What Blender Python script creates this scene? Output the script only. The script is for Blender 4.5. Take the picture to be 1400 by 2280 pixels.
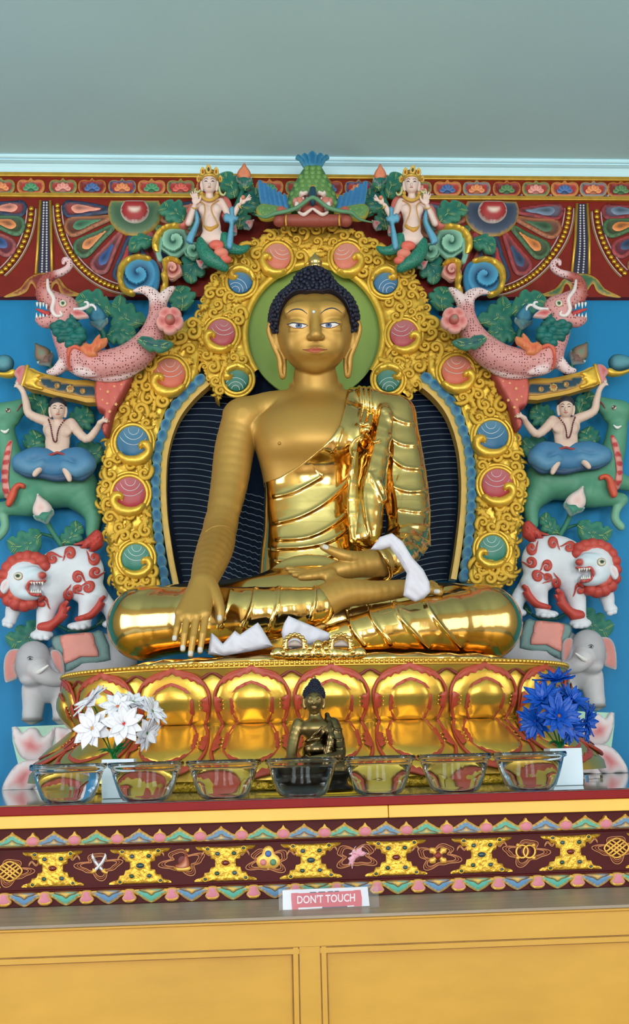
import bpy, bmesh, math, random
import numpy as np
from mathutils import Vector, Matrix, Euler
from mathutils.geometry import delaunay_2d_cdt
from mathutils.bvhtree import BVHTree
rnd = random.Random(7)
PI = math.pi
for o in list(bpy.data.objects):
    bpy.data.objects.remove(o)
SC = bpy.context.scene
COL = SC.collection

# ------------------------------------------------------------------ camera
F_PX, CX, CY = 2200.0, 700.0, 1140.0
YAW, PITCH, ROLL = math.radians(3.4), math.atan(540 / 2200.0), 0.026
CAM = np.array([-0.175, -3.5, 1.62])
_f = np.array([math.sin(YAW) * math.cos(PITCH), math.cos(YAW) * math.cos(PITCH), math.sin(PITCH)])
_r0 = np.array([math.cos(YAW), -math.sin(YAW), 0.0])
_u0 = np.cross(_r0, _f)
_r = math.cos(ROLL) * _r0 - math.sin(ROLL) * _u0
_u = math.sin(ROLL) * _r0 + math.cos(ROLL) * _u0
cam_d = bpy.data.cameras.new('camera')
cam = bpy.data.objects.new('camera', cam_d)
COL.objects.link(cam)
cam.matrix_world = Matrix(((_r[0], _u[0], -_f[0], CAM[0]), (_r[1], _u[1], -_f[1], CAM[1]),
                           (_r[2], _u[2], -_f[2], CAM[2]), (0, 0, 0, 1)))
cam_d.sensor_fit = 'VERTICAL'
cam_d.sensor_height = 24.0
cam_d.sensor_width = 24.0 * 1400 / 2280
cam_d.lens = 24.0 * F_PX / 2280
cam_d.clip_start = 0.02
SC.camera = cam

# ------------------------------------------------------------------ world, lights, exposure
SC.view_settings.view_transform = 'Standard'
SC.view_settings.look = 'None'
SC.view_settings.exposure = 0.0
SC.view_settings.gamma = 1.0
SC.view_settings.use_curve_mapping = False
SC.cycles.use_denoising = True
SC.cycles.max_bounces = 10
SC.cycles.glossy_bounces = 5
SC.cycles.transmission_bounces = 10
SC.cycles.sample_clamp_indirect = 6.0
SC.cycles.caustics_reflective = False
SC.cycles.caustics_refractive = True
W = bpy.data.worlds.new('world')
SC.world = W
W.use_nodes = True
W.node_tree.nodes['Background'].inputs[0].default_value = (0.62, 0.78, 1.0, 1)
W.node_tree.nodes['Background'].inputs[1].default_value = 0.6


def area_light(name, loc, target, sx, sy, watts, col):
    d = bpy.data.lights.new(name, 'AREA')
    d.shape = 'RECTANGLE'; d.size = sx; d.size_y = sy; d.energy = watts; d.color = col
    o = bpy.data.objects.new(name, d)
    COL.objects.link(o)
    o.location = loc
    o.rotation_euler = (Vector(target) - Vector(loc)).to_track_quat('-Z', 'Y').to_euler()
    return o


# daylight through the windows of the hall: three behind the camera, two in each side wall
WIN_BACK = [(-1.9, 2.3, 1.0), (-.25, 2.3, .6), (1.9, 2.3, 1.0)]
for (wx, wz, ww) in WIN_BACK:
    area_light('window_daylight', (wx, -7.42, wz), (wx, 0, wz + 4.2), ww, 2.3, 128 * ww, (0.93, 0.97, 1.0))
area_light('side_daylight', (-3.17, -2.3, 2.1), (0, -2.3, 2.1), 1.3, 1.7, 34, (0.95, 0.98, 1.0))
area_light('side_daylight', (3.17, -2.5, 2.1), (0, -2.5, 2.1), 1.3, 1.7, 20, (0.95, 0.98, 1.0))


# ------------------------------------------------------------------ photograph plane -> place in the hall
def P(px, py, Y):
    """point of the vertical plane y = Y that the photograph shows at (px, py); arrays allowed"""
    px = np.asarray(px, float); py = np.asarray(py, float)
    a = (px - CX) / F_PX; b = -(py - CY) / F_PX
    d = _f + a[..., None] * _r + b[..., None] * _u
    t = (Y - CAM[1]) / d[..., 1]
    return CAM + d * t[..., None]


def PZ(px, py, Z):
    a = (px - CX) / F_PX; b = -(py - CY) / F_PX
    d = _f + a * _r + b * _u
    return CAM + d * ((Z - CAM[2]) / d[2])


def proj(w):
    d = np.asarray(w, float) - CAM
    z = d @ _f
    return CX + F_PX * (d @ _r) / z, CY - F_PX * (d @ _u) / z


def SCL(Y, py=1140):
    a = P(690, py, Y); b = P(710, py, Y)
    return float(np.linalg.norm(b - a)) / 20


_PAIR = [((300,471),(1099,470)),((466,408),(914,408)),((295,985),(1095,971)),((288,1099),(1109,1077)),((302,1243),(1097,1223)),
 ((376,834),(1021,826)),((492,743),(898,745)),((527,845),(866,845)),((535,626),(858,628)),((40,1283),(1339,1250)),
 ((67,1465),(1314,1439)),((70,1610),(1328,1580)),((139,676),(1244,676)),((146,580),(1236,585)),((128,912),(1261,910)),
 ((93,1134),(1273,1120)),((45,837),(1340,834)),((307,609),(1079,616)),((28,1617),(1366,1585)),((100,560),(1300,560)),
 ((702,500),(702,500)),((700,1000),(700,1000)),((700,1500),(700,1500)),((700,1250),(700,1250)),((10,1770),(1395,1728)),((40,1090),(1358,1068))]
_L = np.array([p[0] for p in _PAIR], float); _R = np.array([p[1] for p in _PAIR], float)


def _feat(x, y):
    u = (x - 700) / 700; v = (y - 1000) / 1000
    return np.stack([np.ones_like(u), u, v, u * v, u * u, v * v, u * u * v], -1)


_C = np.linalg.lstsq(_feat(_L[:, 0], _L[:, 1]), _R, rcond=None)[0]
_E = _R - _feat(_L[:, 0], _L[:, 1]) @ _C


def warp(px, py, side):
    """the carvings on the two sides answer one another, hand-carved and so not exactly: left -> right"""
    px = np.asarray(px, float); py = np.asarray(py, float)
    if side <= 0:
        return px, py
    r = _feat(px, py) @ _C
    d2 = (px[..., None] - _L[:, 0]) ** 2 + (py[..., None] - _L[:, 1]) ** 2
    w = 1.0 / (d2 + 55.0 ** 2) ** 1.5
    w0 = w.sum(-1) + 1.0 / (150.0 ** 3)
    r = r + (w @ _E) / w0[..., None]
    return r[..., 0], r[..., 1]


def plane(Y, side=0):
    """mapper (px, py, h) -> world: the point h px in front of the plane y = Y that is seen at (px, py).
    m.at(h0) extrudes straight along y from outlines seen at the depth h0."""
    s = SCL(Y)

    def m(u, v, h=0.0):
        x, y = warp(u, v, side)
        return P(x, y, Y - np.asarray(h, float) * s)

    def at(h0):
        def q(u, v, h=0.0):
            x, y = warp(u, v, side)
            p = P(x, y, Y - h0 * s).copy()
            p[..., 1] = Y - np.asarray(h, float) * s
            return p
        q.s = s; q.side = side; q.Y = Y
        return q
    m.s = s; m.side = side; m.Y = Y; m.at = at
    return m


# ------------------------------------------------------------------ materials
def lin(c):
    return tuple((x / 12.92 if x <= 0.04045 else ((x + 0.055) / 1.055) ** 2.4) for x in [v / 255.0 for v in c])


_M = {}


def mat(name, rgb=None, metal=0.0, rough=0.5, var=0.06, vscale=18.0, bump=0.0, bscale=60.0, attr=False, rvar=0.0,
        coat=0.0, spec=0.5, extra=None):
    if name in _M:
        return _M[name]
    m = bpy.data.materials.new(name)
    m.use_nodes = True
    nt = m.node_tree; N = nt.nodes; L = nt.links
    b = N['Principled BSDF']
    b.inputs['Metallic'].default_value = metal
    b.inputs['Roughness'].default_value = rough
    b.inputs['Specular IOR Level'].default_value = spec
    b.inputs['Coat Weight'].default_value = coat
    tc = N.new('ShaderNodeTexCoord')
    if attr:
        a = N.new('ShaderNodeAttribute'); a.attribute_name = 'Col'
        src = a.outputs['Color']
    else:
        c = N.new('ShaderNodeRGB'); c.outputs[0].default_value = (*lin(rgb), 1)
        src = c.outputs[0]
    if var > 0:
        n = N.new('ShaderNodeTexNoise'); n.inputs['Scale'].default_value = vscale; n.inputs['Detail'].default_value = 5
        L.new(tc.outputs['Object'], n.inputs['Vector'])
        r = N.new('ShaderNodeMapRange'); r.inputs[1].default_value = 0.3; r.inputs[2].default_value = 0.7
        r.inputs[3].default_value = 1 - var; r.inputs[4].default_value = 1 + var
        L.new(n.outputs['Fac'], r.inputs[0])
        mx = N.new('ShaderNodeVectorMath'); mx.operation = 'SCALE'
        L.new(src, mx.inputs[0]); L.new(r.outputs[0], mx.inputs['Scale'])
        src = mx.outputs[0]
    if extra:
        src = extra(nt, tc, src)
    L.new(src, b.inputs['Base Color'])
    if rvar > 0:
        n = N.new('ShaderNodeTexNoise'); n.inputs['Scale'].default_value = 9; n.inputs['Detail'].default_value = 4
        L.new(tc.outputs['Object'], n.inputs['Vector'])
        r = N.new('ShaderNodeMapRange'); r.inputs[3].default_value = max(rough - rvar, 0.02); r.inputs[4].default_value = rough + rvar
        L.new(n.outputs['Fac'], r.inputs[0]); L.new(r.outputs[0], b.inputs['Roughness'])
    if bump > 0:
        n = N.new('ShaderNodeTexNoise'); n.inputs['Scale'].default_value = bscale; n.inputs['Detail'].default_value = 3
        L.new(tc.outputs['Object'], n.inputs['Vector'])
        bp = N.new('ShaderNodeBump'); bp.inputs['Strength'].default_value = bump; bp.inputs['Distance'].default_value = 0.004
        L.new(n.outputs['Fac'], bp.inputs['Height']); L.new(bp.outputs[0], b.inputs['Normal'])
    _M[name] = m
    return m


PAINT = mat('painted_carving', attr=True, rough=0.55, var=0.05, vscale=25, bump=0.12, bscale=70)
GOLDLEAF = mat('carved_gold_paint', (234, 188, 70), metal=0.52, rough=0.4, var=0.14, vscale=30, bump=0.35, bscale=90, rvar=0.1)
GOLDBODY = mat('matte_gold_paint', (186, 144, 70), metal=0.5, rough=0.46, var=0.05, vscale=5, bump=0.03, bscale=40, rvar=0.05)
GOLDSHINE = mat('polished_gold', (232, 194, 120), metal=1.0, rough=0.14, var=0.06, vscale=8, bump=0.10, bscale=26, rvar=0.05)
GOLDTHRONE = mat('gilded_throne', (228, 182, 78), metal=0.78, rough=0.3, var=0.10, vscale=12, bump=0.14, bscale=45, rvar=0.08)
GOLDROUGH = mat('rough_gilding', (214, 176, 50), metal=0.6, rough=0.42, var=0.2, vscale=60, bump=0.9, bscale=110)
REDRIM = mat('red_rim_paint', (176, 66, 44), rough=0.45, var=0.12, vscale=40)

# ------------------------------------------------------------------ object plumbing
ORG = {}


def thing(name, label, cat, loc=(0, 0, 0), group=None):
    o = bpy.data.objects.new(name, None)
    COL.objects.link(o)
    o.empty_display_size = 0.05
    o.location = loc
    ORG[o.name] = np.array(loc, float)
    o['label'] = label; o['category'] = cat
    if group:
        o['group'] = group
    return o


def tag(o, label=None, cat=None, group=None, kind=None):
    for k, v in (('label', label), ('category', cat), ('group', group), ('kind', kind)):
        if v:
            o[k] = v
    return o


def np_mesh(name, V, faces, col=None, smooth=True):
    """faces: an (n,3|4) array or a list of index tuples"""
    me = bpy.data.meshes.new(name)
    V = np.asarray(V, np.float32)
    me.vertices.add(len(V)); me.vertices.foreach_set('co', V.ravel())
    if isinstance(faces, np.ndarray):
        k = faces.shape[1]
        tot = np.full(len(faces), k, np.int32); flat = faces.astype(np.int32).ravel()
    else:
        tot = np.array([len(f) for f in faces], np.int32)
        flat = np.array([i for f in faces for i in f], np.int32)
    start = np.concatenate([[0], np.cumsum(tot)[:-1]]).astype(np.int32)
    me.loops.add(len(flat)); me.loops.foreach_set('vertex_index', flat)
    me.polygons.add(len(tot)); me.polygons.foreach_set('loop_start', start)
    try:
        me.polygons.foreach_set('loop_total', tot)
    except Exception:
        pass
    me.polygons.foreach_set('use_smooth', np.full(len(tot), bool(smooth)))
    me.update(calc_edges=True)
    me.validate()
    if col is not None:
        col = np.asarray(col, np.float32)
        if col.ndim == 1:
            col = np.tile(col, (len(V), 1))
        a = me.color_attributes.new('Col', 'FLOAT_COLOR', 'POINT')
        if len(a.data) == len(col):
            a.data.foreach_set('color', np.concatenate([col, np.ones((len(col), 1), np.float32)], 1).astype(np.float32).ravel())
    return me


def put(name, mesh, material, parent=None, at=None):
    """link a mesh given in hall coordinates (or, with at, one shared mesh given about its own origin)"""
    o = bpy.data.objects.new(name, mesh)
    COL.objects.link(o)
    if material and not mesh.materials:
        mesh.materials.append(material)
    po = ORG[parent.name] if parent is not None else np.zeros(3)
    if parent is not None:
        o.parent = parent
    if at is None:
        if mesh.users == 1:
            if parent is None:
                c = np.zeros(3)
                ORG[o.name] = c
            else:
                n = len(mesh.vertices)
                co = np.empty(n * 3, np.float32); mesh.vertices.foreach_get('co', co)
                co = co.reshape(-1, 3) - po.astype(np.float32)
                mesh.vertices.foreach_set('co', co.ravel()); mesh.update()
                ORG[o.name] = po
    else:
        M = at if isinstance(at, Matrix) else Matrix.Translation(at)
        o.matrix_basis = Matrix.Translation(Vector(-po)) @ M
        ORG[o.name] = po
    return o


def make(name, V, faces, material, parent=None, col=None, smooth=True):
    return put(name, np_mesh(name, V, faces, col, smooth), material, parent)


def autosmooth(o, ang=40):
    me = o.data
    bm = bmesh.new(); bm.from_mesh(me)
    for e in bm.edges:
        if len(e.link_faces) == 2 and e.calc_face_angle(0) > math.radians(ang):
            e.smooth = False
    bm.to_mesh(me); bm.free()
    return o


def join_geo(parts):
    """[(V, F list)] -> one V, F"""
    VV, FF, n = [], [], 0
    for V, Fs in parts:
        VV.append(np.asarray(V, float))
        FF += [tuple(int(i) + n for i in f) for f in Fs]
        n += len(V)
    return np.concatenate(VV), FF


def box_geo(x0, x1, y0, y1, z0, z1):
    V = [(x, y, z) for x in (x0, x1) for y in (y0, y1) for z in (z0, z1)]
    Fs = [(0, 1, 3, 2), (4, 6, 7, 5), (0, 4, 5, 1), (2, 3, 7, 6), (0, 2, 6, 4), (1, 5, 7, 3)]
    return V, Fs


def box8(c):
    """eight corners: front bl,br,tr,tl then back bl,br,tr,tl"""
    return c, [(0, 1, 2, 3), (5, 4, 7, 6), (4, 0, 3, 7), (1, 5, 6, 2), (3, 2, 6, 7), (4, 5, 1, 0)]


def fix_normals(o):
    bm = bmesh.new(); bm.from_mesh(o.data)
    bmesh.ops.recalc_face_normals(bm, faces=bm.faces)
    bm.to_mesh(o.data); bm.free()
    return o


def bevel(o, w=0.002, seg=2):
    bm = bmesh.new(); bm.from_mesh(o.data)
    bmesh.ops.recalc_face_normals(bm, faces=bm.faces)
    bmesh.ops.bevel(bm, geom=[e for e in bm.edges], offset=w, segments=seg, profile=0.5, affect='EDGES')
    bm.to_mesh(o.data); bm.free()
    return o


# ------------------------------------------------------------------ curves, tubes, lathes
def crom(pts, n=6, closed=False):
    p = np.asarray(pts, float)
    m = len(p)
    out = []
    rng = range(m if closed else m - 1)
    for i in rng:
        if closed:
            a, b, c, d = p[(i - 1) % m], p[i], p[(i + 1) % m], p[(i + 2) % m]
        else:
            a, b, c, d = p[max(i - 1, 0)], p[i], p[i + 1], p[min(i + 2, m - 1)]
        for k in range(n):
            t = k / n
            out.append(0.5 * ((2 * b) + (c - a) * t + (2 * a - 5 * b + 4 * c - d) * t * t + (3 * b - a - 3 * c + d) * t ** 3))
    if not closed:
        out.append(p[-1])
    return np.array(out)


def tube_geo(pts, rad, nseg=8, flat=1.0, up=None, closed=False):
    """swept tube; rad scalar or per point; flat < 1 squashes it along `up`"""
    p = np.asarray(pts, float); n = len(p)
    r = np.broadcast_to(np.asarray(rad, float), (n,))
    if closed:
        t = np.roll(p, -1, 0) - np.roll(p, 1, 0)
    else:
        t = np.gradient(p, axis=0)
    t /= np.linalg.norm(t, axis=1)[:, None] + 1e-12
    ref = np.array(up if up is not None else (0, -1.0, 0.02))
    V = []
    for i in range(n):
        a = np.cross(t[i], ref)
        la = np.linalg.norm(a)
        if la < 1e-6:
            a = np.cross(t[i], (0.3, 0.2, 1)); la = np.linalg.norm(a)
        a /= la
        b = np.cross(a, t[i])
        for k in range(nseg):
            th = 2 * PI * k / nseg
            V.append(p[i] + r[i] * (math.cos(th) * a + math.sin(th) * flat * b))
    Fs = []
    for i in range(n if closed else n - 1):
        j = (i + 1) % n
        for k in range(nseg):
            k2 = (k + 1) % nseg
            Fs.append((i * nseg + k, i * nseg + k2, j * nseg + k2, j * nseg + k))
    if not closed:
        Fs.append(tuple(range(nseg))[::-1])
        Fs.append(tuple((n - 1) * nseg + k for k in range(nseg)))
    return np.array(V), Fs


def lathe_geo(prof, seg=32, c=(0, 0, 0)):
    V, Fs = [], []
    for (r, z) in prof:
        for k in range(seg):
            a = 2 * PI * k / seg
            V.append((c[0] + r * math.cos(a), c[1] + r * math.sin(a), c[2] + z))
    for i in range(len(prof) - 1):
        for k in range(seg):
            k2 = (k + 1) % seg
            Fs.append((i * seg + k, i * seg + k2, (i + 1) * seg + k2, (i + 1) * seg + k))
    if prof[0][0] > 1e-6:
        Fs.append(tuple(range(seg))[::-1])
    if prof[-1][0] > 1e-6:
        Fs.append(tuple((len(prof) - 1) * seg + k for k in range(seg)))
    return np.array(V), Fs


def sphere_geo(c, r, nu=10, nv=6):
    if np.isscalar(r):
        r = (r, r, r)
    V, Fs = [], []
    for i in range(nv + 1):
        ph = PI * i / nv
        for k in range(nu):
            a = 2 * PI * k / nu
            V.append((c[0] + r[0] * math.sin(ph) * math.cos(a), c[1] + r[1] * math.sin(ph) * math.sin(a), c[2] + r[2] * math.cos(ph)))
    for i in range(nv):
        for k in range(nu):
            k2 = (k + 1) % nu
            f = (i * nu + k, (i + 1) * nu + k, (i + 1) * nu + k2, i * nu + k2)
            if i == 0:
                f = (f[0], f[1], f[2])
            elif i == nv - 1:
                f = (f[0], f[1], f[3])
            Fs.append(f)
    return np.array(V), Fs


# ------------------------------------------------------------------ carved relief from an outline
def _segdist(q, poly):
    if len(q) > 40000:
        return np.concatenate([_segdist(q[i:i + 40000], poly) for i in range(0, len(q), 40000)])
    a = poly; b = np.roll(poly, -1, 0)
    ab = b - a
    L2 = (ab ** 2).sum(1) + 1e-12
    d = np.full(len(q), 1e9)
    for i0 in range(0, len(a), 64):
        A = a[i0:i0 + 64]; AB = ab[i0:i0 + 64]; l2 = L2[i0:i0 + 64]
        t = np.clip(((q[:, None, :] - A) * AB).sum(2) / l2, 0, 1)
        c = A + t[..., None] * AB
        d = np.minimum(d, ((q[:, None, :] - c) ** 2).sum(2).min(1))
    return np.sqrt(d)


def _inside(q, poly):
    x, y = q[:, 0], q[:, 1]
    c = np.zeros(len(q), bool)
    a = poly; b = np.roll(poly, -1, 0)
    for (x1, y1), (x2, y2) in zip(a, b):
        k = (y1 > y) != (y2 > y)
        if y1 != y2:
            c ^= k & (x < (x2 - x1) * (y - y1) / (y2 - y1) + x1)
    return c


def relief(name, outline, m, material=None, parent=None, thick=6.0, bulge=6.0, R=None, step=None, sm=4, prof='round',
           hf=None, cf=None, col=None, base=0.0, back=True):
    """outline (px) -> a solid carved piece: the front swells by `bulge`, `thick` px of side wall behind it.
    hf(x, y, d, dmax) adds height, cf(x, y, d, dmax) gives the paint."""
    o2 = np.asarray(outline, float)
    if sm > 1:
        o2 = crom(o2, sm, True)
    keep = [0]
    for i in range(1, len(o2)):
        if np.hypot(*(o2[i] - o2[keep[-1]])) > 0.25:
            keep.append(i)
    o2 = o2[keep]
    if np.hypot(*(o2[0] - o2[-1])) < 0.25:
        o2 = o2[:-1]
    n = len(o2)
    lo, hi = o2.min(0), o2.max(0)
    if step is None:
        step = max(1.6, math.sqrt(max((hi - lo).prod(), 1)) / 13)
    gx, gy = np.meshgrid(np.arange(lo[0] + step / 2, hi[0], step), np.arange(lo[1] + step / 2, hi[1], step * 0.87))
    gx = gx + (np.arange(gx.shape[0]) % 2)[:, None] * step * 0.5
    q = np.stack([gx.ravel(), gy.ravel()], 1)
    if len(q):
        q = q[_inside(q, o2)]
    if len(q):
        dq = _segdist(q, o2)
        k = dq > step * 0.45
        q, dq = q[k], dq[k]
    else:
        dq = np.zeros(0)
    pts = np.concatenate([o2, q]) if len(q) else o2
    d = np.concatenate([np.zeros(n), dq])
    r = delaunay_2d_cdt([Vector(p) for p in pts], [(i, (i + 1) % n) for i in range(n)], [], 1, 1e-4)
    vv = np.array([tuple(v) for v in r[0]]); orig = r[3]
    if len(vv) != len(pts) or any(len(x) != 1 or x[0] != i for i, x in enumerate(orig)):
        dd = _segdist(vv, o2)
        isb = dd < 1e-3
        pts, d = vv, np.where(isb, 0, dd)
    if hasattr(m, 'at'):
        m = m.at(base + thick)
    dmax = max(d.max(), 1e-6)
    RR = R if R else dmax
    t = np.clip(d / RR, 0, 1)
    if prof == 'round':
        h = bulge * np.sqrt(np.maximum(1 - (1 - t) ** 2, 0))
    elif prof == 'ridge':
        h = bulge * t
    elif prof == 'flat':
        h = bulge * np.clip(t * 3, 0, 1) ** 0.6
    elif prof == 'dish':
        h = bulge * (np.clip(t * 4, 0, 1) - 0.75 * np.clip((t - 0.2) / 0.8, 0, 1))
    else:
        h = bulge * t * 0
    if hf is not None:
        h = h + hf(pts[:, 0], pts[:, 1], d, dmax)
    V = m(pts[:, 0], pts[:, 1], h + base + thick)
    tri = [tuple(f) for f in r[2]]
    # orient the front towards -Y / the mapper's outside
    a, b, c = V[[f[0] for f in tri]], V[[f[1] for f in tri]], V[[f[2] for f in tri]]
    nn = np.cross(b - a, c - a).sum(0)
    V2 = m(pts[:, 0], pts[:, 1], h + base + thick + 1.0)
    out = (V2 - V).mean(0)
    if nn @ out < 0:
        tri = [f[::-1] for f in tri]
    faces = list(tri)
    if cf is not None:
        C = np.asarray(cf(pts[:, 0], pts[:, 1], d, dmax), float)
        if C.ndim == 1:
            C = np.tile(C, (len(V), 1))
    elif col is not None:
        C = np.tile(np.asarray(lin(col)), (len(V), 1))
    else:
        C = None
    if thick > 0 and back:
        # boundary edges of the triangulation, doubled back
        from collections import Counter
        ed = {}
        for f in tri:
            for i in range(len(f)):
                e = (f[i], f[(i + 1) % len(f)])
                ed[e] = ed.get(e, 0) + 1
        bd = [e for e in ed if (e[1], e[0]) not in ed]
        ids = sorted({i for e in bd for i in e})
        mp = {v: len(V) + k for k, v in enumerate(ids)}
        B = m(pts[ids][:, 0], pts[ids][:, 1], np.full(len(ids), base))
        V = np.concatenate([V, B])
        if C is not None:
            C = np.concatenate([C, C[ids]])
        faces += [(e[1], e[0], mp[e[0]], mp[e[1]]) for e in bd]
        faces += [tuple(mp[i] if i in mp else -1 for i in f[::-1]) for f in tri if all(i in mp for i in f)]
    me = np_mesh(name, V, faces, C, True)
    bm = bmesh.new(); bm.from_mesh(me)
    for e in bm.edges:
        if len(e.link_faces) == 2 and e.calc_face_angle(0) > 0.9:
            e.smooth = False
    bm.to_mesh(me); bm.free()
    return put(name, me, material or PAINT, parent)


def bands(cols, stops):
    """paint in nested outlines: colour by distance from the edge, as fractions of the depth"""
    cs = np.array([lin(c) for c in cols]); st = np.array(stops, float)

    def f(x, y, d, dm):
        t = d / dm
        return np.stack([np.interp(t, st, cs[:, k]) for k in range(3)], 1)
    return f


def swirl(name, cx, cy, r, m, parent, dark, light, turns=1.6, bulge=9, thick=8, sgn=1, ph=0.0, sq=1.0, lobes=0):
    """a carved cloud curl: a disc with a spiral groove, painted dark in the groove"""
    cd, cl = np.array(lin(dark)), np.array(lin(light))
    n = 40
    pts = []
    for k in range(n):
        a = 2 * PI * k / n
        rr = r * (1 + (0.07 * math.sin(lobes * a) if lobes else 0))
        pts.append((cx + rr * math.cos(a), cy + rr * sq * math.sin(a)))

    def phs(x, y):
        dx, dy = x - cx, (y - cy) / sq
        rad = np.hypot(dx, dy) / r
        th = np.arctan2(dy, dx) * sgn
        return (rad * turns - th / (2 * PI) + ph) % 1.0, rad

    def hf(x, y, d, dm):
        p, rad = phs(x, y)
        g = np.sin(PI * np.clip(p, 0, 1)) ** 0.6
        return bulge * (0.75 * p ** .8 + 0.55 * (1 - rad)) * np.clip(d / (0.12 * dm), 0, 1) + bulge * 0.2

    def cf(x, y, d, dm):
        p, rad = phs(x, y)
        t = np.clip((p - .06) * 1.25, 0, 1)[:, None] ** .8
        c = cd + (cl - cd) * t
        e = np.clip(1 - d / (0.22 * dm), 0, 1)[:, None] * 0.7
        return c + (cl - c) * e
    return relief(name, pts, m, PAINT, parent, thick=thick, bulge=0, prof='none', hf=hf, cf=cf, step=r / 15, sm=1)


# ------------------------------------------------------------------ smooth bodies: distance fields and their surface
class Body:
    _ras = {}

    def __init__(s, res):
        s.res = res; s.prims = []

    def add(s, kind, args, col=None, k=0.01, cut=False):
        s.prims.append((kind, args, None if col is None else np.array(lin(col)), k, cut))
        return s

    def ball(s, c, r, col=None, k=0.01, rot=None, cut=False):
        r = np.array((r, r, r) if np.isscalar(r) else r, float)
        return s.add('ell', (np.array(c, float), r, rot), col, k, cut)

    def cone(s, a, b, ra, rb, col=None, k=0.01, cut=False):
        return s.add('cone', (np.array(a, float), np.array(b, float), ra, rb), col, k, cut)

    def chain(s, pts, rad, col=None, k=0.01):
        """a limb: a smooth tapering run of cones; only its root blends softly into the body"""
        if len(pts) > 2:
            q = crom(np.concatenate([np.asarray(pts, float), np.asarray(rad, float)[:, None]], 1), 4)
            pts, rad = q[:, :3], q[:, 3]
            k1 = min(k, .003)
        else:
            k1 = k
        for i in range(len(pts) - 1):
            s.cone(pts[i], pts[i + 1], rad[i], rad[i + 1], col, k if i < 1 else k1)
        return s

    @staticmethod
    def dist(kind, a, X):
        if kind == 'ell':
            c, r, rot = a
            q = X - c
            if rot is not None:
                q = q @ rot
            k0 = np.sqrt(((q / r) ** 2).sum(-1))
            k1 = np.sqrt(((q / (r * r)) ** 2).sum(-1)) + 1e-9
            return np.where(k0 < 1e-4, -r.min(), k0 * (k0 - 1) / k1)
        if kind == 'prism':
            poly, sc, l, h = a
            d_ = X - CAM
            z_ = d_ @ _f
            u_ = CX + F_PX * (d_ @ _r) / z_; v_ = CY - F_PX * (d_ @ _u) / z_
            key = poly.tobytes()
            if key not in Body._ras:
                o_ = poly.min(0) - 40
                n_ = np.ceil((poly.max(0) + 40 - o_) / 2).astype(int) + 1
                gx, gy = np.meshgrid(o_[0] + 2 * np.arange(n_[0]), o_[1] + 2 * np.arange(n_[1]), indexing='ij')
                q2 = np.stack([gx.ravel(), gy.ravel()], 1)
                dd = _segdist(q2, poly)
                Body._ras[key] = (o_, np.where(_inside(q2, poly), -dd, dd).reshape(gx.shape))
            o_, G = Body._ras[key]
            fx = np.clip((u_ - o_[0]) / 2, 0, G.shape[0] - 1.001); fy = np.clip((v_ - o_[1]) / 2, 0, G.shape[1] - 1.001)
            ix = fx.astype(int); iy = fy.astype(int); tx = fx - ix; ty = fy - iy
            return sc * ((G[ix, iy] * (1 - tx) + G[ix + 1, iy] * tx) * (1 - ty) + (G[ix, iy + 1] * (1 - tx) + G[ix + 1, iy + 1] * tx) * ty)
        A, B, ra, rb = a[:4]
        if kind == 'flat':
            X = X.copy(); X[..., 1] = A[1] + (X[..., 1] - A[1]) / a[4]
            B = B.copy(); B[1] = A[1] + (B[1] - A[1]) / a[4]
        ab = B - A
        l2 = ab @ ab + 1e-12
        q = X - A
        t = np.clip((q @ ab) / l2, 0, 1)
        return np.sqrt(((q - t[..., None] * ab) ** 2).sum(-1)) - (ra + (rb - ra) * t)

    @staticmethod
    def box(kind, a):
        if kind == 'ell':
            c, r, rot = a
            R = np.full(3, r.max()) if rot is not None else r
            return c - R, c + R
        if kind == 'prism':
            return a[2], a[3]
        A, B, ra, rb = a[:4]
        m = max(ra, rb)
        return np.minimum(A, B) - m, np.maximum(A, B) + m

    def mesh(s, name, smooth_it=1, tau=0.004, disp=None):
        res = s.res
        bb = [s.box(p[0], p[1]) for p in s.prims if not p[4]]
        lo = np.min([b[0] for b in bb], 0) - 3 * res
        hi = np.max([b[1] for b in bb], 0) + 3 * res
        n = np.ceil((hi - lo) / res).astype(int) + 1
        ax = [lo[i] + res * np.arange(n[i]) for i in range(3)]
        Fd = np.full(tuple(n), 0.2, np.float32)
        for kind, a, c, k, cut in s.prims:
            l, h = s.box(kind, a)
            mg = k + 3 * res
            i0 = np.clip(np.floor((l - mg - lo) / res).astype(int), 0, n - 1)
            i1 = np.clip(np.ceil((h + mg - lo) / res).astype(int) + 1, 1, n)
            if np.any(i1 <= i0):
                continue
            sl = tuple(slice(i0[j], i1[j]) for j in range(3))
            X = np.stack(np.meshgrid(*[ax[j][i0[j]:i1[j]] for j in range(3)], indexing='ij'), -1)
            d = s.dist(kind, a, X).astype(np.float32)
            f = Fd[sl]
            if cut:
                d = -d
                hh = np.maximum(k - np.abs(f - d), 0) / max(k, 1e-9)
                Fd[sl] = np.maximum(f, d) + hh * hh * k * 0.25
            else:
                hh = np.maximum(k - np.abs(f - d), 0) / max(k, 1e-9)
                Fd[sl] = np.minimum(f, d) - hh * hh * k * 0.25
        V, Q = surface_nets(Fd)
        V = lo + V * res
        for _ in range(smooth_it):
            V = relax(V, Q)
        col = None
        if any(p[2] is not None for p in s.prims):
            best = np.zeros((len(V), 3)); wsum = np.zeros(len(V))
            for kind, a, c, k, cut in s.prims:
                if c is None:
                    continue
                d = s.dist(kind, a, V)
                w = np.exp(-np.clip(np.abs(d) if cut else d, -0.02, 0.2) / tau)
                best += w[:, None] * c; wsum += w
            col = best / (wsum[:, None] + 1e-30)
        if disp is not None:
            V, col = disp(V, Q, col)
        return V, Q, col

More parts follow.
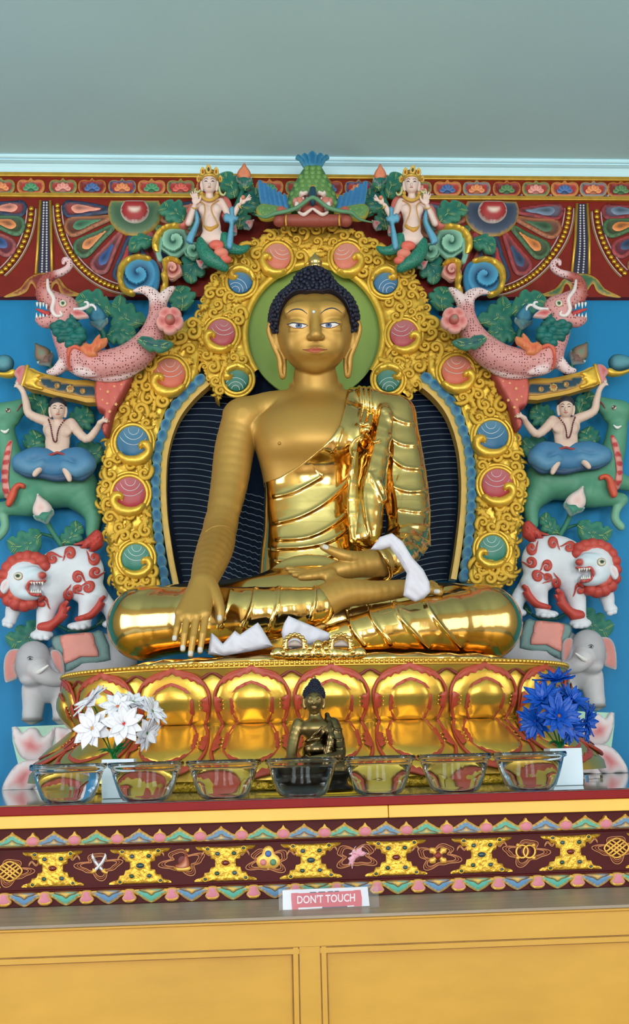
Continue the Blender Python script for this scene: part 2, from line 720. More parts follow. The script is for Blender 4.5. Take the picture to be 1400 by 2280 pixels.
    def build(s, name, material, parent=None, **kw):
        V, Q, c = s.mesh(name, **kw)
        return make(name, V, Q, material, parent, c)


def relax(V, Q, f=0.5):
    acc = np.zeros_like(V); cnt = np.zeros(len(V))
    for a, b in ((0, 1), (1, 2), (2, 3), (3, 0)):
        np.add.at(acc, Q[:, a], V[Q[:, b]]); np.add.at(acc, Q[:, b], V[Q[:, a]])
        np.add.at(cnt, Q[:, a], 1); np.add.at(cnt, Q[:, b], 1)
    return V * (1 - f) + f * acc / np.maximum(cnt, 1)[:, None]


def vnormals(V, Q):
    n = np.cross(V[Q[:, 2]] - V[Q[:, 0]], V[Q[:, 3]] - V[Q[:, 1]])
    N = np.zeros_like(V)
    for k in range(4):
        np.add.at(N, Q[:, k], n)
    return N / (np.linalg.norm(N, axis=1)[:, None] + 1e-12)


def surface_nets(Fd):
    ins = Fd < 0
    nx, ny, nz = Fd.shape
    cs = np.zeros((nx - 1, ny - 1, nz - 1), np.int8)
    for dx in (0, 1):
        for dy in (0, 1):
            for dz in (0, 1):
                cs += ins[dx:nx - 1 + dx, dy:ny - 1 + dy, dz:nz - 1 + dz]
    act = (cs > 0) & (cs < 8)
    I = np.argwhere(act)
    idx = np.full(act.shape, -1, np.int32)
    idx[act] = np.arange(len(I))
    cor = [(a, b, c) for a in (0, 1) for b in (0, 1) for c in (0, 1)]
    vals = np.stack([Fd[I[:, 0] + a, I[:, 1] + b, I[:, 2] + c] for a, b, c in cor], 1).astype(np.float64)
    acc = np.zeros((len(I), 3)); cnt = np.zeros(len(I))
    for i, ci in enumerate(cor):
        for j, cj in enumerate(cor):
            if j <= i or sum(abs(ci[k] - cj[k]) for k in range(3)) != 1:
                continue
            a, b = vals[:, i], vals[:, j]
            x = (a < 0) != (b < 0)
            t = np.where(x, a / np.where(x, a - b, 1), 0)
            p = np.array(ci)[None] + t[:, None] * (np.array(cj) - np.array(ci))[None]
            acc += np.where(x[:, None], p, 0); cnt += x
    V = I + acc / np.maximum(cnt, 1)[:, None]
    quads = []
    for ax in range(3):
        sl0 = [slice(None)] * 3; sl1 = [slice(None)] * 3
        sl0[ax] = slice(0, -1); sl1[ax] = slice(1, None)
        a = ins[tuple(sl0)]; b = ins[tuple(sl1)]
        E = np.argwhere(a != b)
        o1, o2 = [(1, 2), (2, 0), (0, 1)][ax]
        ok = (E[:, o1] > 0) & (E[:, o2] > 0) & (E[:, o1] < Fd.shape[o1] - 1) & (E[:, o2] < Fd.shape[o2] - 1)
        E = E[ok]
        if not len(E):
            continue
        fl = a[E[:, 0], E[:, 1], E[:, 2]]

        def at(d1, d2):
            q = E.copy(); q[:, o1] -= d1; q[:, o2] -= d2
            return idx[q[:, 0], q[:, 1], q[:, 2]]
        q = np.stack([at(1, 1), at(0, 1), at(0, 0), at(1, 0)], 1)
        q[~fl] = q[~fl][:, ::-1]
        quads.append(q)
    return V, np.concatenate(quads)


def ray_to(bvh, px, py, off=0.0):
    """where the photograph's pixel meets a surface already built, lifted off it by `off`"""
    a = (px - CX) / F_PX; b = -(py - CY) / F_PX
    d = Vector(_f + a * _r + b * _u).normalized()
    h = bvh.ray_cast(Vector(CAM), d)
    if h[0] is None:
        return None
    return np.array(h[0] + h[1] * off)


def bvh_of(V, Q):
    return BVHTree.FromPolygons([tuple(v) for v in V.tolist()], [tuple(q) for q in Q.tolist()])
# ================================================================== the hall
CEIL_Z = float(P(700, 349, -0.074)[2])
XW, YB = 3.2, -7.5
WALLBLUE = mat('blue_wall_paint', (26, 130, 184), spec=.3, rough=0.55, var=0.04, vscale=3, bump=0.08, bscale=30)
WALLCREAM = mat('cream_wall_paint', (214, 196, 160), rough=0.7, var=0.05, vscale=2)
CEILM = mat('ceiling_paint', (190, 226, 232), rough=0.75, var=0.03, vscale=1.2, bump=0.10, bscale=5)
FLOORM = mat('polished_wood_floor', (196, 160, 124), rough=0.3, var=0.2, vscale=4)
WHITEM = mat('white_paint', (236, 236, 232), rough=0.5, var=0.02)


def struct(name, V, Fs, m):
    o = fix_normals(make(name, V, Fs, m, smooth=False))
    o['kind'] = 'structure'
    return o


struct('floor', *box_geo(-XW, XW, YB, 0, -0.1, 0), FLOORM)
struct('ceiling', *box_geo(-XW - .1, XW + .1, YB - .1, .1, CEIL_Z, CEIL_Z + 0.1), CEILM)
struct('wall_back', *box_geo(-XW - .1, XW + .1, 0, 0.1, 0, CEIL_Z), WALLBLUE)


def holed(name, u0, u1, holes, f, m):
    """a wall with rectangular window openings; f(u0,u1,z0,z1) gives a box"""
    parts = []
    xs = sorted(holes)
    cur = u0
    for (a, b, z0, z1) in xs:
        parts.append(f(cur, a, 0, CEIL_Z)); parts.append(f(a, b, 0, z0)); parts.append(f(a, b, z1, CEIL_Z))
        cur = b
    parts.append(f(cur, u1, 0, CEIL_Z))
    return struct(name, *join_geo(parts), m)


BK = [(wx - ww / 2 - .04, wx + ww / 2 + .04, wz - 1.18, wz + 1.18) for (wx, wz, ww) in WIN_BACK]
SDL, SDR = [(-2.98, -1.62, 1.22, 2.98)], [(-3.18, -1.82, 1.22, 2.98)]
holed('wall_front', -XW - .1, XW + .1, BK, lambda a, b, c, d: box_geo(a, b, YB - .1, YB, c, d), WALLCREAM)
holed('wall_left', YB, 0, SDL, lambda a, b, c, d: box_geo(-XW - .1, -XW, a, b, c, d), WALLCREAM)
holed('wall_right', YB, 0, SDR, lambda a, b, c, d: box_geo(XW, XW + .1, a, b, c, d), WALLCREAM)
wn = 0
for (a, b, z0, z1), ax in [(h, 0) for h in BK] + [(h, -1) for h in SDL] + [(h, 1) for h in SDR]:
    wn += 1
    bars = []
    for (u0, u1, w0, w1) in ((a, b, z0, z0 + .05), (a, b, z1 - .05, z1), (a, a + .05, z0, z1), (b - .05, b, z0, z1),
                             ((a + b) / 2 - .02, (a + b) / 2 + .02, z0, z1)):
        if ax == 0:
            bars.append(box_geo(u0, u1, YB - .08, YB - .02, w0, w1))
        else:
            bars.append(box_geo(ax * (XW + .05) - .03, ax * (XW + .05) + .03, u0, u1, w0, w1))
    struct('window_%d' % wn, *join_geo(bars), WHITEM)

# ---- pale blue cornice
prof = [(0.0, 398), (-.016, 398), (-.020, 393), (-.026, 391), (-.026, 388), (-.030, 383), (-.035, 377), (-.042, 370), (-.052, 366),
        (-.058, 363), (-.062, 362), (-.062, 358), (-.070, 357), (-.074, 354), (-.074, 349), (-.0, 349)]
pz = [(y, float(P(700, py, y)[2])) for (y, py) in prof]
pz[-1] = (0.0, CEIL_Z); pz[-2] = (-.074, CEIL_Z)
V = [(x, y, z) for x in (-XW, XW) for (y, z) in pz]
n = len(pz)
struct('trim_1', V, [(i, (i + 1) % n, n + (i + 1) % n, n + i) for i in range(n)],
       mat('pale_blue_cornice_paint', (200, 240, 252), rough=0.5, var=0.03, vscale=4))

# ================================================================== carved red frieze on the wall
FY = -0.03
FRED = mat('frieze_red_paint', (124, 32, 22), spec=.25, rough=0.55, var=0.10, vscale=14, bump=0.2, bscale=50)
FGOLD = mat('frieze_gold_paint', (206, 160, 62), metal=0.6, rough=0.38, var=0.12, vscale=30, bump=0.2)
fr = thing('carved_frieze', 'red carved and painted wooden frieze with rosettes and gold bead arcs under the pale cornice',
           'frieze', tuple(P(700, 660, 0)))
fm = plane(FY)
fz = lambda y: float(P(700, y, FY)[2])
fx0, fx1 = -XW + .002, XW - .002
z_bot = fz(661)
fix_normals(make('backboard', *box_geo(fx0, fx1, FY, -0.0005, z_bot, fz(399)), FRED, fr, smooth=False))
for (a, b, d) in ((391.5, 400, .012), (437, 445.5, .014)):
    bevel(make('gold_rail', *box_geo(fx0, fx1, FY - d, FY + .0005, fz(b), fz(a)), FGOLD, fr, smooth=False), .002)

OR, GR, RD, BL, PK, GB = (214, 122, 76), (104, 134, 92), (168, 52, 44), (60, 90, 140), (214, 130, 120), (120, 134, 150)
GLD = (196, 150, 60)
seqL = [(2, GR, RD, OR), (68.6, OR, RD, (64, 126, 88)), (140, GR, RD, PK), (205, RD, (120, 34, 30), BL), (272, BL, RD, OR), (337.5, OR, RD, (64, 126, 88)),
        (402, GR, RD, (190, 80, 70)), (468, RD, (120, 34, 30), BL), (534, BL, RD, OR), (600, OR, RD, (64, 126, 88)), (666, GR, RD, PK)]
seqR = [(732, RD, (120, 34, 30), BL), (798, BL, RD, OR), (864, OR, RD, (64, 126, 88)), (930, GR, RD, PK), (996, OR, RD, BL), (1061, GB, RD, OR),
        (1128, RD, (120, 34, 30), (72, 110, 70)), (1193, GR, RD, PK), (1257, OR, RD, BL), (1321, GB, RD, OR), (1382, RD, (120, 34, 30), (72, 110, 70))]
EXT = [(2 - 66.5 * k, *seqL[(k * 3) % 7][1:]) for k in (1, 2, 3, 4)] + [(1382 + 64.5 * k, *seqR[(k * 3 + 2) % 7][1:]) for k in (1, 2, 3, 4)]
for (cx, c1, c2, c3) in seqL + seqR + EXT:
    cy = 418.5 + (cx - 700) * 0.0045
    ol = [(0, -20), (6, -14), (16, -16), (27, -13), (31, -2), (28, 10), (18, 17), (0, 18), (-18, 17), (-28, 10), (-31, -2), (-27, -13), (-16, -16), (-6, -14)]
    md = relief('medallion', [(cx + x, cy + y) for x, y in ol], fm, PAINT, fr, thick=2, bulge=3, sm=3, prof='flat',
                cf=bands([GLD, c1, c1, tuple(v * .55 for v in c1), c2, c2], [0, .14, .3, .42, .46, 1]), step=4,
                hf=lambda x, y, d, dm: -3.0 * (d > .44 * dm))
    for k in range(5):
        a = math.radians(-90 + (k - 2) * 38)
        px, py = cx + 10.5 * math.cos(a) * 1.05, cy + 7 + 10.5 * math.sin(a)
        ca, sa = math.cos(a), math.sin(a)
        pt = [(px + ca * u - sa * w, py + sa * u + ca * w) for u, w in ((-9, 0), (-2, -3.6), (4, -4.2), (7, 0), (4, 4.2), (-2, 3.6))]
        relief('flower_petal', pt, fm, PAINT, md, thick=3.5, bulge=2, sm=2, step=3,
               cf=bands([tuple(min(255, v * 1.25 + 25) for v in c3), c3], [0, .8]))
    relief('flower_base', [(cx - 8, cy + 8), (cx, cy + 3), (cx + 8, cy + 8), (cx + 5, cy + 12), (cx - 5, cy + 12)], fm, PAINT, md, thick=4, bulge=2, sm=2, step=3,
           col=tuple(v * .8 for v in c3))
    for sx in (-1, 1):
        relief('corner_pearl', [(cx + sx * 33 + 2.6 * math.cos(t * PI / 4), cy + 14 + 2.6 * math.sin(t * PI / 4)) for t in range(8)], fm, PAINT, md,
               thick=2, bulge=2.5, sm=1, col=(200, 170, 160) if sx > 0 else (90, 100, 130), step=2)


def ang_pt(c, r, a, sq=1.0):
    return (c[0] + r * math.cos(a), c[1] + r * sq * math.sin(a))


BEAD = np_mesh('bead', *sphere_geo((0, 0, 0), (1, .8, 1), 10, 6))
BEAD.materials.append(mat('bead_gold', (214, 164, 58), metal=0.85, rough=0.25, var=0.1))


def bead_at(u, v, r_px, m, parent, h=3, me=BEAD, name='bead'):
    c = m(np.array([u]), np.array([v]), np.array([h]))[0]
    s = r_px * m.s
    return put(name, me, None, parent, at=Matrix.Translation(c) @ Matrix.Diagonal((s, s, s, 1)))


PAL = {-1: [((58, 84, 128), (150, 60, 60), (222, 140, 120)), ((222, 138, 92), (110, 50, 34), (66, 122, 88)),
            ((104, 156, 112), (70, 80, 50), (222, 134, 80)), ((216, 110, 112), (110, 40, 60), (48, 82, 140)),
            ((70, 96, 140), (140, 50, 60), (190, 60, 60)), ((190, 70, 60), (90, 40, 50), (60, 90, 130))],
       1: [((196, 56, 66), (100, 90, 110), (96, 116, 140)), ((222, 130, 84), (110, 70, 50), (56, 92, 62)),
           ((96, 140, 88), (70, 80, 50), (220, 128, 60)), ((214, 80, 86), (110, 40, 60), (44, 66, 100)),
           ((64, 84, 120), (120, 50, 70), (186, 50, 54)), ((216, 100, 90), (120, 60, 60), (70, 84, 110))]}


def fan(c, side, angs, cset, r0=54, r1=163, w=23, cut=446.5):
    m = plane(FY, side)
    for i, adeg in enumerate(angs):
        a = math.radians(adeg)
        o_, mid, inn = PAL[side][cset[i]]
        ca, sa = math.cos(a), math.sin(a)
        pts = [(r0, -6), (r0 + 42, -w * .62), (r1 - 26, -w), (r1 - 8, -w * .8), (r1, 0), (r1 - 8, w * .8), (r1 - 26, w), (r0 + 42, w * .62), (r0, 6)]
        pp = [(c[0] + ca * u - sa * v, max(c[1] + sa * u + ca * v, cut)) for u, v in pts]
        if max(p[1] for p in pp) - cut < 4:
            continue
        p_ = relief('fan_petal', pp, m, PAINT, fr, thick=2.5, bulge=4, sm=3, prof='flat', step=5,
                    cf=bands([tuple(v * .5 for v in o_), tuple(v * .9 for v in o_), tuple(v * .4 for v in o_), tuple(v * .85 for v in mid), mid], [0, .14, .42, .5, 1]),
                    hf=lambda x, y, d, dm: -3.5 * np.clip((d / dm - .3) * 4, 0, 1))
        pi = [(c[0] + ca * u - sa * v, max(c[1] + sa * u + ca * v, cut)) for u, v in
              [(r0 + 6, -2), (r0 + 46, -w * .3), (r1 - 36, -w * .55), (r1 - 20, 0), (r1 - 36, w * .55), (r0 + 46, w * .3), (r0 + 6, 2)]]
        relief('petal_core', pi, m, PAINT, p_, thick=2.5, bulge=4, sm=3, step=6,
               cf=bands([tuple(min(255, v * 1.15 + 15) for v in inn), inn, tuple(v * .6 for v in inn)], [0, .5, 1]))


for side in (-1, 1):
    m = plane(FY, side)
    c = (300, 471)
    fan(c, side, [183, 166, 145, 123, 101, 79, 57, 35, 14, -3], [0, 1, 2, 3, 4, 5, 3, 2, 1, 0])
    fan((-102, 471), side, [-4, 13, 34, 56, 78, 101, 123, 145], [0, 2, 3, 1, 4, 3, 2, 1])
    clip = lambda pts: [(x, max(y, 446.5)) for x, y in pts]
    ds = relief('rosette_disc', clip([ang_pt(c, 60, 2 * PI * k / 40, .9) for k in range(40)]), m, PAINT, fr, thick=7, bulge=7, sm=1, R=30, step=6,
                cf=bands([GLD, GLD, (96, 128, 92) if side < 0 else (70, 84, 108), (60, 92, 66) if side < 0 else (44, 56, 80)], [0, .06, .1, .5]))
    b_ = relief('red_boss', clip([ang_pt((c[0], c[1] - 3), 32, 2 * PI * k / 32, .88) for k in range(32)]), m, PAINT, ds, thick=17, bulge=10, sm=1, step=4,
                cf=bands([(224, 214, 208), (216, 200, 196), (150, 30, 32), (168, 40, 42), (178, 70, 70), (214, 170, 160), (236, 214, 200)],
                         [0, .09, .12, .5, .7, .86, 1]))
    # arcs of gold beads and their pale edging
    for (cc, rx, ry, a0, a1, nb) in (((300, 458), 172, 188, 180, 96, 26), ((-102, 458), 172, 188, 2, 52, 14)):
        arc = [(cc[0] + rx * math.cos(math.radians(a)), cc[1] + ry * math.sin(math.radians(a))) for a in np.linspace(a0, a1, nb)]
        for i, (u, v) in enumerate(arc):
            if v > 449:
                bead_at(u, v, 6.6, m, fr, 3)
        for dr, c3, rr in ((9.5, (196, 176, 176), 1.6), (-9.5, (196, 176, 176), 1.6), (12.5, (150, 110, 60), 1.4)):
            L_ = [(cc[0] + (rx + dr) * math.cos(math.radians(a)), cc[1] + (ry + dr) * math.sin(math.radians(a))) for a in np.linspace(a0, a1, 30)]
            L_ = np.array([q for q in L_ if q[1] > 447])
            V, Fs = tube_geo(m(L_[:, 0], L_[:, 1], 1.0), rr * m.s, 6)
            make('bead_edging', V, Fs, PAINT, fr, lin(c3))
    # pilaster of pearls between the arcs
    pl_ = relief('pilaster', [(90, 447), (112, 447), (116, 608), (80, 608)], m, PAINT, fr, thick=3, bulge=0, sm=1, prof='none', step=9, col=(34, 34, 58))
    for (xa, xb) in ((90, 80), (112, 116)):
        L_ = np.array([(xa, 447), ((xa + xb) / 2, 530), (xb, 610)])
        make('pilaster_edge', *tube_geo(m(L_[:, 0], L_[:, 1], 3.0), 3.6 * m.s, 6), FGOLD, pl_)
    for k in range(27):
        t = k / 26
        for dx in (-1, 1):
            bead_at(101 - 2.5 * t + dx * (3.2 + 2 * t), 451 + 154 * t, 2.7, m, pl_, 4, name='pearl',
                    me=PEARL if 'PEARL' in globals() else globals().setdefault('PEARL', (lambda q: (q.materials.append(mat('pearl_paint', (208, 204, 214), rough=.3)), q)[1])(np_mesh('pearl', *sphere_geo((0, 0, 0), (1, .8, 1), 6, 4)))))
    dl = [(98, 607), (116, 611), (134, 622), (150, 642), (182, 657), (150, 659), (134, 650), (128, 632), (120, 634), (112, 652), (98, 662), (84, 652),
          (74, 634), (68, 632), (60, 648), (40, 658), (8, 661), (44, 642), (60, 622), (78, 611)]
    g1 = (134, 44, 36) if side < 0 else (66, 112, 76)
    relief('drop_leaf', dl, m, PAINT, fr, thick=2.5, bulge=5, sm=3, step=5, cf=bands([GLD, GLD, g1, tuple(v * .7 for v in g1)], [0, .14, .22, 1]))
# ================================================================== golden arch (torana) behind the statue
TY = -0.09
ar = thing('golden_arch', 'carved gilded arch and round halo with painted cabochons behind the large seated statue', 'throne back', tuple(P(700, 1320, TY)))
COLO = [(440, 712), (406, 724), (378, 742), (352, 768), (328, 794), (312, 818), (290, 838), (278, 872), (262, 894), (246, 926), (240, 960), (231, 1041),
        (224, 1095), (226, 1134), (237, 1164), (238, 1199), (249, 1235), (250, 1286), (265, 1318), (290, 1326), (325, 1322), (363, 1312)]
BLUEP = [(364.5, 1290), (357, 1236), (351, 1180), (346, 1110), (346.5, 1056), (351, 1002), (358, 980), (366, 952), (380, 918), (398, 892), (422, 866), (452, 838)]
YELP = [(393, 1308), (381, 1250), (372, 1195), (367, 1158), (363.5, 1104), (363.5, 1062), (366, 1020), (373, 984), (381, 958), (392, 932), (408, 907), (432, 879), (463, 851), (480, 840)]
HC = (699, 740)
NAVY = mat('navy_lacquer', (4, 20, 42), rough=0.6, var=0.1, spec=.12)
# dark back panel with its pale painted rays
pmap = plane(-0.03)
inner = crom(YELP, 3)
Lp = [tuple(p) for p in inner]
Rx, Ry = warp(inner[:, 0], inner[:, 1], 1)
relief('back_panel', Lp + list(zip(Rx[::-1], Ry[::-1])), pmap, NAVY, ar, thick=10, bulge=0, prof='none', sm=1, step=60)
ray = []
rs = pmap.s
for side in (-1, 1):
    yi = [p[1] for p in inner[::-1]]; xi = [p[0] for p in inner[::-1]]
    for k in range(36):
        y0 = 868 + k * 13.2
        x0 = np.interp(y0, yi, xi) + 14
        x1 = 505 if y0 < 1080 else 620
        xx = np.linspace(x0, x1 + 10, 40)
        t = (xx - x0) / 140
        yy = y0 - 22 + (4 + 34 * k / 35) * np.clip(t, 0, 2) ** 1.5 - 5 * np.sin(np.clip(t, 0, 1) * PI)
        wav = np.clip((xx - 470) / 30, 0, 1) * 1.5 if y0 > 960 else 0 * xx
        yy = yy + wav * np.sin(xx * .55)
        q = plane(-0.03, side)(xx, yy, 10.4)
        ray.append(tube_geo(q, rs * 1.0, 4, flat=.3))
V, Fs = join_geo(ray)
o = make('ray_line', V, Fs, PAINT, ar, lin((122, 140, 152)))
o['kind'] = 'stuff'

# unit pieces of the scrollwork (about 1 unit radius, lying in the x-z plane, front towards -y)
def unit_scroll():
    a = np.linspace(0, 2 * PI * 1.12, 22)
    r = 0.80 * (1 - a / a[-1]) ** .75 + 0.10
    pts = np.stack([r * np.cos(a), -0.25 - 0.25 * (a / a[-1]), r * np.sin(a)], 1)
    rad = 0.40 * (1 - .5 * a / a[-1])
    tail = np.array([(.6, -.05, -1.5), (.95, -.15, -.95), (1.0, -.22, -.42)])
    V, Fs = tube_geo(np.concatenate([tail, pts]), np.concatenate([[.08, .34, .42], rad]), 7, .9)
    b = sphere_geo((0.0, -.5, 0.02), (.24, .24, .24), 8, 5)
    return join_geo([(V, Fs), b])


def unit_leaf():
    ol = [(-1.1, .5), (-.9, .05), (-.5, -.1), (-.45, -.5), (0, -.42), (.15, -.85), (.6, -.62), (1.05, -.75), (.95, -.3), (.75, -.15), (.9, .2), (.55, .25), (.3, .55), (-.2, .45), (-.6, .75)]
    o2 = crom(ol, 2, True)
    c = o2.mean(0)
    V, Fs = [], []
    n = len(o2)
    for k, (f, h) in enumerate(((1, 0), (1, .22), (.72, .42), (.35, .5))):
        for p in o2:
            q = c + (p - c) * f
            V.append((q[0], -h - .12 * math.sin(3 * q[0]), -q[1]))
    for k in range(3):
        for i in range(n):
            j = (i + 1) % n
            Fs.append((k * n + i, k * n + j, (k + 1) * n + j, (k + 1) * n + i))
    Fs.append(tuple(3 * n + i for i in range(n)))
    return np.array(V), Fs


def unit_mesh(name, geo, material):
    me = np_mesh(name, *geo)
    bm = bmesh.new(); bm.from_mesh(me); bmesh.ops.recalc_face_normals(bm, faces=bm.faces); bm.to_mesh(me); bm.free()
    me.materials.append(material)
    return me


SCROLL = unit_mesh('scroll', unit_scroll(), GOLDLEAF)
LEAFU = unit_mesh('leaf_curl', unit_leaf(), GOLDLEAF)


def place_unit(name, me, u, v, r, rot, m, parent, h=0, flip=1):
    c = m(np.array([u]), np.array([v]), np.array([h]))[0]
    s = r * m.s
    M = Matrix.Translation(c) @ Matrix.Rotation(rot, 4, 'Y') @ Matrix.Diagonal((s * flip, s, s, 1))
    return put(name, me, None, parent, at=M)


def poisson(poly, dmin, avoid, seed, tries=3500, inset=0):
    r = random.Random(seed)
    poly = np.asarray(poly, float)
    lo, hi = poly.min(0), poly.max(0)
    cand = np.array([(r.uniform(lo[0], hi[0]), r.uniform(lo[1], hi[1])) for _ in range(tries)])
    cand = cand[_inside(cand, poly)]
    dd = _segdist(cand, poly)
    cand = cand[dd > inset]
    out = []
    for p in cand:
        if any((p[0] - a[0]) ** 2 + (p[1] - a[1]) ** 2 < (a[2]) ** 2 for a in avoid):
            continue
        if any((p[0] - q[0]) ** 2 + (p[1] - q[1]) ** 2 < dmin * dmin for q in out):
            continue
        out.append(tuple(p))
    return out


def cabochon(cx, cy, r, rgb, m, parent, curl=1, base=14, rotc=0.0, arc=(0.15, -.85)):
    g = thing_part('cabochon_mount', parent)
    ring = np.array([(cx + (r + 4) * math.cos(a), cy + (r + 4) * math.sin(a)) for a in np.linspace(0, 2 * PI, 37)[:-1]])
    V, Fs = tube_geo(m(ring[:, 0], ring[:, 1], base + 2.0), 4.0 * m.s, 8, closed=True)
    r2 = np.array([(cx + (r + 11) * math.cos(a), cy + (r + 11) * math.sin(a)) for a in np.linspace(0, 2 * PI, 37)[:-1]])
    g2 = tube_geo(m(r2[:, 0], r2[:, 1], base - 2.0), 4.0 * m.s, 8, closed=True)
    mount = make('cabochon_mount', *join_geo([(V, Fs), g2]), GOLDLEAF, parent)
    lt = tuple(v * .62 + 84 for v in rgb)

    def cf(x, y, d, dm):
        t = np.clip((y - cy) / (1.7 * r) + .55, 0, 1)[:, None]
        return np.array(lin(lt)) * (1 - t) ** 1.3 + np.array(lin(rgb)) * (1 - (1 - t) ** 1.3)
    dome = lambda x, y: 11 * np.sqrt(np.maximum(1 - ((x - cx) ** 2 + (y - cy) ** 2) / (r * 1.06) ** 2, 0))
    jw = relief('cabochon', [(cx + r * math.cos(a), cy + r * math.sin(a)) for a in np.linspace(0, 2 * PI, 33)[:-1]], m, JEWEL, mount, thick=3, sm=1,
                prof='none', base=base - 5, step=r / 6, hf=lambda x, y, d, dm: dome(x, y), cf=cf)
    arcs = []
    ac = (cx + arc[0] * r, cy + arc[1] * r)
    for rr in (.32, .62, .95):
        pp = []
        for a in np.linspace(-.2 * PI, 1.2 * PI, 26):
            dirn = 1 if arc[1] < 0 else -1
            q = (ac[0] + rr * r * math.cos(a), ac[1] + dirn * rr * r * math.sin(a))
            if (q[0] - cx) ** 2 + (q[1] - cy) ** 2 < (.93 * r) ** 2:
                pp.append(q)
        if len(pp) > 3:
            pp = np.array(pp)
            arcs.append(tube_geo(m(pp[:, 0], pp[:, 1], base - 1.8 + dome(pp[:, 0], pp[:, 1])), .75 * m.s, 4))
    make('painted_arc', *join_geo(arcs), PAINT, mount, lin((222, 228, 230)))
    un = [(-.95, .7), (-.55, 1.15), (.1, 1.32), (.7, 1.15), (1.12, .62), (1.1, .1), (.82, -.14), (.45, -.08), (.30, .18), (.42, .40), (.60, .30), (.68, .44), (.46, .60), (.1, .74), (-.38, .72), (-.76, .52)]
    cr, sr = math.cos(rotc), math.sin(rotc)
    pts = [(cx + 1.08 * r * (cr * curl * x - sr * y), cy + 1.08 * r * (sr * curl * x + cr * y)) for x, y in un]
    relief('flame_curl', pts, m, GOLDLEAF, mount, thick=12, bulge=9, sm=3, base=base - 3, step=5)
    return mount


def thing_part(*a):
    return None


JEWEL = mat('cabochon_glaze', attr=True, rough=0.38, var=0.03, spec=.35)
CB = [(377, 834, 35, (206, 92, 62), -1), (295.5, 985, 36, (30, 98, 140), 1), (288, 1099, 36, (176, 52, 62), -1), (302.4, 1243.5, 32, (46, 122, 104), 1)]
for side in (-1, 1):
    m = plane(TY, side)
    plate_pts = COLO + [(x - 11, y - (6 if y < 950 else 0)) for x, y in BLUEP]
    lump = lambda x, y, d, dm: 4 * np.sin(x * .31 + 1.3 * np.sin(y * .17)) * np.sin(y * .29) + 2.0 * np.sin(x * .7) * np.cos(y * .63)
    plate = relief('column_plate', plate_pts, m, GOLDLEAF, ar, thick=90, base=-56, bulge=5, R=16, sm=2, step=7, hf=lambda x, y, d, dm: lump(x, y, d, dm) * np.clip(d / 10, 0, 1))
    for (cx, cy, r, rgb, cu) in CB:
        cabochon(cx, cy, r, rgb, m, ar, cu, base=46, arc=(.05, -.8))
    poly = crom(plate_pts, 2, True)
    av = [(c[0], c[1], c[2] + 13) for c in CB]
    for i, (u, v) in enumerate(poisson(poly, 19, av, 5, inset=11)):
        dx, dy = warp(u, v, side)
        if i % 3 != 2:
            place_unit('scroll', SCROLL, u, v, rnd.uniform(12, 16.5), rnd.uniform(0, 6.28), m, ar, 44, rnd.choice((-1, 1)))
        else:
            place_unit('leaf_curl', LEAFU, u, v, rnd.uniform(13, 17), rnd.uniform(0, 6.28), m, ar, 43, rnd.choice((-1, 1)))
    # lobes along the outer edge
    eo = crom(COLO, 8)
    dist = np.concatenate([[0], np.cumsum(np.hypot(*np.diff(eo, axis=0).T))])
    for i, s_ in enumerate(np.arange(6, dist[-1], 17)):
        u, v = np.interp(s_, dist, eo[:, 0]), np.interp(s_, dist, eo[:, 1])
        place_unit('edge_scroll', SCROLL if i % 2 else LEAFU, u + 3, v, 10.5, rnd.uniform(0, 6.28), m, ar, 26, rnd.choice((-1, 1)))
    # blue scalloped border, yellow fillet
    bp = crom([(369, 1312)] + BLUEP[1:], 8)
    dist = np.concatenate([[0], np.cumsum(np.hypot(*np.diff(bp, axis=0).T))])
    L_ = np.arange(0, dist[-1] - 2, 25.5)
    for s_ in L_:
        u, v = np.interp(s_ + 14, dist, bp[:, 0]), np.interp(s_ + 14, dist, bp[:, 1])
        u2, v2 = np.interp(s_ + 16, dist, bp[:, 0]), np.interp(s_ + 16, dist, bp[:, 1])
        t = np.array([u2 - u, v2 - v]); t /= np.linalg.norm(t) + 1e-9
        nn = np.array([-t[1], t[0]])
        pts = [tuple(np.array((u, v)) + a * t + b * nn) for a, b in ((-13, -7), (0, -11.5), (12, -7), (14, 0), (12, 7), (0, 11.5), (-13, 7), (-14, 0))]
        relief('border_feather', pts, m, PAINT, ar, thick=22, bulge=7, sm=2, step=4, base=16, cf=bands([(150, 196, 210), (86, 150, 182), (22, 92, 134), (14, 76, 118)], [0, .25, .7, 1]))
    yp = crom(YELP[:-1], 6)
    tn = np.gradient(yp, axis=0); tn /= np.linalg.norm(tn, axis=1)[:, None]
    nr_ = np.stack([-tn[:, 1], tn[:, 0]], 1)
    relief('yellow_fillet', np.concatenate([yp + 6.5 * nr_, (yp - 6.5 * nr_)[::-1]]), m, mat('yellow_fillet_paint', (222, 178, 84), rough=.45, var=.06), ar, thick=30, bulge=2, prof='flat', sm=1, step=8)

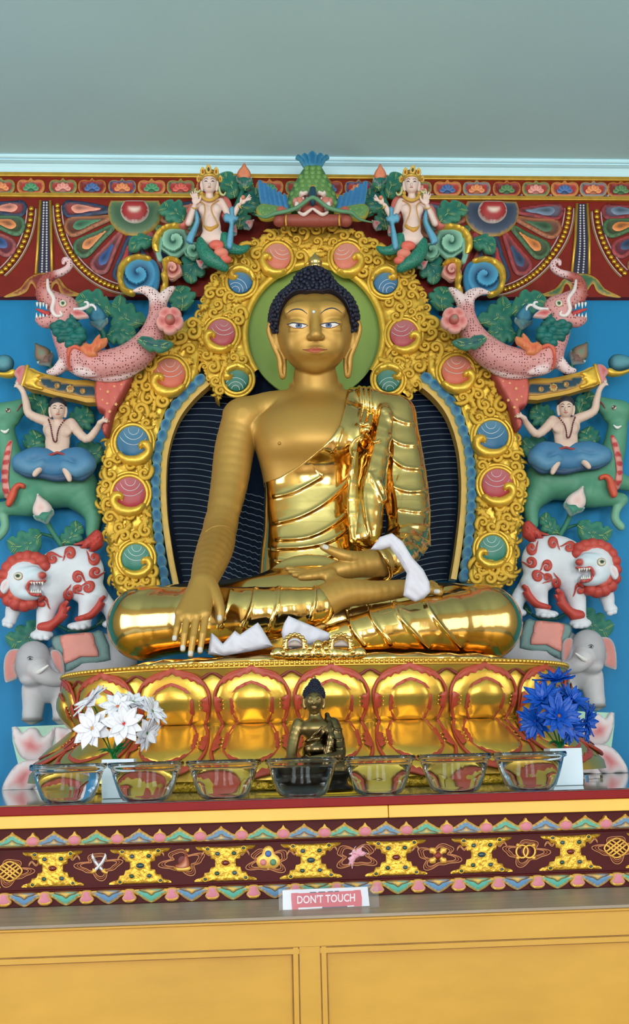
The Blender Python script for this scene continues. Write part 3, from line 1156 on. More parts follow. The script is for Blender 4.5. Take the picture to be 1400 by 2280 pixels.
# ---- round halo
hm = plane(-0.135)
hm0 = hm.at(12.0)
A0, A1 = math.radians(146), math.radians(394)
na, radii = 170, [(147, 2), (148, 12), (152, 17), (157, 17), (161, 12), (163, 10), (172, 11), (185, 13), (198, 14), (212, 14), (226, 12), (238, 10), (244, 4), (245, -62)]
V, C = [], []
for i in range(na + 1):
    a = A0 + (A1 - A0) * i / na
    for (r, h) in radii:
        rr, sq = r, 1.0
        if r > 165:
            f = (r - 165) / 80
            tgt = 245 + 14 * abs(math.cos(a)) ** 1.5 - 14 * max(-math.sin(a), 0) ** 2
            rr = 165 + f * (tgt - 165) + (3.5 * math.sin(a * 37) if r > 230 else 0)
            h = h + 3 * math.sin(a * 41 + r * .1) * math.sin(r * .23 + 2 * math.sin(a * 17)) if r < 240 else h
        V.append(hm0(HC[0] + rr * math.cos(a), HC[1] + rr * math.sin(a), float(h)))
nr = len(radii)
Fs = [(i * nr + k, i * nr + k + 1, (i + 1) * nr + k + 1, (i + 1) * nr + k) for i in range(na) for k in range(nr - 1)]
halo = fix_normals(make('halo_ring', V, Fs, GOLDLEAF, ar))
relief('halo_disc', [(HC[0] + 149 * math.cos(a), HC[1] + 149 * math.sin(a)) for a in np.linspace(0, 2 * PI, 61)[:-1]], plane(-0.10),
       mat('halo_green_paint', (132, 158, 70), rough=.5, var=.05, vscale=3), ar, thick=8, bulge=0, prof='none', sm=1, step=30)
HJ = [(617, 573, 30, (212, 112, 84), -1, .3, (.4, -.8)), (535, 627, 27, (44, 104, 148), 1, 3.6, (-.4, .7)), (492, 743, 31, (176, 66, 72), -1, .2, (.2, -.85)),
      (527, 845, 27, (44, 112, 92), 1, 3.3, (-.1, .8)),
      (772, 573, 30, (212, 112, 84), 1, -.3, (-.4, -.8)), (858, 628, 27, (44, 104, 148), -1, -3.6, (.4, .7)), (899, 745, 31, (176, 66, 72), 1, -.2, (-.2, -.85)),
      (865, 845, 27, (44, 112, 92), -1, -3.3, (.1, .8))]
for (cx, cy, r, rgb, cu, rot, arc) in HJ:
    cabochon(cx, cy, r, rgb, hm, ar, cu, base=18, rotc=rot, arc=arc)
ringpoly = [(HC[0] + 240 * math.cos(a) * (1 + .05 * abs(math.cos(a))), HC[1] + 238 * math.sin(a)) for a in np.linspace(A0, A1, 60)] + \
           [(HC[0] + 170 * math.cos(a), HC[1] + 170 * math.sin(a)) for a in np.linspace(A1, A0, 60)]
for i, (u, v) in enumerate(poisson(ringpoly, 18, [(j[0], j[1], j[2] + 12) for j in HJ], 9, tries=5000)):
    if i % 3 != 2:
        place_unit('scroll', SCROLL, u, v, rnd.uniform(10.5, 15), rnd.uniform(0, 6.28), hm, ar, 16, rnd.choice((-1, 1)))
    else:
        place_unit('leaf_curl', LEAFU, u, v, rnd.uniform(12, 16), rnd.uniform(0, 6.28), hm, ar, 16, rnd.choice((-1, 1)))
for i, a in enumerate(np.linspace(A0, A1, 76)):
    rr = 243 + 14 * abs(math.cos(a)) ** 1.5 - 14 * max(-math.sin(a), 0) ** 2
    place_unit('edge_scroll', SCROLL if i % 2 else LEAFU, HC[0] + rr * math.cos(a), HC[1] + rr * math.sin(a), 10, rnd.uniform(0, 6.28), hm, ar, 2, rnd.choice((-1, 1)))
# ================================================================== lotus throne
TABLE_Y = -1.5
TABLE_Z = float(P(700, 1777, TABLE_Y)[2])
TH_Y, TH_B = -0.56, 0.43
th_x = 0.5 * (P(150, 1500, TH_Y)[0] + P(1243, 1500, TH_Y)[0])
SX = 0.5 * (P(1243, 1500, TH_Y)[0] - P(150, 1500, TH_Y)[0]) / 546.5          # metres per px of the throne's width
TFZ = lambda y: float(P(700, y, TH_Y - TH_B)[2])
_k = [1470, 1478, 1490, 1506, 1530, 1553, 1575, 1592, 1606, 1618, 1632, 1650, 1670, 1690, 1712, 1734, 1742]
_o = [548, 548, 546, 547, 546, 543, 535, 526, 521, 525, 536, 556, 580, 600, 616, 626, 628]
WA = 521 * SX
_nt = 720
_tt = np.linspace(-PI, PI, _nt)                                              # 0 = front centre
_n = 2.5


def _sup(a, b):
    s, c = np.sin(_tt), -np.cos(_tt)
    x = np.sign(s) * np.abs(s) ** (2 / _n) * a
    y = np.sign(c) * np.abs(c) ** (2 / _n) * b
    return np.stack([x, y], 1)


_base = _sup(WA, TH_B - 27 * SX)
# even out the spacing
_seg = np.concatenate([[0], np.cumsum(np.hypot(*np.diff(_base, axis=0).T))])
_len = _seg[-1]
_ss = np.linspace(0, _len, 1201)
_base = np.stack([np.interp(_ss, _seg, _base[:, 0]), np.interp(_ss, _seg, _base[:, 1])], 1)
_tan = np.gradient(_base, axis=0); _tan /= np.linalg.norm(_tan, axis=1)[:, None]
_nor = np.stack([_tan[:, 1], -_tan[:, 0]], 1)
_nor = np.stack([np.convolve(np.pad(_nor[:, i], 20, mode='wrap'), np.ones(41) / 41, 'valid') for i in (0, 1)], 1)
_nor /= np.linalg.norm(_nor, axis=1)[:, None]


def throne_map(u, v, h=0.0):
    """u px along the rim from the front centre, v px height as seen at the front, h px outwards"""
    u = np.asarray(u, float); v = np.asarray(v, float)
    s = (u * SX + _len / 2) % _len
    bx = np.interp(s, _ss, _base[:, 0]); by = np.interp(s, _ss, _base[:, 1])
    nx = np.interp(s, _ss, _nor[:, 0]); ny = np.interp(s, _ss, _nor[:, 1])
    off = (np.interp(v, _k, _o) - 521 + np.asarray(h, float)) * SX
    zz = np.interp(v, _ky, _kz)
    return np.stack([th_x + bx + nx * off, TH_Y + by + ny * off, zz], -1)


_ky = np.arange(1440, 1780, 4.0)
_kz = np.array([TFZ(y) for y in _ky])
throne_map.s = SX
lt = thing('lotus_throne', 'gilded double lotus throne with red rimmed petals under the large golden statue', 'throne', (th_x, TH_Y, TABLE_Z))
# body: swept profile
nu = 180
prof_v = [1469, 1471, 1478, 1486, 1496, 1506, 1520, 1535, 1553, 1575, 1592, 1602, 1606, 1610, 1618, 1632, 1650, 1670, 1690, 1712, 1732]
inset = [6, 0, 0, 0, 6] + [8] * 7 + [4] + [8] * 7 + [14]
V, Fs = [], []
ul = np.linspace(0, _len / SX, nu, endpoint=False)
for v, i_ in zip(prof_v, inset):
    V.append(throne_map(ul, np.full(nu, v), np.full(nu, -i_)))
V = np.concatenate(V)
for k in range(len(prof_v) - 1):
    for i in range(nu):
        j = (i + 1) % nu
        Fs.append((k * nu + i, k * nu + j, (k + 1) * nu + j, (k + 1) * nu + i))
Fs.append(tuple(range(nu))); Fs.append(tuple((len(prof_v) - 1) * nu + i for i in range(nu)))
autosmooth(fix_normals(make('throne_body', V, Fs, GOLDTHRONE, lt)), 35)
# plinth under the petals
V = []
for z_, off in ((TABLE_Z, 40), (TABLE_Z + .004, 44), (float(_kz[np.searchsorted(_ky, 1728)]) + .004, 40)):
    q = throne_map(ul, np.full(nu, 1606.0), np.full(nu, off)); q[:, 2] = z_
    V.append(q)
V = np.concatenate(V)
Fs = [(k * nu + i, k * nu + (i + 1) % nu, (k + 1) * nu + (i + 1) % nu, (k + 1) * nu + i) for k in range(2) for i in range(nu)]
Fs.append(tuple(range(nu))); Fs.append(tuple(2 * nu + i for i in range(nu)))
fix_normals(make('plinth', V, Fs, GOLDROUGH, lt))
BEADT = unit_mesh('rim_bead', sphere_geo((0, 0, 0), (1, 1, 1), 8, 5), GOLDTHRONE)
LQ = _len / SX
for u in np.arange(-LQ * .30, LQ * .30, 9.4):
    c = throne_map(u, 1474.5, 1.5)
    put('rim_bead', BEADT, None, lt, at=Matrix.Translation(c) @ Matrix.Diagonal((4.6 * SX,) * 3 + (1,)))
ring = np.array(throne_map(ul, np.full(nu, 1481.0), np.full(nu, 0.0)))
make('rim_fillet', *tube_geo(ring, 2.6 * SX, 6, closed=True, up=(0, 0, 1)), GOLDTHRONE, lt)


def curve_tube(name, pts, h, r, material, parent, n=6, closed=False):
    p = crom(pts, n, closed)
    w = throne_map(p[:, 0], p[:, 1], np.full(len(p), h))
    return make(name, *tube_geo(w, r * SX, 7, closed=closed), material, parent)


def scal(n, r, ph=0):
    return [r * (1 + .35 * (i % 2)) for i in range(n)]


def petal(uc, up):
    """one big lotus petal with its raised inner lobe; up: the upper row, else the lower row that mirrors it"""
    vs = 1.04 - .26 * min(max((abs(uc - UC) - 250) / 350, 0), 1)
    f = (lambda x, y: (uc + x, 1606 - 1.06 * y)) if up else (lambda x, y: (uc + x, 1606 + y * vs))
    hw = 1.07 if up else 1.06
    L = lambda pts: [f(x * hw, y) for x, y in pts]
    out = [(0, 116), (14, 112), (38, 104), (54, 88), (64, 66), (65, 46), (61, 22), (54, 1), (0, 1), (-54, 1), (-61, 22), (-65, 46), (-64, 66), (-54, 88), (-38, 104), (-14, 112)]
    p = relief('petal', L(out), throne_map, GOLDTHRONE, lt, thick=2, bulge=9, sm=3, R=26, base=-6, step=7, back=False)
    inn = [(0, 87), (14, 83), (32, 75), (44, 60), (46, 42), (42, 24), (36, 10), (30, 1), (0, 1), (-30, 1), (-36, 10), (-42, 24), (-46, 42), (-44, 60), (-32, 75), (-14, 83)]
    L0 = L
    iw = .80 if up else .98
    L = lambda pts: L0([(x * iw, y) for x, y in pts])
    relief('petal_lobe', L(inn), throne_map, GOLDTHRONE, p, thick=5, bulge=15, sm=3, base=-3, step=6, back=False)
    edge = [(-54, 1), (-61, 22), (-65, 46), (-64, 66), (-54, 88), (-38, 104), (-14, 113), (0, 118), (14, 113), (38, 104), (54, 88), (64, 66), (65, 46), (61, 22), (54, 1)]
    curve_tube('outer_rim', L0(edge), 0.0, 3.1, REDRIM, p)
    e2 = [(-31, 1), (-37, 10), (-43, 24), (-47, 42), (-45, 60), (-32, 76), (-14, 85), (0, 89), (14, 85), (32, 76), (45, 60), (47, 42), (43, 24), (37, 10), (31, 1)]
    curve_tube('inner_rim', L(e2), 2.0, 2.7, REDRIM, p)
    cap = [(0, 118), (-14, 113), (-38, 104), (-54, 88), (-58, 78), (-50, 86), (-46, 84), (-40, 92), (-34, 89), (-28, 98), (-20, 95), (-13, 104), (-7, 102), (0, 110),
           (7, 102), (13, 104), (20, 95), (28, 98), (34, 89), (40, 92), (46, 84), (50, 86), (58, 78), (54, 88), (38, 104), (14, 113)]
    relief('scalloped_cap', L0(cap), throne_map, REDRIM, p, thick=4, bulge=2, sm=1, base=0, step=6, prof='flat', back=False)
    c2 = [(0, 89), (-14, 85), (-32, 76), (-43, 63), (-37, 66), (-32, 62), (-27, 70), (-20, 68), (-13, 77), (-6, 75), (0, 83), (6, 75), (13, 77), (20, 68), (27, 70), (32, 62), (37, 66), (43, 63), (32, 76), (14, 85)]
    relief('scalloped_cap', L(c2), throne_map, REDRIM, p, thick=8, bulge=2, sm=1, base=0, step=5, prof='flat', back=False)
    for sx in (-1, 1):
        for (bx, by, w_) in ((60, 40, 9), (43, 36, 7)):
            pad = [(sx * (bx + 4), by - 16), (sx * (bx + 4), by + 16), (sx * (bx - w_ * .3), by + 15), (sx * (bx - w_), by + 9), (sx * (bx - w_ * .5), by + 5), (sx * (bx - w_ * 1.2), by), (sx * (bx - w_ * .5), by - 5), (sx * (bx - w_), by - 10), (sx * (bx - w_ * .2), by - 15)]
            relief('side_pad', (L0 if bx > 50 else L)(pad), throne_map, REDRIM, p, thick=7, bulge=3, sm=2, base=0, step=5, back=False)
            for q in (-8, 0, 8):
                c = throne_map(*f(sx * hw * (1 if bx > 50 else iw) * (bx - w_ - 2), by + q), 9.0)
                put('pearl_dot', BEADT, None, p, at=Matrix.Translation(c) @ Matrix.Diagonal((1.9 * SX,) * 3 + (1,)))


PSP = 149.0
UC = 10.0
for k in range(-5, 6):
    petal(UC + k * PSP, True)
    petal(UC + k * PSP, False)
for k in range(-5, 6):
    u0 = UC + (k + .5) * PSP
    ol = [(u0 + x, 1606 - y) for x, y in [(0, 113), (14, 106), (30, 96), (26, 60), (10, 20), (0, 2), (-10, 20), (-26, 60), (-30, 96), (-14, 106)]]
    p = relief('inner_petal', ol, throne_map, GOLDTHRONE, lt, thick=2, bulge=4, sm=2, base=-10, step=8, back=False)
    curve_tube('dark_rim', [(u0 + x, 1606 - y) for x, y in [(-34, 92), (-16, 105), (0, 115), (16, 105), (34, 92)]], -5.0, 3.4, mat('dark_red_rim', (118, 40, 28), rough=.45), p)
    lo = [(u0 + x, 1606 + y) for x, y in [(-9, 3), (9, 3), (14, 40), (10, 90), (-10, 90), (-14, 40)]]
    relief('inner_petal', lo, throne_map, GOLDTHRONE, lt, thick=2, bulge=4, sm=2, base=-9, step=8, back=False)
THRONE_TOP = float(_kz[np.searchsorted(_ky, 1469)])
THRONE_TOP = float(throne_map(0.0, 1469.0)[2])
# ================================================================== the large seated statue
bd = thing('seated_statue', 'large golden seated figure with blue curled hair and polished robe on the lotus throne', 'statue', (th_x, -0.5, THRONE_TOP))


def J(px, py, Y):
    return P(px, py, Y)


def S_(px, py, Y):
    return float(np.linalg.norm(P(px + 1, py, Y) - P(px, py, Y)))


class Fig(Body):
    """joints given as (px, py, Y); radii in px at that place"""
    def eb(s, p, r, k=12, col=None, rot=None, cut=False):
        q = J(*p); c = S_(*p)
        return s.ball(q, np.array(r, float) * c if not np.isscalar(r) else r * c, col, k * c, rot, cut)

    def ch(s, pts, rad, k=12, col=None):
        c = S_(*pts[0])
        return s.chain([J(*p) for p in pts], [r * S_(*p) for r, p in zip(rad, pts)], col, k * c)


TYB = -0.40
HD = np.array(J(700, 728, -0.50))
dc = CAM - HD
dc[2] *= 0.85; dc[0] *= 0.5
HF = dc / np.linalg.norm(dc)
HX = np.cross(np.array([0, 0, 1.0]), HF) * 1.0
HX /= np.linalg.norm(HX)
HU = np.cross(HF, HX)
if HX[0] < 0:
    HX = -HX; HU = np.cross(HF, -HX)
HU = HU if HU[2] > 0 else -HU
HS = S_(700, 728, -0.50)
HROT = np.stack([HX, HU, HF], 1)


def hp(x, y, z):
    return HD + HS * (x * HX + y * HU + z * HF)


def head(b, k=1.0):
    e = lambda c, r, kk=10, cut=False: b.ball(hp(*c), np.array(r, float) * HS, None, kk * HS, HROT, cut)
    e((0, 14, -22), (84, 72, 76))
    e((0, -15, 0), (82, 84, 71), 14)
    e((0, -58, 6), (57, 44, 54), 14)
    e((0, -81, 38), (23, 17, 17), 18)
    for s in (-1, 1):
        e((s * 38, -38, 46), (23, 26, 18), 24)
        e((s * 34, 32, 50), (32, 17, 12), 22)                # brow
        e((s * 34, -1, 79), (25, 10, 9.5), 12, True)          # socket
        e((s * 35, 4, 57), (24, 11.5, 11.5), 4)             # lid
        e((s * 35, -9, 58), (22, 8, 9), 5)                  # lower lid
        e((s * 12, -26, 77), (7.5, 6.5, 8.5), 4)
        e((s * 7, -32.5, 80), (3.4, 2.2, 4), 2, True)
    b.cone(hp(0, 30, 58), hp(0, -18, 82), 10 * HS, 11.5 * HS, None, 8 * HS)
    e((0, -22, 86), (11, 10, 10), 6)
    e((0, -53, 58), (31, 17, 17), 14)
    e((0, -49.5, 72), (18, 4.6, 6.5), 3)
    e((0, -58, 71), (16, 5.2, 7), 3)
    e((0, -53.5, 80), (26, 1.3, 7), 1.5, True)
    e((0, -40, 79), (3, 6, 3), 3, True)
    for s in (-1, 1):                                       # long ears
        pts = [(s * 84, -8, -12), (s * 90, 12, -14), (s * 98, 10, -16), (s * 101, -6, -16), (s * 95, -28, -12), (s * 87, -48, -8), (s * 79, -66, -6), (s * 76, -88, -4), (s * 73, -108, -4)]
        b.chain([hp(*p) for p in pts], [v * HS for v in (5, 5, 5.5, 6, 6, 6, 6.5, 7.5, 7)], None, 4 * HS)
        b.chain([hp(s * 80, -2, -16), hp(s * 85, -34, -12), hp(s * 74, -52, -8), hp(s * 68, -76, -6), hp(s * 70, -106, -4)], [v * HS for v in (10, 9, 5, 4.5, 5)], None, 4 * HS)
        b.ball(hp(s * 71, -92, 4), np.array((2.2, 12, 6)) * HS, None, 2 * HS, HROT, True)


body = Fig(0.0023)
head(body)
body.cone(hp(0, -70, -24), J(703, 866, TYB), 45 * HS, 49 * HS, None, 6 * HS)
for yy in (852, 866):
    q = J(703, yy, TYB - .004); body.ball(q, np.array((50.5, 3.0, 50.5)) * HS, None, 5 * HS)
# trunk
TRUNK = [(700, 992, TYB, 124), (700, 1060, TYB, 108), (700, 1150, TYB, 100), (700, 1240, TYB, 108), (700, 1310, TYB, 122)]


def trunk(b, grow=0.0, sq=.60, i0=0):
    T = TRUNK[i0:]
    for p, q in zip(T[:-1], T[1:]):
        c = S_(*p[:3])
        b.add('flat', (np.array(J(*p[:3])), np.array(J(*q[:3])), (p[3] + grow) * c, (q[3] + grow) * S_(*q[:3]), sq), None, 26 * c)


trunk(body)
body.eb((700, 964, TYB), (138, 94, 78), 22)
body.ch([(640, 902, TYB), (592, 910, TYB), (542, 930, TYB)], (34, 36, 38), 24)
body.ch([(766, 902, TYB), (812, 909, TYB), (872, 930, TYB)], (34, 37, 40), 24)
body.eb((700, 1000, TYB - .03), (110, 80, 52), 50)
# right arm reaching down over the knee
body.ch([(539, 934, TYB), (522, 1000, TYB - .005), (510, 1080, TYB - .03), (491, 1170, TYB - .09)], (44, 44, 41, 34.5), 24)
body.ch([(491, 1170, TYB - .09), (481, 1214, -.56), (465, 1260, -.70), (452, 1299, -.82)], (35, 40.5, 36.5, 28), 14)
KN = [(400, 1364, -.905, 9.0), (417, 1371, -.915, 9.4), (437, 1372, -.92, 9.6), (458, 1366, -.915, 9.4)]
MID = [(394, 1398, -.925), (411, 1412, -.935), (430, 1420, -.94), (451, 1412, -.935)]
TIP = [(389, 1424, -.93), (407, 1446, -.938), (424, 1458, -.94), (445, 1450, -.936)]
for (kx, ky, kY, kr), md_, tp in zip(KN, MID, TIP):
    body.ch([(452 + (kx - 430) * .35, 1305, -.83), (kx, ky, kY)], (21, kr + 2.5), 12)
    body.ch([(kx, ky, kY), md_], (kr, kr - 1.2), 2.5)
    body.ch([md_, tp], (kr - 1.0, kr - 2.6), 1.5)
body.ch([(468, 1308, -.84), (482, 1334, -.87), (489, 1358, -.885), (488, 1384, -.89)], (19, 14, 10.5, 8), 6)
# left hand lying in the lap, palm up
LH = -.70
body.ch([(905, 1225, -.50), (862, 1250, -.62), (820, 1255, -.67)], (34, 31, 29), 10)
body.ch([(822, 1254, -.67), (770, 1266, -.70), (735, 1274, -.71)], (29, 23, 17), 10)
for i, (tx, ty, tY, oy) in enumerate(((640, 1266, -.70, 0), (646, 1273, -.725, 4), (655, 1280, -.745, 8), (668, 1286, -.76, 11))):
    body.ch([(738, 1266 + oy, -.70 - .014 * i), (690, 1276 + oy * .7, tY - .005), (tx, ty, tY)], (11.5, 9, 6.5), 2.5)
body.ch([(812, 1248, -.68), (775, 1240, -.715), (745, 1229, -.72), (718, 1217, -.715)], (20, 14.5, 10.5, 7.5), 6)
# the foot that rests on the far thigh
body.ch([(640, 1362, -.78), (705, 1346, -.79), (760, 1322, -.77), (832, 1318, -.735), (905, 1310, -.71), (950, 1312, -.70)], (38, 38, 33, 25, 19, 15), 12)
body.eb((744, 1300, -.76), (20, 14, 20), 14)
for i, (x, y, Y, r) in enumerate(((978, 1318, -.715, 9.5), (972, 1309, -.70, 7.5), (969, 1304, -.685, 7), (965, 1300, -.67, 6.5), (960, 1297, -.655, 6))):
    body.ch([(942, 1311, -.70 + .01 * i), (x, y, Y)], (9, r), 3)
q = J(622, 987, TYB - .1)
BV, BQ, _ = body.mesh('body', smooth_it=3)
body_o = make('body', BV, BQ, GOLDBODY, bd)
sel = BV[BQ[:, 0]][:, 2] > float(P(700, 880, -.5)[2])
HBVH = bvh_of(BV, BQ[sel])


def on_bvh(bvh, s, base=0.4):
    def m(u, v, h=0.0):
        u = np.asarray(u, float); v = np.asarray(v, float)
        h = np.broadcast_to(np.asarray(h, float), u.shape)
        out = np.full(u.shape + (3,), np.nan)
        for i in np.ndindex(u.shape):
            q = ray_to(bvh, u[i], v[i], (base + h[i]) * s)
            if q is not None:
                out[i] = q
        miss = np.isnan(out[..., 0])
        if miss.any():                                      # past the body's edge: stay at the depth of the rest
            Ym = np.nanmedian(out[..., 1]) if not miss.all() else -.2
            out[miss] = P(u[miss], v[miss], np.full(miss.sum(), Ym))
        return out
    m.s = s
    return m


fm_ = on_bvh(HBVH, HS)


def surf_tube(name, pts, r, material, parent, bvh=None, col=None, n=5, off=0.3, nseg=6, s=None):
    p = crom(pts, n)
    rr = np.interp(np.linspace(0, 1, len(p)), np.linspace(0, 1, len(r)), r) if not np.isscalar(r) else np.full(len(p), r)
    w = [ray_to(bvh or HBVH, x, y, off * HS) for x, y in p]
    k = [i for i, q in enumerate(w) if q is not None]
    if len(k) < 2:
        return None
    return make(name, *tube_geo(np.array([w[i] for i in k]), rr[k] * (s or HS), nseg), material, parent, None if col is None else lin(col))


def face_paint(m, parent, bvh, L=True):
    for sx, (cx, cy) in ((-1, (663.5, 725)), (1, (733, 724))):
        f = -sx
        almond = [(cx + sx * 21, cy - 2.5), (cx + sx * 12, cy - 5), (cx, cy - 4), (cx - sx * 12, cy - 2.8), (cx - sx * 20, cy), (cx - sx * 13, cy + 4.2), (cx, cy + 5.5), (cx + sx * 12, cy + 3.2)]
        ey = relief('eye', almond, m, PAINT, parent, thick=0.4, bulge=0.6, sm=3, step=2.5, col=(232, 226, 222), back=False)
        ix = cx + (1.5 if sx < 0 else -1.5)
        iris = [(ix + 7 * math.cos(a), min(max(cy + .3 + 6.2 * math.sin(a), cy - 4.2), cy + 5)) for a in np.linspace(0, 2 * PI, 15)[:-1]]
        relief('iris', iris, m, PAINT, ey, thick=1.0, bulge=.5, sm=1, step=2.5, back=False, cf=bands([(60, 76, 120), (104, 130, 176), (90, 116, 166)], [0, .3, 1]))
        relief('pupil', [(ix + 2.8 * math.cos(a), cy - 1.5 + 2.8 * math.sin(a)) for a in np.linspace(0, 2 * PI, 11)[:-1]], m, PAINT, ey, thick=1.6, bulge=.3, sm=1, step=2, back=False, col=(24, 26, 44))
        surf_tube('eye_line', [(cx + sx * 25, cy - 3.6), (cx + sx * 20, cy - 3.4), (cx + sx * 12, cy - 6), (cx, cy - 5.2), (cx - sx * 12, cy - 3.8), (cx - sx * 22, cy)], [.4, 1.2, 1.5, 1.4, 1.2, .4], PAINT, ey, bvh, (66, 62, 74), off=.9)
        surf_tube('lower_line', [(cx + sx * 22, cy - 2), (cx + sx * 12, cy + 4.5), (cx, cy + 6.5), (cx - sx * 12, cy + 5), (cx - sx * 21, cy)], [.3, .6, .7, .6, .3], PAINT, ey, bvh, (150, 90, 60), off=.8)
    surf_tube('eyebrow', [(638, 699), (648, 691), (660, 688), (672, 690), (684, 699)], [.4, 1.2, 1.6, 1.3, .5], PAINT, parent, bvh, (52, 58, 84))
    surf_tube('eyebrow', [(713, 699), (724, 690), (738, 686), (750, 689), (761, 697)], [.5, 1.3, 1.6, 1.2, .4], PAINT, parent, bvh, (52, 58, 84))
    lips = [(677, 778.5), (685, 777), (692, 774.2), (697, 773.6), (700, 774.8), (703, 773.6), (709, 774.2), (718, 777), (725, 778.2), (717, 781.5), (708, 784.8), (700, 785.6), (692, 784.8), (684, 782)]
    lp = relief('lips', lips, m, PAINT, parent, thick=.4, bulge=.8, sm=2, step=2.5, back=False, cf=bands([(158, 74, 46), (178, 90, 58)], [0, .5]))
    surf_tube('lip_line', [(674, 778.5), (688, 778.8), (700, 779.8), (714, 778.8), (728, 778)], [.9, .6, .6, .6, .9], PAINT, lp, bvh, (110, 50, 38), off=1.0)


face_paint(fm_, bd, HBVH)
q = ray_to(HBVH, 698.5, 695, 1.0 * HS)
make('urna', *sphere_geo(q, 3.6 * HS, 10, 6), mat('urna_stone', (214, 226, 226), rough=.15), bd)

# hair: cap, top knot, curls
HAIRM = mat('hair_blue_paint', (10, 14, 42), rough=.55, var=.15, vscale=60)
hair = Body(0.0026)
e = lambda c, r, kk=8, cut=False: hair.ball(hp(*c), np.array(r, float) * HS, None, kk * HS, HROT, cut)
e((0, 20, -24), (97, 83, 90))
e((0, 12, -40), (96, 70, 76), 10)
e((0, 92, -26), (44, 38, 44), 16)
e((0, -28, 62), (84, 107, 90), 2, True)
for s in (-1, 1):
    e((s * 38, -16, 62), (48, 101, 90), 4, True)
e((0, -75, -20), (130, 84, 130), 4, True)
HV, HQ, _ = hair.mesh('hair', smooth_it=1)
hair_o = make('hair', HV, HQ, HAIRM, bd)
N_ = vnormals(HV, HQ)
order = list(range(len(HV))); random.Random(3).shuffle(order)
keep_, cell, cs = [], {}, 8.6 * HS
for i in order:
    p = HV[i]
    loc = (p - HD) @ HROT / HS
    if N_[i] @ HF < -.5 or (((loc - np.array((0, -28, 62))) / np.array((84, 107, 90))) ** 2).sum() < 1.10 or (((loc - np.array((38 * np.sign(loc[0]), -16, 62))) / np.array((48, 101, 90))) ** 2).sum() < 1.10 or loc[1] < 10 and abs(loc[0]) < 70:
        continue
    key = tuple((p // cs).astype(int))
    ok = True
    for a in (-1, 0, 1):
        for b_ in (-1, 0, 1):
            for c_ in (-1, 0, 1):
                for j in cell.get((key[0] + a, key[1] + b_, key[2] + c_), ()):
                    if ((HV[j] - p) ** 2).sum() < cs * cs:
                        ok = False
                        break
    if ok:
        keep_.append(i); cell.setdefault(key, []).append(i)
parts = [sphere_geo(HV[i] + N_[i] * 1.5 * HS, 5.4 * HS, 7, 5) for i in keep_]
V, Fs = join_geo(parts)
o = make('hair_curls', V, Fs, HAIRM, hair_o)
o['kind'] = 'stuff'
# gold finial
fb = np.array(J(702, 594, -0.52)); fs = S_(702, 580, -.52)
prof = [(3, -6), (14, -4), (15, 0), (12, 3), (15, 6), (15.5, 11), (13, 17), (9, 22), (4.5, 27), (1.6, 31), (0.0001, 34)]
make('finial', *lathe_geo([(r * fs, z * fs * 1.05) for r, z in prof], 20, fb), GOLDSHINE, bd)
# finger nails
NAILM = mat('pale_nail_paint', (206, 200, 194), rough=.3)
sel = BV[BQ[:, 0]][:, 2] < float(P(700, 1190, -.7)[2])
LBVH = bvh_of(BV, BQ[sel])
nm = on_bvh(LBVH, HS, .2)
for (x, y, a, ln) in ((388.5, 1421, .1, 6), (407, 1443, .05, 6.5), (424, 1455, .05, 6.5), (445.5, 1447, -.05, 6.5), (488.5, 1376, 0, 7), (724, 1218, 1.9, 7), (972, 1317, 1.6, 7)):
    ca, sa = math.cos(a), math.sin(a)
    ol = [(x + ca * u - sa * v, y + sa * u + ca * v) for u, v in ((-4.2, -ln * .8), (0, -ln), (4.2, -ln * .8), (4.4, 3), (2.6, ln * .85), (-2.6, ln * .85), (-4.4, 3))]
    relief('nail', ol, nm, NAILM, bd, thick=.4, bulge=.7, sm=2, step=2.5, back=False)
# ---- the polished robe: upper garment with sleeve, then the folded legs
def fold_disp(folds, amp=3.2, w=4.0, step=2.2, decay=26.0, front=-0.15):
    """carve drapery ridges along photographed fold lines into the front of a garment"""
    fl = [(crom(f[0], 6), f[1] if len(f) > 1 else 1.0) for f in folds]

    def d(V, Q, col):
        N = vnormals(V, Q)
        x, y = proj(V)
        pts = np.stack([x, y], 1)
        H = np.zeros(len(V))
        fr_ = N[:, 1] < front
        idx = np.where(fr_)[0]
        for p, a in fl:
            lo, hi = p.min(0) - 60, p.max(0) + 60
            ii = idx[((pts[idx] > lo) & (pts[idx] < hi)).all(1)]
            if not len(ii):
                continue
            q = pts[ii]
            A, B = p[:-1], p[1:]
            AB = B - A
            t = np.clip(((q[:, None] - A) * AB).sum(2) / ((AB ** 2).sum(1) + 1e-9), 0, 1)
            c = A + t[..., None] * AB
            D = np.sqrt(((q[:, None] - c) ** 2).sum(2))
            j = D.argmin(1)
            dd = D[np.arange(len(ii)), j]
            rel = q - c[np.arange(len(ii)), j]
            sg = np.sign(AB[j, 0] * rel[:, 1] - AB[j, 1] * rel[:, 0])
            endf = np.ones(len(ii))
            tt = (j + t[np.arange(len(ii)), j]) / len(A)
            endf = np.clip(np.minimum(tt, 1 - tt) * 10 + .15, 0, 1)
            hgt = amp * np.exp(-(dd / w) ** 2) + step * np.exp(-dd / decay) * (1 / (1 + np.exp(sg * dd / 1.3)))
            H[ii] += a * hgt * endf
        V = V + N * (H * HS)[:, None]
        return V, col
    return d


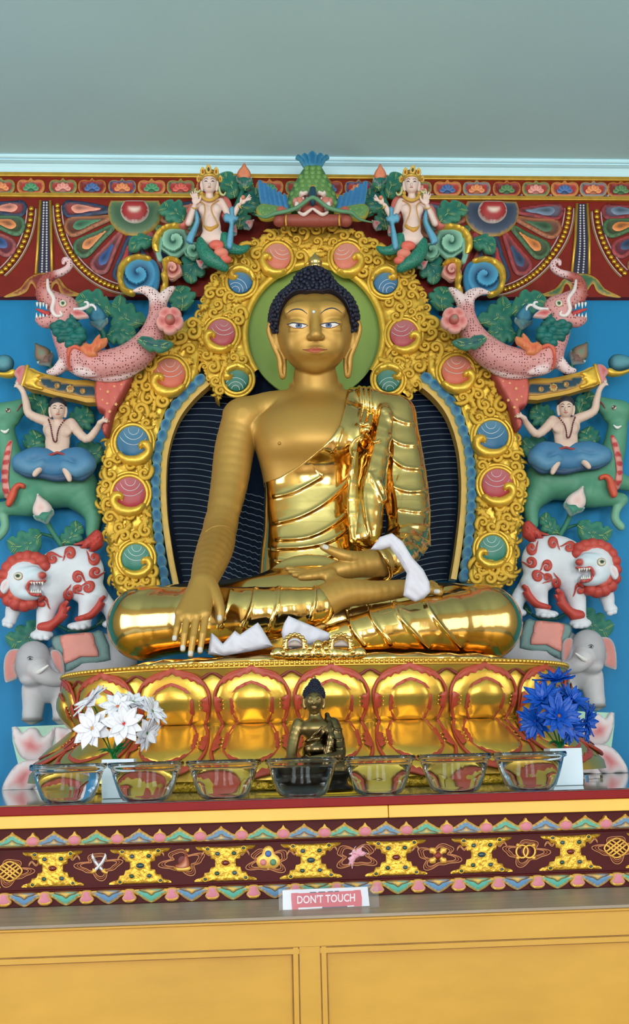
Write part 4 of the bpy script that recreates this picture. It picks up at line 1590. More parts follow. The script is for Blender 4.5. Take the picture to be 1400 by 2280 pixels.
FU = [([(606, 1108), (652, 1097), (702, 1070), (716, 1060)],), ([(606, 1168), (668, 1151), (726, 1118), (768, 1077), (788, 1040)],),
      ([(612, 1203), (685, 1197), (743, 1168), (778, 1135)],), ([(604, 1222), (677, 1219), (735, 1205), (776, 1176)],),
      ([(797, 853), (803, 903), (795, 945), (800, 985)], 1.2), ([(808, 853), (814, 905), (806, 950)], .8), ([(819, 853), (826, 920), (816, 960)], 1.1),
      ([(610, 1246), (660, 1252), (720, 1244), (770, 1222)], .8), ([(740, 1010), (752, 980), (762, 950)], .5), ([(790, 1000), (786, 1035), (779, 1110), (783, 1176), (790, 1213)], 1.4), ([(852, 905), (846, 944), (830, 1019), (813, 1089), (815, 1151), (824, 1200)], 1.5),
      ([(822, 1052), (838, 1092), (850, 1120)], .9), ([(838, 1066), (856, 1112), (868, 1152)], .9), ([(852, 912), (868, 948), (878, 1000), (876, 1060), (886, 1120), (888, 1180)], 1.4),
      ([(852, 908), (876, 932), (900, 943), (924, 944)],), ([(862, 972), (896, 992), (932, 992)],), ([(862, 1008), (896, 1040), (940, 1045)],), ([(876, 1085), (909, 1096), (952, 1092)],),
      ([(888, 1137), (925, 1142), (958, 1136)],), ([(888, 1186), (918, 1174), (956, 1178)],), ([(892, 1210), (916, 1196), (944, 1206), (954, 1216)],), ([(892, 1226), (910, 1216), (930, 1226), (940, 1238)],),
      ([(880, 1230), (896, 1240), (912, 1256)],)]
robe = Fig(0.0024)
trunk(robe, 6, .60, 1)
robe.eb((700, 964, TYB), (143, 98, 82), 22)
robe.eb((700, 1000, TYB - .03), (119, 89, 61), 50)
robe.ch([(766, 900, TYB), (812, 907, TYB), (876, 928, TYB)], (38, 41, 44), 24)
robe.ch([(878, 926, TYB), (900, 1060, TYB - .03), (908, 1150, TYB - .05), (906, 1196, TYB - .08)], (46, 49, 49, 46), 16)
robe.ch([(906, 1200, TYB - .08), (884, 1236, -.58), (868, 1248, -.62)], (47, 38, 34), 14)
robe.ch([(856, 912, TYB - .08), (848, 985, TYB - .11), (828, 1080, TYB - .13), (816, 1195, TYB - .14)], (10, 20, 30, 32), 18)
robe.ch([(790, 960, TYB - .13), (786, 1080, TYB - .15), (790, 1200, TYB - .15)], (8, 10, 12), 14)
cutp = crom([(560, 840), (660, 838), (771, 846), (770, 880), (762, 925), (752, 955), (728, 985), (702, 1008), (672, 1032), (640, 1052), (612, 1066), (560, 1078)], 4)
cutp = np.concatenate([cutp, [(440, 1080), (440, 840)]])
_l = np.array(J(430, 1085, -.2)); _h = np.array(J(780, 836, -.2))
robe.add('prism', (cutp, HS, np.array([_l[0] - .05, -1.0, _l[2] - .12]), np.array([_h[0] + .05, 0.1, _h[2] + .12])), None, 3 * HS, True)
robe_o = robe.build('robe', GOLDSHINE, bd, smooth_it=2, disp=fold_disp(FU))
FL = [([(515, 1312), (506, 1350), (488, 1402)],), ([(568, 1306), (560, 1350), (540, 1400)],), ([(620, 1304), (616, 1350), (596, 1412)],), ([(702, 1304), (698, 1345), (688, 1383)], 1.3),
      ([(774, 1352), (784, 1400), (814, 1440)],), ([(821, 1342), (830, 1382), (872, 1438)],), ([(874, 1330), (886, 1370), (930, 1420), (958, 1445)],), ([(942, 1338), (977, 1391), (1030, 1445)],),
      ([(985, 1312), (1020, 1306), (1060, 1312)], .8), ([(400, 1420), (440, 1380), (470, 1350)], .8), ([(300, 1320), (380, 1308), (430, 1312)], .6)]
legs = Fig(0.0027)
legs.ch([(600, 1340, -.42), (322, 1388, -.58), ], (60, 79), 20)
legs.ch([(322, 1388, -.58), (560, 1370, -.775), (704, 1350, -.79)], (79, 63, 43), 20)
legs.ch([(800, 1340, -.42), (1077, 1386, -.58)], (60, 79), 20)
legs.ch([(1077, 1386, -.58), (890, 1398, -.74), (740, 1424, -.755)], (79, 56, 34), 20)
legs.eb((700, 1385, -.56), (280, 66, 120), 30)
legs.eb((690, 1322, -.55), (112, 16, 90), 20)
_fd = fold_disp(FL, step=1.6)


def _legdisp(V, Q, col):
    V, col = _fd(V, Q, col)
    V[:, 2] = np.maximum(V[:, 2], THRONE_TOP + .003)
    return V, col


legs_o = legs.build('leg_robe', GOLDSHINE, bd, smooth_it=2, disp=_legdisp)
# cuff and hem beads of the garment
for pts in ([(830, 1232, -.655), (846, 1226, -.69), (862, 1250, -.70), (870, 1280, -.655), (858, 1290, -.62)],):
    q = np.array([J(*p) for p in crom(pts, 5)])
    make('cuff', *tube_geo(q, 4.5 * HS, 8), GOLDSHINE, bd)
# flower clasp and cord on the shoulder
RV = np.array([v.co[:] for v in robe_o.data.vertices]) + ORG[bd.name]
RQ = np.array([p.vertices[:] for p in robe_o.data.polygons])
fr_ = RV[RQ[:, 0]][:, 1] < -.38
RBVH = bvh_of(RV, RQ[fr_])
rm = on_bvh(RBVH, HS, .2)
c0 = (808, 950)
fl_ = None
for k in range(8):
    a = 2 * PI * k / 8
    ca, sa = math.cos(a), math.sin(a)
    pts = [(c0[0] + ca * u - sa * v, c0[1] + .7 * (sa * u + ca * v)) for u, v in ((3, -3), (12, -8), (21, 0), (12, 8), (3, 3))]
    relief('clasp_petal', pts, plane(float(rm(np.array([808.]), np.array([950.]), 0)[0][1])), GOLDSHINE, bd, thick=5 + k % 2 * 3, bulge=3, sm=2, step=4)
for pts in ([(812, 965), (800, 985), (812, 1002), (824, 990), (818, 968)], [(812, 965), (790, 980), (782, 1000), (786, 1020)], [(812, 965), (832, 985), (846, 980)]):
    surf_tube('clasp_cord', pts, 3.2, GOLDSHINE, bd, RBVH, off=2)

# the hem of the robe spread flat under the legs
# nipple
q = ray_to(LB2 := bvh_of(BV, BQ[(BV[BQ[:, 0]][:, 1] < -.4)]), 622, 987, .5 * HS)
surf_tube('arm_cuff', [(457, 1184), (472, 1174), (492, 1170), (510, 1174), (523, 1184)], 1.7, GOLDBODY, bd, LB2, off=-.4)
make('nipple', *sphere_geo(q, 3.8 * HS, 8, 5), GOLDBODY, bd)
hz = float(J(700, 1464, -.60)[2])
V, Fs = [], []
nn = 140
for (f, z) in ((0.0, THRONE_TOP + .0006), (1.0, THRONE_TOP + .0006), (1.012, THRONE_TOP + .006), (1.0, THRONE_TOP + .012), (.965, THRONE_TOP + .018), (.93, THRONE_TOP + .021), (.86, THRONE_TOP + .023)):
    for i in range(nn):
        a = 2 * PI * i / nn
        c, s_ = math.cos(a), math.sin(a)
        w = 1 + (.012 * math.sin(a * 23) + .008 * math.sin(a * 41) if f > .9 else 0)
        V.append((th_x + f * w * .56 * np.sign(c) * abs(c) ** .8, -.60 + f * w * .345 * np.sign(s_) * abs(s_) ** .8, z + (.003 * math.sin(a * 31) if f < 1 and f > .9 else 0)))
for k in range(6):
    for i in range(nn):
        j = (i + 1) % nn
        Fs.append((k * nn + i, k * nn + j, (k + 1) * nn + j, (k + 1) * nn + i))
Fs.append(tuple(6 * nn + i for i in range(nn)))
V = [V[i] for i in range(len(V))]
fix_normals(make('robe_hem', V, Fs, GOLDSHINE, bd))
# ================================================================== the altar
AY = TABLE_Y
TX0, TX1 = -1.45, 1.45
az = lambda y, Y=AY: float(P(700, y, Y)[2])
ALT_RED = mat('altar_red_paint', (132, 5, 9), rough=.45, var=.06, spec=.2)
ALT_YEL = mat('altar_yellow_paint', (240, 186, 76), rough=.4, var=.06, vscale=8, bump=.06)
ALT_MAR = mat('altar_maroon_paint', (76, 11, 13), rough=.5, var=.08, spec=.2)
GLASST = mat('dark_glass_top', (104, 126, 122), rough=.06, var=.0, spec=.6)
PLAQ = mat('plaque_gilding', (232, 182, 66), metal=.55, rough=.4, var=.2, vscale=70, bump=.8, bscale=130)
al = thing('altar_table', 'painted altar table with red and yellow edge, petal mouldings and gilt plaques on maroon', 'altar', (0, AY, 0))
TB = -0.005
Z = {k: az(v) for k, v in dict(top=1777, red=1797.5, yel=1826, cove=1866).items()}
bevel(make('glass_top', *box_geo(TX0, TX1, AY + .004, TB, TABLE_Z - .006, TABLE_Z), GLASST, al, smooth=False), .001)
bevel(make('red_edge', *box_geo(TX0, TX1, AY, AY + .06, Z['red'], TABLE_Z - .0005), ALT_RED, al, smooth=False), .0015)
for (a, b) in ((TX0, float(P(865, 1800, AY)[0]) - .0006), (float(P(865, 1800, AY)[0]) + .0006, TX1)):
    bevel(make('yellow_board', *box_geo(a, b, AY + .004, AY + .06, Z['yel'], Z['red'] - .0004), ALT_YEL, al, smooth=False), .0015)
CY_, FYA = AY + .03, AY + .045
z_fr0, z_fr1 = az(1866, FYA), az(1965, FYA)
z_led = az(2000, AY + .02)
make('maroon_cove', *box_geo(TX0, TX1, CY_, TB, z_fr0, Z['yel'] + .001), ALT_MAR, al, smooth=False)
make('maroon_panel', *box_geo(TX0, TX1, FYA, TB, z_fr1, z_fr0), ALT_MAR, al, smooth=False)
make('lower_cove', *box_geo(TX0, TX1, CY_ + .006, TB, z_led, z_fr1), ALT_MAR, al, smooth=False)
for y in (1868, 1963):
    bevel(make('maroon_bead', *box_geo(TX0, TX1, FYA - .008, FYA + .001, az(y + 3, FYA), az(y - 3, FYA)), ALT_MAR, al, smooth=False), .003)
SLOPE = -0.0325
ty = lambda x, y: y - (.026 + (y - 1680) * 2.7e-5) * (x - 700)
mc = plane(CY_)
mf = plane(FYA)
ml = plane(CY_ + .006)
TQ, BL2, PK2 = (84, 168, 150), (92, 138, 178), (206, 122, 142)
GO2 = (226, 178, 74)
cs_ = [27, 120, 215, 310, 400, 492, 585, 677, 767, 859, 949, 1037, 1125, 1214, 1303, 1392]
step_ = 91
cs_ = [27 - step_ * k for k in (4, 3, 2, 1)] + cs_ + [1392 + step_ * k for k in (1, 2, 3, 4)]


def petal_row(up):
    for i, cx in enumerate(cs_):
        colr = (TQ if i % 2 == 0 else BL2) if up else (BL2 if i % 2 == 0 else TQ)
        if not up:
            cx = cx + 27
        f = (lambda x, y: (cx + x, ty(cx + x, 1866 - y))) if up else (lambda x, y: (cx + x, ty(cx + x, 1966 + y)))
        m = mc if up else ml
        L = lambda pts: [f(x, y) for x, y in pts]
        big = [(-38, 1), (-34, 12), (-24, 16), (-15, 22), (-5, 28), (0, 33), (5, 28), (15, 22), (24, 16), (34, 12), (38, 1)] if up else \
              [(-43, 2), (-38, 10), (-26, 16), (-16, 24), (0, 31), (16, 24), (26, 16), (38, 10), (43, 2)]
        p = relief('moulding_petal', L(big), m, PAINT, al, thick=5, bulge=4, sm=3, step=5, cf=bands([GO2, GO2, (150, 100, 40), colr, colr], [0, .22, .3, .36, 1]))
        core = [(-26, 1), (-20, 7), (-9, 10), (0, 16), (9, 10), (20, 7), (26, 1)]
        relief('petal_band', L(core), m, PAINT, p, thick=9, bulge=3, sm=3, step=4, cf=bands([(140, 92, 40), tuple(v * .85 for v in colr), GO2], [0, .3, 1]))
        px = cx + step_ / 2
        g = (lambda x, y: (px + x, ty(px + x, 1866 - y))) if up else (lambda x, y: (px + x, ty(px + x, 1966 + y)))
        sm_ = [(-8, 1), (-15, 10), (-12, 19), (-4, 25), (0, 31), (4, 25), (12, 19), (15, 10), (8, 1)] if up else \
              [(-9, 1), (-10, 10), (-16, 20), (-10, 28), (0, 30), (10, 28), (16, 20), (10, 10), (9, 1)]
        sp_ = relief('pink_petal', [g(x, y) for x, y in sm_], m, PAINT, al, thick=8, bulge=5, sm=3, step=4, cf=bands([GO2, PK2, PK2], [0, .3, 1]))
        relief('petal_tip', [g(x, y) for x, y in ([(-10, 19), (-4, 24), (0, 31), (4, 24), (10, 19), (0, 22)] if up else [(-13, 21), (0, 24), (13, 21), (8, 28), (0, 30), (-8, 28)])],
               m, PAINT, sp_, thick=12, bulge=3, sm=2, step=4, col=GO2)


petal_row(True)
petal_row(False)
for i, cx in enumerate([-258, -68, 117, 312, 502, 692, 882, 1072, 1270, 1462, 1655]):
    cy = ty(cx, 1915)
    hx = [(-67, -38), (-40, -37), (0, -36), (40, -37), (67, -38), (60, -30), (48, -28), (44, -20), (34, -20), (33, -10), (24, -8), (23, 0), (24, 8), (33, 10), (36, 20), (46, 21), (50, 30), (64, 34), (69, 40),
          (40, 40), (0, 40), (-40, 40), (-69, 40), (-64, 34), (-50, 30), (-46, 21), (-36, 20), (-33, 10), (-24, 8), (-23, 0), (-24, -8), (-33, -10), (-34, -20), (-44, -20), (-48, -28), (-60, -30)]
    pq = relief('gilt_plaque', [(cx + x, cy + y + SLOPE * x) for x, y in hx], mf, PLAQ, al, thick=2.5, bulge=3.5, R=5, sm=2, step=5,
                hf=lambda x, y, d, dm: 1.4 * np.sin(x * .9 + 2 * np.sin(y * .5)) * np.sin(y * .8) * np.clip(d / 4, 0, 1))
    for (x, y, r) in ((0, 0, 6.5), (-18, -21, 5), (19, -21, 5), (-19, 23, 5), (20, 23, 5), (-40, -32, 3.4), (40, -32, 3.4), (-45, 35, 3.4), (45, 34, 3.4)):
        u, v = cx + x, cy + y + SLOPE * x
        c = mf(np.array([u]), np.array([v]), np.array([6.5]))[0]
        s = mf.s
        gc = ((40, 70, 78) if i % 2 else (110, 34, 28)) if (x, y) == (0, 0) else ((38, 74, 60) if (x > 0) != (y > 0) else (60, 84, 90))
        gm = mat('gem_%d_%d_%d' % gc, gc, rough=.12, var=0)
        g_ = make('gem', *sphere_geo(c, (r * s * (1.3 if x == 0 else 1), r * s * .6, r * s * .8), 12, 7), gm, pq)
        th = np.linspace(0, 2 * PI, 15)[:-1]
        rp = mf(u + (r + 1.6) * (1.3 if x == 0 else 1) * np.cos(th), v + (r * .85 + 1.6) * np.sin(th), np.full(14, 6.0))
        make('gem_ring', *tube_geo(rp, 1.5 * s, 5, closed=True), PLAQ, pq)

# emblems with ribbons
RIB = (204, 142, 92)
GEM = mat('emblem_gold', (230, 176, 80), metal=.4, rough=.4, var=.08)


def loop(cx, cy, fn, n=70, r=1.0, colr=RIB, parent=al, name='ribbon_line', closed=True, h=1.5, material=None):
    t = np.linspace(0, 2 * PI if closed else 1, n + 1)[:-1] if closed else np.linspace(0, 1, n)
    q = np.array([fn(a) for a in t])
    w = mf(cx + q[:, 0], cy + q[:, 1] + SLOPE * q[:, 0], np.full(len(q), h))
    return make(name, *tube_geo(w, r * mf.s, 5, closed=closed), material or PAINT, parent, lin(colr))


def ribbons(cx, cy, seed):
    em = relief('emblem', [(cx + 11 * math.cos(a), cy + 11 * math.sin(a)) for a in np.linspace(0, 2 * PI, 13)[:-1]], mf, PAINT, al, thick=1, bulge=1, sm=1, step=5, col=(110, 34, 30))
    r = random.Random(seed)
    for k, sc in enumerate((1.0, .86, .74)):
        def fn(a, sc=sc):
            rad = 1 + .26 * math.sin(4 * a + seed) + .12 * math.sin(7 * a + 2 * seed)
            return (42 * sc * rad * math.cos(a), 26 * sc * rad * math.sin(a) * (1.0 if math.sin(a) > 0 else .85))
        loop(cx, cy, fn, colr=RIB if k != 1 else (176, 96, 62), parent=em, r=.95)
    for sx in (-1, 1):
        for k in (0, 3):
            loop(cx + sx * 42, cy - 14, lambda t, sx=sx, k=k: (sx * (22 * t), -6 * math.sin(t * 6) + k - 8 * t), n=14, closed=False, parent=em, r=.95 * 1.0)
    return em


def knot(cx, cy, em, s=1.0):
    d = [(-18, -14), (0, 4), (18, -14)]
    for o in (-11, 0, 11):
        for sg in (-1, 1):
            loop(cx, cy, lambda t, o=o, sg=sg: (s * ((t - .5) * 34 + o * .5), s * (sg * (t - .5) * 26 + o * .0 - sg * o * .5)), n=8, closed=False, parent=em, name='knot_cord', r=2.2, h=4, material=GEM)
    for pts in ([(-27, 0), (0, -22), (27, 0), (0, 22)],):
        p = np.array(pts, float)
        loop(cx, cy, lambda a: tuple(s * (27 * np.array([math.cos(a) * abs(math.cos(a)) ** .3, .8 * math.sin(a) * abs(math.sin(a)) ** .3]))), n=40, parent=em, name='knot_cord', r=2.0, h=3.5, material=GEM)


EM = [(22, 1940), (220, 1926), (407, 1917), (597, 1915), (792, 1905), (975, 1905), (1170, 1896), (1372, 1888)]
for i, (cx, cy) in enumerate(EM):
    em = ribbons(cx, cy, i + 1)
    if i in (0, 7):
        knot(cx, cy, em)
    elif i == 1:
        for sx in (-1, 1):
            bl = [(cx + sx * x, cy + y) for x, y in ((14, -26), (17, -20), (12, -6), (0, 8), (-9, 16), (-12, 12), (-4, 2), (6, -10), (12, -22))]
            relief('sword_blade', bl, mf, mat('blade_silver', (214, 214, 222), metal=.4, rough=.3), em, thick=3 + (sx > 0) * 2, bulge=2, sm=2, step=3)
            relief('sword_hilt', [(cx + sx * x, cy + y) for x, y in ((-8, 10), (-6, 16), (-16, 20), (-20, 16), (-14, 13), (-14, 8))], mf, GEM, em, thick=6, bulge=2, sm=2, step=3)
    elif i == 2:
        relief('conch_body', [(cx + x, cy + y) for x, y in ((8, -28), (12, -24), (9, -14), (14, 0), (14, 14), (2, 20), (-12, 18), (-18, 10), (-8, 6), (2, -4), (4, -18))], mf, PAINT, em, thick=4, bulge=6, sm=3, step=3, cf=bands([(160, 84, 60), (176, 92, 66), (210, 150, 120)], [0, .5, 1]))
        relief('conch_foot', [(cx + x, cy + y) for x, y in ((-20, 14), (16, 12), (14, 22), (-8, 24), (-16, 20))], mf, GEM, em, thick=6, bulge=3, sm=2, step=3)
        relief('conch_tip', [(cx + x, cy + y) for x, y in ((6, -26), (14, -28), (13, -20), (8, -20))], mf, GEM, em, thick=6, bulge=2, sm=2, step=3)
    elif i == 3:
        relief('jewel_frame', [(cx + x, cy + y) for x, y in ((0, -32), (10, -26), (14, -14), (24, -6), (26, 8), (16, 18), (4, 18), (0, 22), (-4, 18), (-16, 18), (-26, 8), (-24, -6), (-14, -14), (-10, -26))], mf, GEM, em, thick=3, bulge=3, sm=3, step=4)
        for (x, y, c_) in ((0, -14, (72, 110, 178)), (-11, 5, (214, 130, 130)), (11, 5, (90, 140, 110))):
            relief('jewel', [(cx + x + 7.5 * math.cos(a), cy + y + 7.5 * math.sin(a)) for a in np.linspace(0, 2 * PI, 13)[:-1]], mf, PAINT, em, thick=6, bulge=4, sm=1, step=3, col=c_)
    elif i == 4:
        for (dx, dy, sc, rot) in ((0, 0, 1, 0), (6, -4, .8, .9), (-5, 5, .9, -.5)):
            pts = [(20, -22), (12, -20), (14, -8), (8, 2), (-2, 8), (-10, 16), (-16, 22), (-14, 12), (-18, 6), (-8, 2), (-12, -6), (-2, -6), (2, -14), (10, -18)]
            c_, s_ = math.cos(rot), math.sin(rot)
            relief('fish_body', [(cx + dx + sc * (c_ * x - s_ * y), cy + dy + sc * (s_ * x + c_ * y)) for x, y in pts], mf, PAINT, em, thick=4 + 2 * rot, bulge=4, sm=2, step=3, cf=bands([(240, 200, 210), (224, 150, 176)], [0, .7]))
    elif i == 5:
        for k in range(4):
            a = PI / 4 + k * PI / 2
            pts = [(4, -4), (14, -6), (20, -10), (28, -4), (30, 0), (28, 4), (20, 10), (14, 6), (4, 4)]
            relief('crossed_prong', [(cx + .85 * (math.cos(a) * x - math.sin(a) * y), cy + .8 * (math.sin(a) * x + math.cos(a) * y)) for x, y in pts], mf, GEM, em, thick=4, bulge=3, sm=2, step=3)
        relief('emblem_hub', [(cx + 8 * math.cos(a), cy + 8 * math.sin(a)) for a in np.linspace(0, 2 * PI, 13)[:-1]], mf, PAINT, em, thick=7, bulge=4, sm=1, step=3, col=(140, 52, 40))
    else:
        for dx in (-8, 8):
            loop(cx + dx, cy, lambda a: (13 * math.cos(a), 14 * math.sin(a)), n=26, parent=em, name='knot_ring', r=2.3, h=4, material=GEM)
        for k in range(4):
            a = PI / 4 + k * PI / 2
            c = mf(np.array([cx + 25 * math.cos(a)]), np.array([cy + 20 * math.sin(a)]), np.array([4.]))[0]
            make('knot_bud', *sphere_geo(c, 4.2 * mf.s, 8, 5), GEM, em)

# ---- grey wooden ledge and the yellow cupboard below it
LEDY = float(PZ(700, 2038, z_led)[1])


def _grain(nt, tc, src, sc, amt):
    mp = nt.nodes.new('ShaderNodeMapping'); mp.inputs['Scale'].default_value = sc
    nt.links.new(tc.outputs['Object'], mp.inputs['Vector'])
    n = nt.nodes.new('ShaderNodeTexNoise'); n.inputs['Scale'].default_value = 3; n.inputs['Detail'].default_value = 6
    nt.links.new(mp.outputs[0], n.inputs['Vector'])
    r = nt.nodes.new('ShaderNodeMapRange'); r.inputs[1].default_value = .3; r.inputs[2].default_value = .7
    r.inputs[3].default_value = 1 - amt; r.inputs[4].default_value = 1 + amt
    nt.links.new(n.outputs['Fac'], r.inputs[0])
    v = nt.nodes.new('ShaderNodeVectorMath'); v.operation = 'SCALE'
    nt.links.new(src, v.inputs[0]); nt.links.new(r.outputs[0], v.inputs['Scale'])
    return v.outputs[0]


WOODG = mat('grey_ledge_board', (150, 134, 118), rough=.42, var=.05, bump=.06, extra=lambda nt, tc, src: _grain(nt, tc, src, (1.2, 26, 26), .16))
lg = bevel(make('ledge', *box_geo(TX0, TX1, LEDY, AY + .0355, z_led - .006, z_led - .0004), WOODG, smooth=False), .0012)
tag(lg, 'grey brown wooden ledge running along the front of the altar above yellow panels', 'ledge')
CYEL = mat('yellow_cupboard_paint', (198, 150, 56), rough=.38, var=.07, vscale=3, bump=.05, bscale=20,
           extra=lambda nt, tc, src: _grain(nt, tc, src, (3, 3, 9), .05))
DARKL = mat('panel_groove_dark', (146, 102, 40), rough=.6, var=.2, vscale=40)  # darker yellow-brown for the thin strips either side of the moulding ridge
cb = thing('yellow_cupboard', 'yellow painted wooden cupboard with framed panels under the grey ledge', 'cupboard', (0, LEDY, 0))
CFY = LEDY + .006
cz = lambda y, x=700: float(P(x, y, CFY)[2])
z_c = z_led - .0065
PX0, PX1 = float(P(668, 2200, CFY)[0]), float(P(714, 2200, CFY)[0])
PZT = cz(2107)
bevel(make('top_strip', *box_geo(TX0, TX1, CFY - .004, CFY + .1, cz(2052), z_c), CYEL, cb, smooth=False), .0015)
make('rail', *box_geo(TX0, TX1, CFY, CFY + .02, PZT, cz(2053)), CYEL, cb, smooth=False)
make('stile', *box_geo(PX0, PX1, CFY, CFY + .02, .08, PZT - .0003), CYEL, cb, smooth=False)
for (a, b) in ((TX0, PX0 - .0002), (PX1 + .0002, TX1)):
    fr_p = make('panel', *box_geo(a, b, CFY + .008, CFY + .02, .08, PZT - .0003), CYEL, cb, smooth=False)
    for (w0, w1, yy, mm) in ((0, .0022, CFY + .001, DARKL), (.0022, .0105, CFY - .002, CYEL), (.0105, .0128, CFY + .004, DARKL)):
        parts = [box_geo(a, b, yy, CFY + .012, PZT - .0004 - w1, PZT - .0004 - w0)]
        if a == TX0:
            parts.append(box_geo(b - w1, b - w0, yy + .0002, CFY + .012, .08, PZT - .0004))
        else:
            parts.append(box_geo(a + w0, a + w1, yy + .0002, CFY + .012, .08, PZT - .0004))
        fix_normals(make('panel_moulding', *join_geo(parts), mm, fr_p, smooth=False))
make('plinth_board', *box_geo(TX0, TX1, CFY + .01, CFY + .1, 0, .08), CYEL, cb, smooth=False)
make('carcass', *box_geo(TX0, TX1, CFY + .021, TB, .001, z_c - .0005), CYEL, cb, smooth=False)
# ================================================================== things on the altar
def glass_mat(name, col, ior, rough=0.0):
    m = bpy.data.materials.new(name); m.use_nodes = True
    b = m.node_tree.nodes['Principled BSDF']
    b.inputs['Base Color'].default_value = (*col, 1)
    b.inputs['Transmission Weight'].default_value = 1.0
    b.inputs['IOR'].default_value = ior
    b.inputs['Roughness'].default_value = rough
    return m


GLASS = glass_mat('clear_glass', (.95, .98, .99), 1.28)
WATER = glass_mat('water', (.97, .99, .99), 1.16)
BW = [(151.5, 163), (324.5, 161), (498, 158), (673, 156), (843.5, 159), (1013, 154), (1180.5, 157)]
BY = AY + .072
NAMES = ['leftmost glass water bowl, in front of the pale lotus pedestal', 'second glass water bowl from left, below the white flowers', 'third glass water bowl from left, against the gilded petals',
         'glass water bowl in front of the small bronze figure', 'glass water bowl just right of the small bronze figure', 'sixth glass water bowl from left, before the throne petals', 'rightmost glass water bowl, below the blue flowers']
bowl0 = None
for (cx, w), nm_ in zip(BW, NAMES):
    x = float(P(cx, ty(cx, 1740), BY)[0])
    if bowl0 is None:
        t = thing('glass_bowl', nm_, 'bowl', (x, BY, TABLE_Z + .0004), 'glass water bowls in a row')
        H, R0, R1, th = .0765, .0475, .0765, .0032
        pr = [(0.0001, 0), (R0 - .012, .0), (R0 - .002, .003), (R0 + .004, .011), (R0 + .012, .03), (R1 - .006, H - .012), (R1 - .001, H - .010), (R1, H - .003), (R1 - .002, H), (R1 - .005, H),
              (R1 - .0065, H - .008), (R1 - .0105, H - .014), (R0 + .012 - th - .001, .031), (R0 + .003 - th, .014), (R0 - .008, .0055), (0.0001, .0045)]
        g = put('bowl_glass', np_mesh('bowl_glass', *lathe_geo(pr, 48)), GLASS, t, at=Vector((x, BY, TABLE_Z + .0004)))
        fix_normals(g)
        wz = H - .017
        k = [(0.0001, .0047), (R0 - .008, .0057), (R0 + .003 - th - .0002, .0142), (R0 + .012 - th - .0012, .0312), (R1 - .0125, wz), (0.0001, wz)]
        w_ = put('water', np_mesh('water', *lathe_geo(k, 48)), WATER, t, at=Vector((x, BY, TABLE_Z + .0004)))
        fix_normals(w_)
        bowl0 = (t, g, w_)
    else:
        r = bowl0[0].copy(); COL.objects.link(r); r.location = (x, BY, TABLE_Z + .0004); r['label'] = nm_
        for c in bowl0[1:]:
            d = c.copy(); COL.objects.link(d); d.parent = r

# patterned cloth strip lying on the table front
PATT = mat('patterned_runner', (120, 30, 36), rough=.6, var=.0)


def _patt(nt, tc, src):
    v = nt.nodes.new('ShaderNodeTexVoronoi'); v.inputs['Scale'].default_value = 70
    nt.links.new(tc.outputs['Object'], v.inputs['Vector'])
    r = nt.nodes.new('ShaderNodeValToRGB')
    e = r.color_ramp.elements
    e[0].position = .1; e[0].color = (*lin((90, 18, 30)), 1); e[1].position = .95; e[1].color = (*lin((190, 160, 140)), 1)
    n = e.new(.4); n.color = (*lin((120, 26, 34)), 1); n = e.new(.6); n.color = (*lin((52, 30, 40)), 1)
    nt.links.new(v.outputs['Color'], r.inputs[0])
    return r.outputs[0]


RUN = mat('patterned_cloth', (120, 30, 36), rough=.7, var=0, extra=_patt)
o = make('table_runner', *box_geo(-.60, .56, AY + .006, AY + .05, TABLE_Z + .0001, TABLE_Z + .0003), RUN, smooth=False)
tag(o, 'thin dark red patterned cloth strip under the glass bowls along the altar edge', 'cloth')
for (a, b, lb) in ((-1.2, -.602, 'plain orange cloth strip at the left end of the altar edge'), (.562, 1.2, 'plain orange cloth strip at the right end of the altar edge')):
    o = make('orange_cloth', *box_geo(a, b, AY + .006, AY + .05, TABLE_Z + .0001, TABLE_Z + .0003), mat('orange_cloth', (196, 128, 60), rough=.7, var=.12), smooth=False)
    tag(o, lb, 'cloth', 'orange cloth strips')


# ---- small bronze seated figure
SBY = -1.25
BRZ = mat('dark_bronze', (112, 96, 66), metal=1.0, rough=.26, var=.15, vscale=30, rvar=.08)
BRL = mat('pale_bronze', (140, 120, 76), metal=.9, rough=.34, var=.1, vscale=30)
sb = thing('bronze_figure', 'small dark bronze seated figure with blue hair standing before the throne', 'statue', tuple(P(705, 1745, SBY)[:2]) + (TABLE_Z,))
SS = S_(705, 1600, SBY)
f = Fig(.0011)
A_ = SBY
f.eb((699, 1561, A_ - .012), (21, 27, 22), 4)
f.eb((699, 1573, A_ - .016), (15, 14, 16), 6)
f.ch([(699, 1556, A_ - .034), (699, 1566, A_ - .039)], (2.2, 3.2), 3)
f.ch([(700, 1580, A_), (702, 1596, A_)], (13, 14), 4)
f.eb((702, 1622, A_), (38, 34, 22), 12)
f.eb((702, 1665, A_), (29, 40, 21), 14)
f.ch([(664, 1612, A_), (652, 1655, A_ - .01), (650, 1688, A_ - .03), (662, 1706, A_ - .07)], (13, 12, 11, 9), 6)
f.ch([(741, 1612, A_), (751, 1655, A_ - .01), (752, 1684, A_ - .03), (722, 1688, A_ - .06), (690, 1689, A_ - .065)], (13, 13, 12, 9, 5), 6)
f.ch([(690, 1700, A_ - .01), (645, 1712, A_ - .04), (700, 1710, A_ - .075)], (20, 16, 11), 8)
f.ch([(715, 1700, A_ - .01), (762, 1712, A_ - .04), (705, 1714, A_ - .07)], (20, 16, 11), 8)
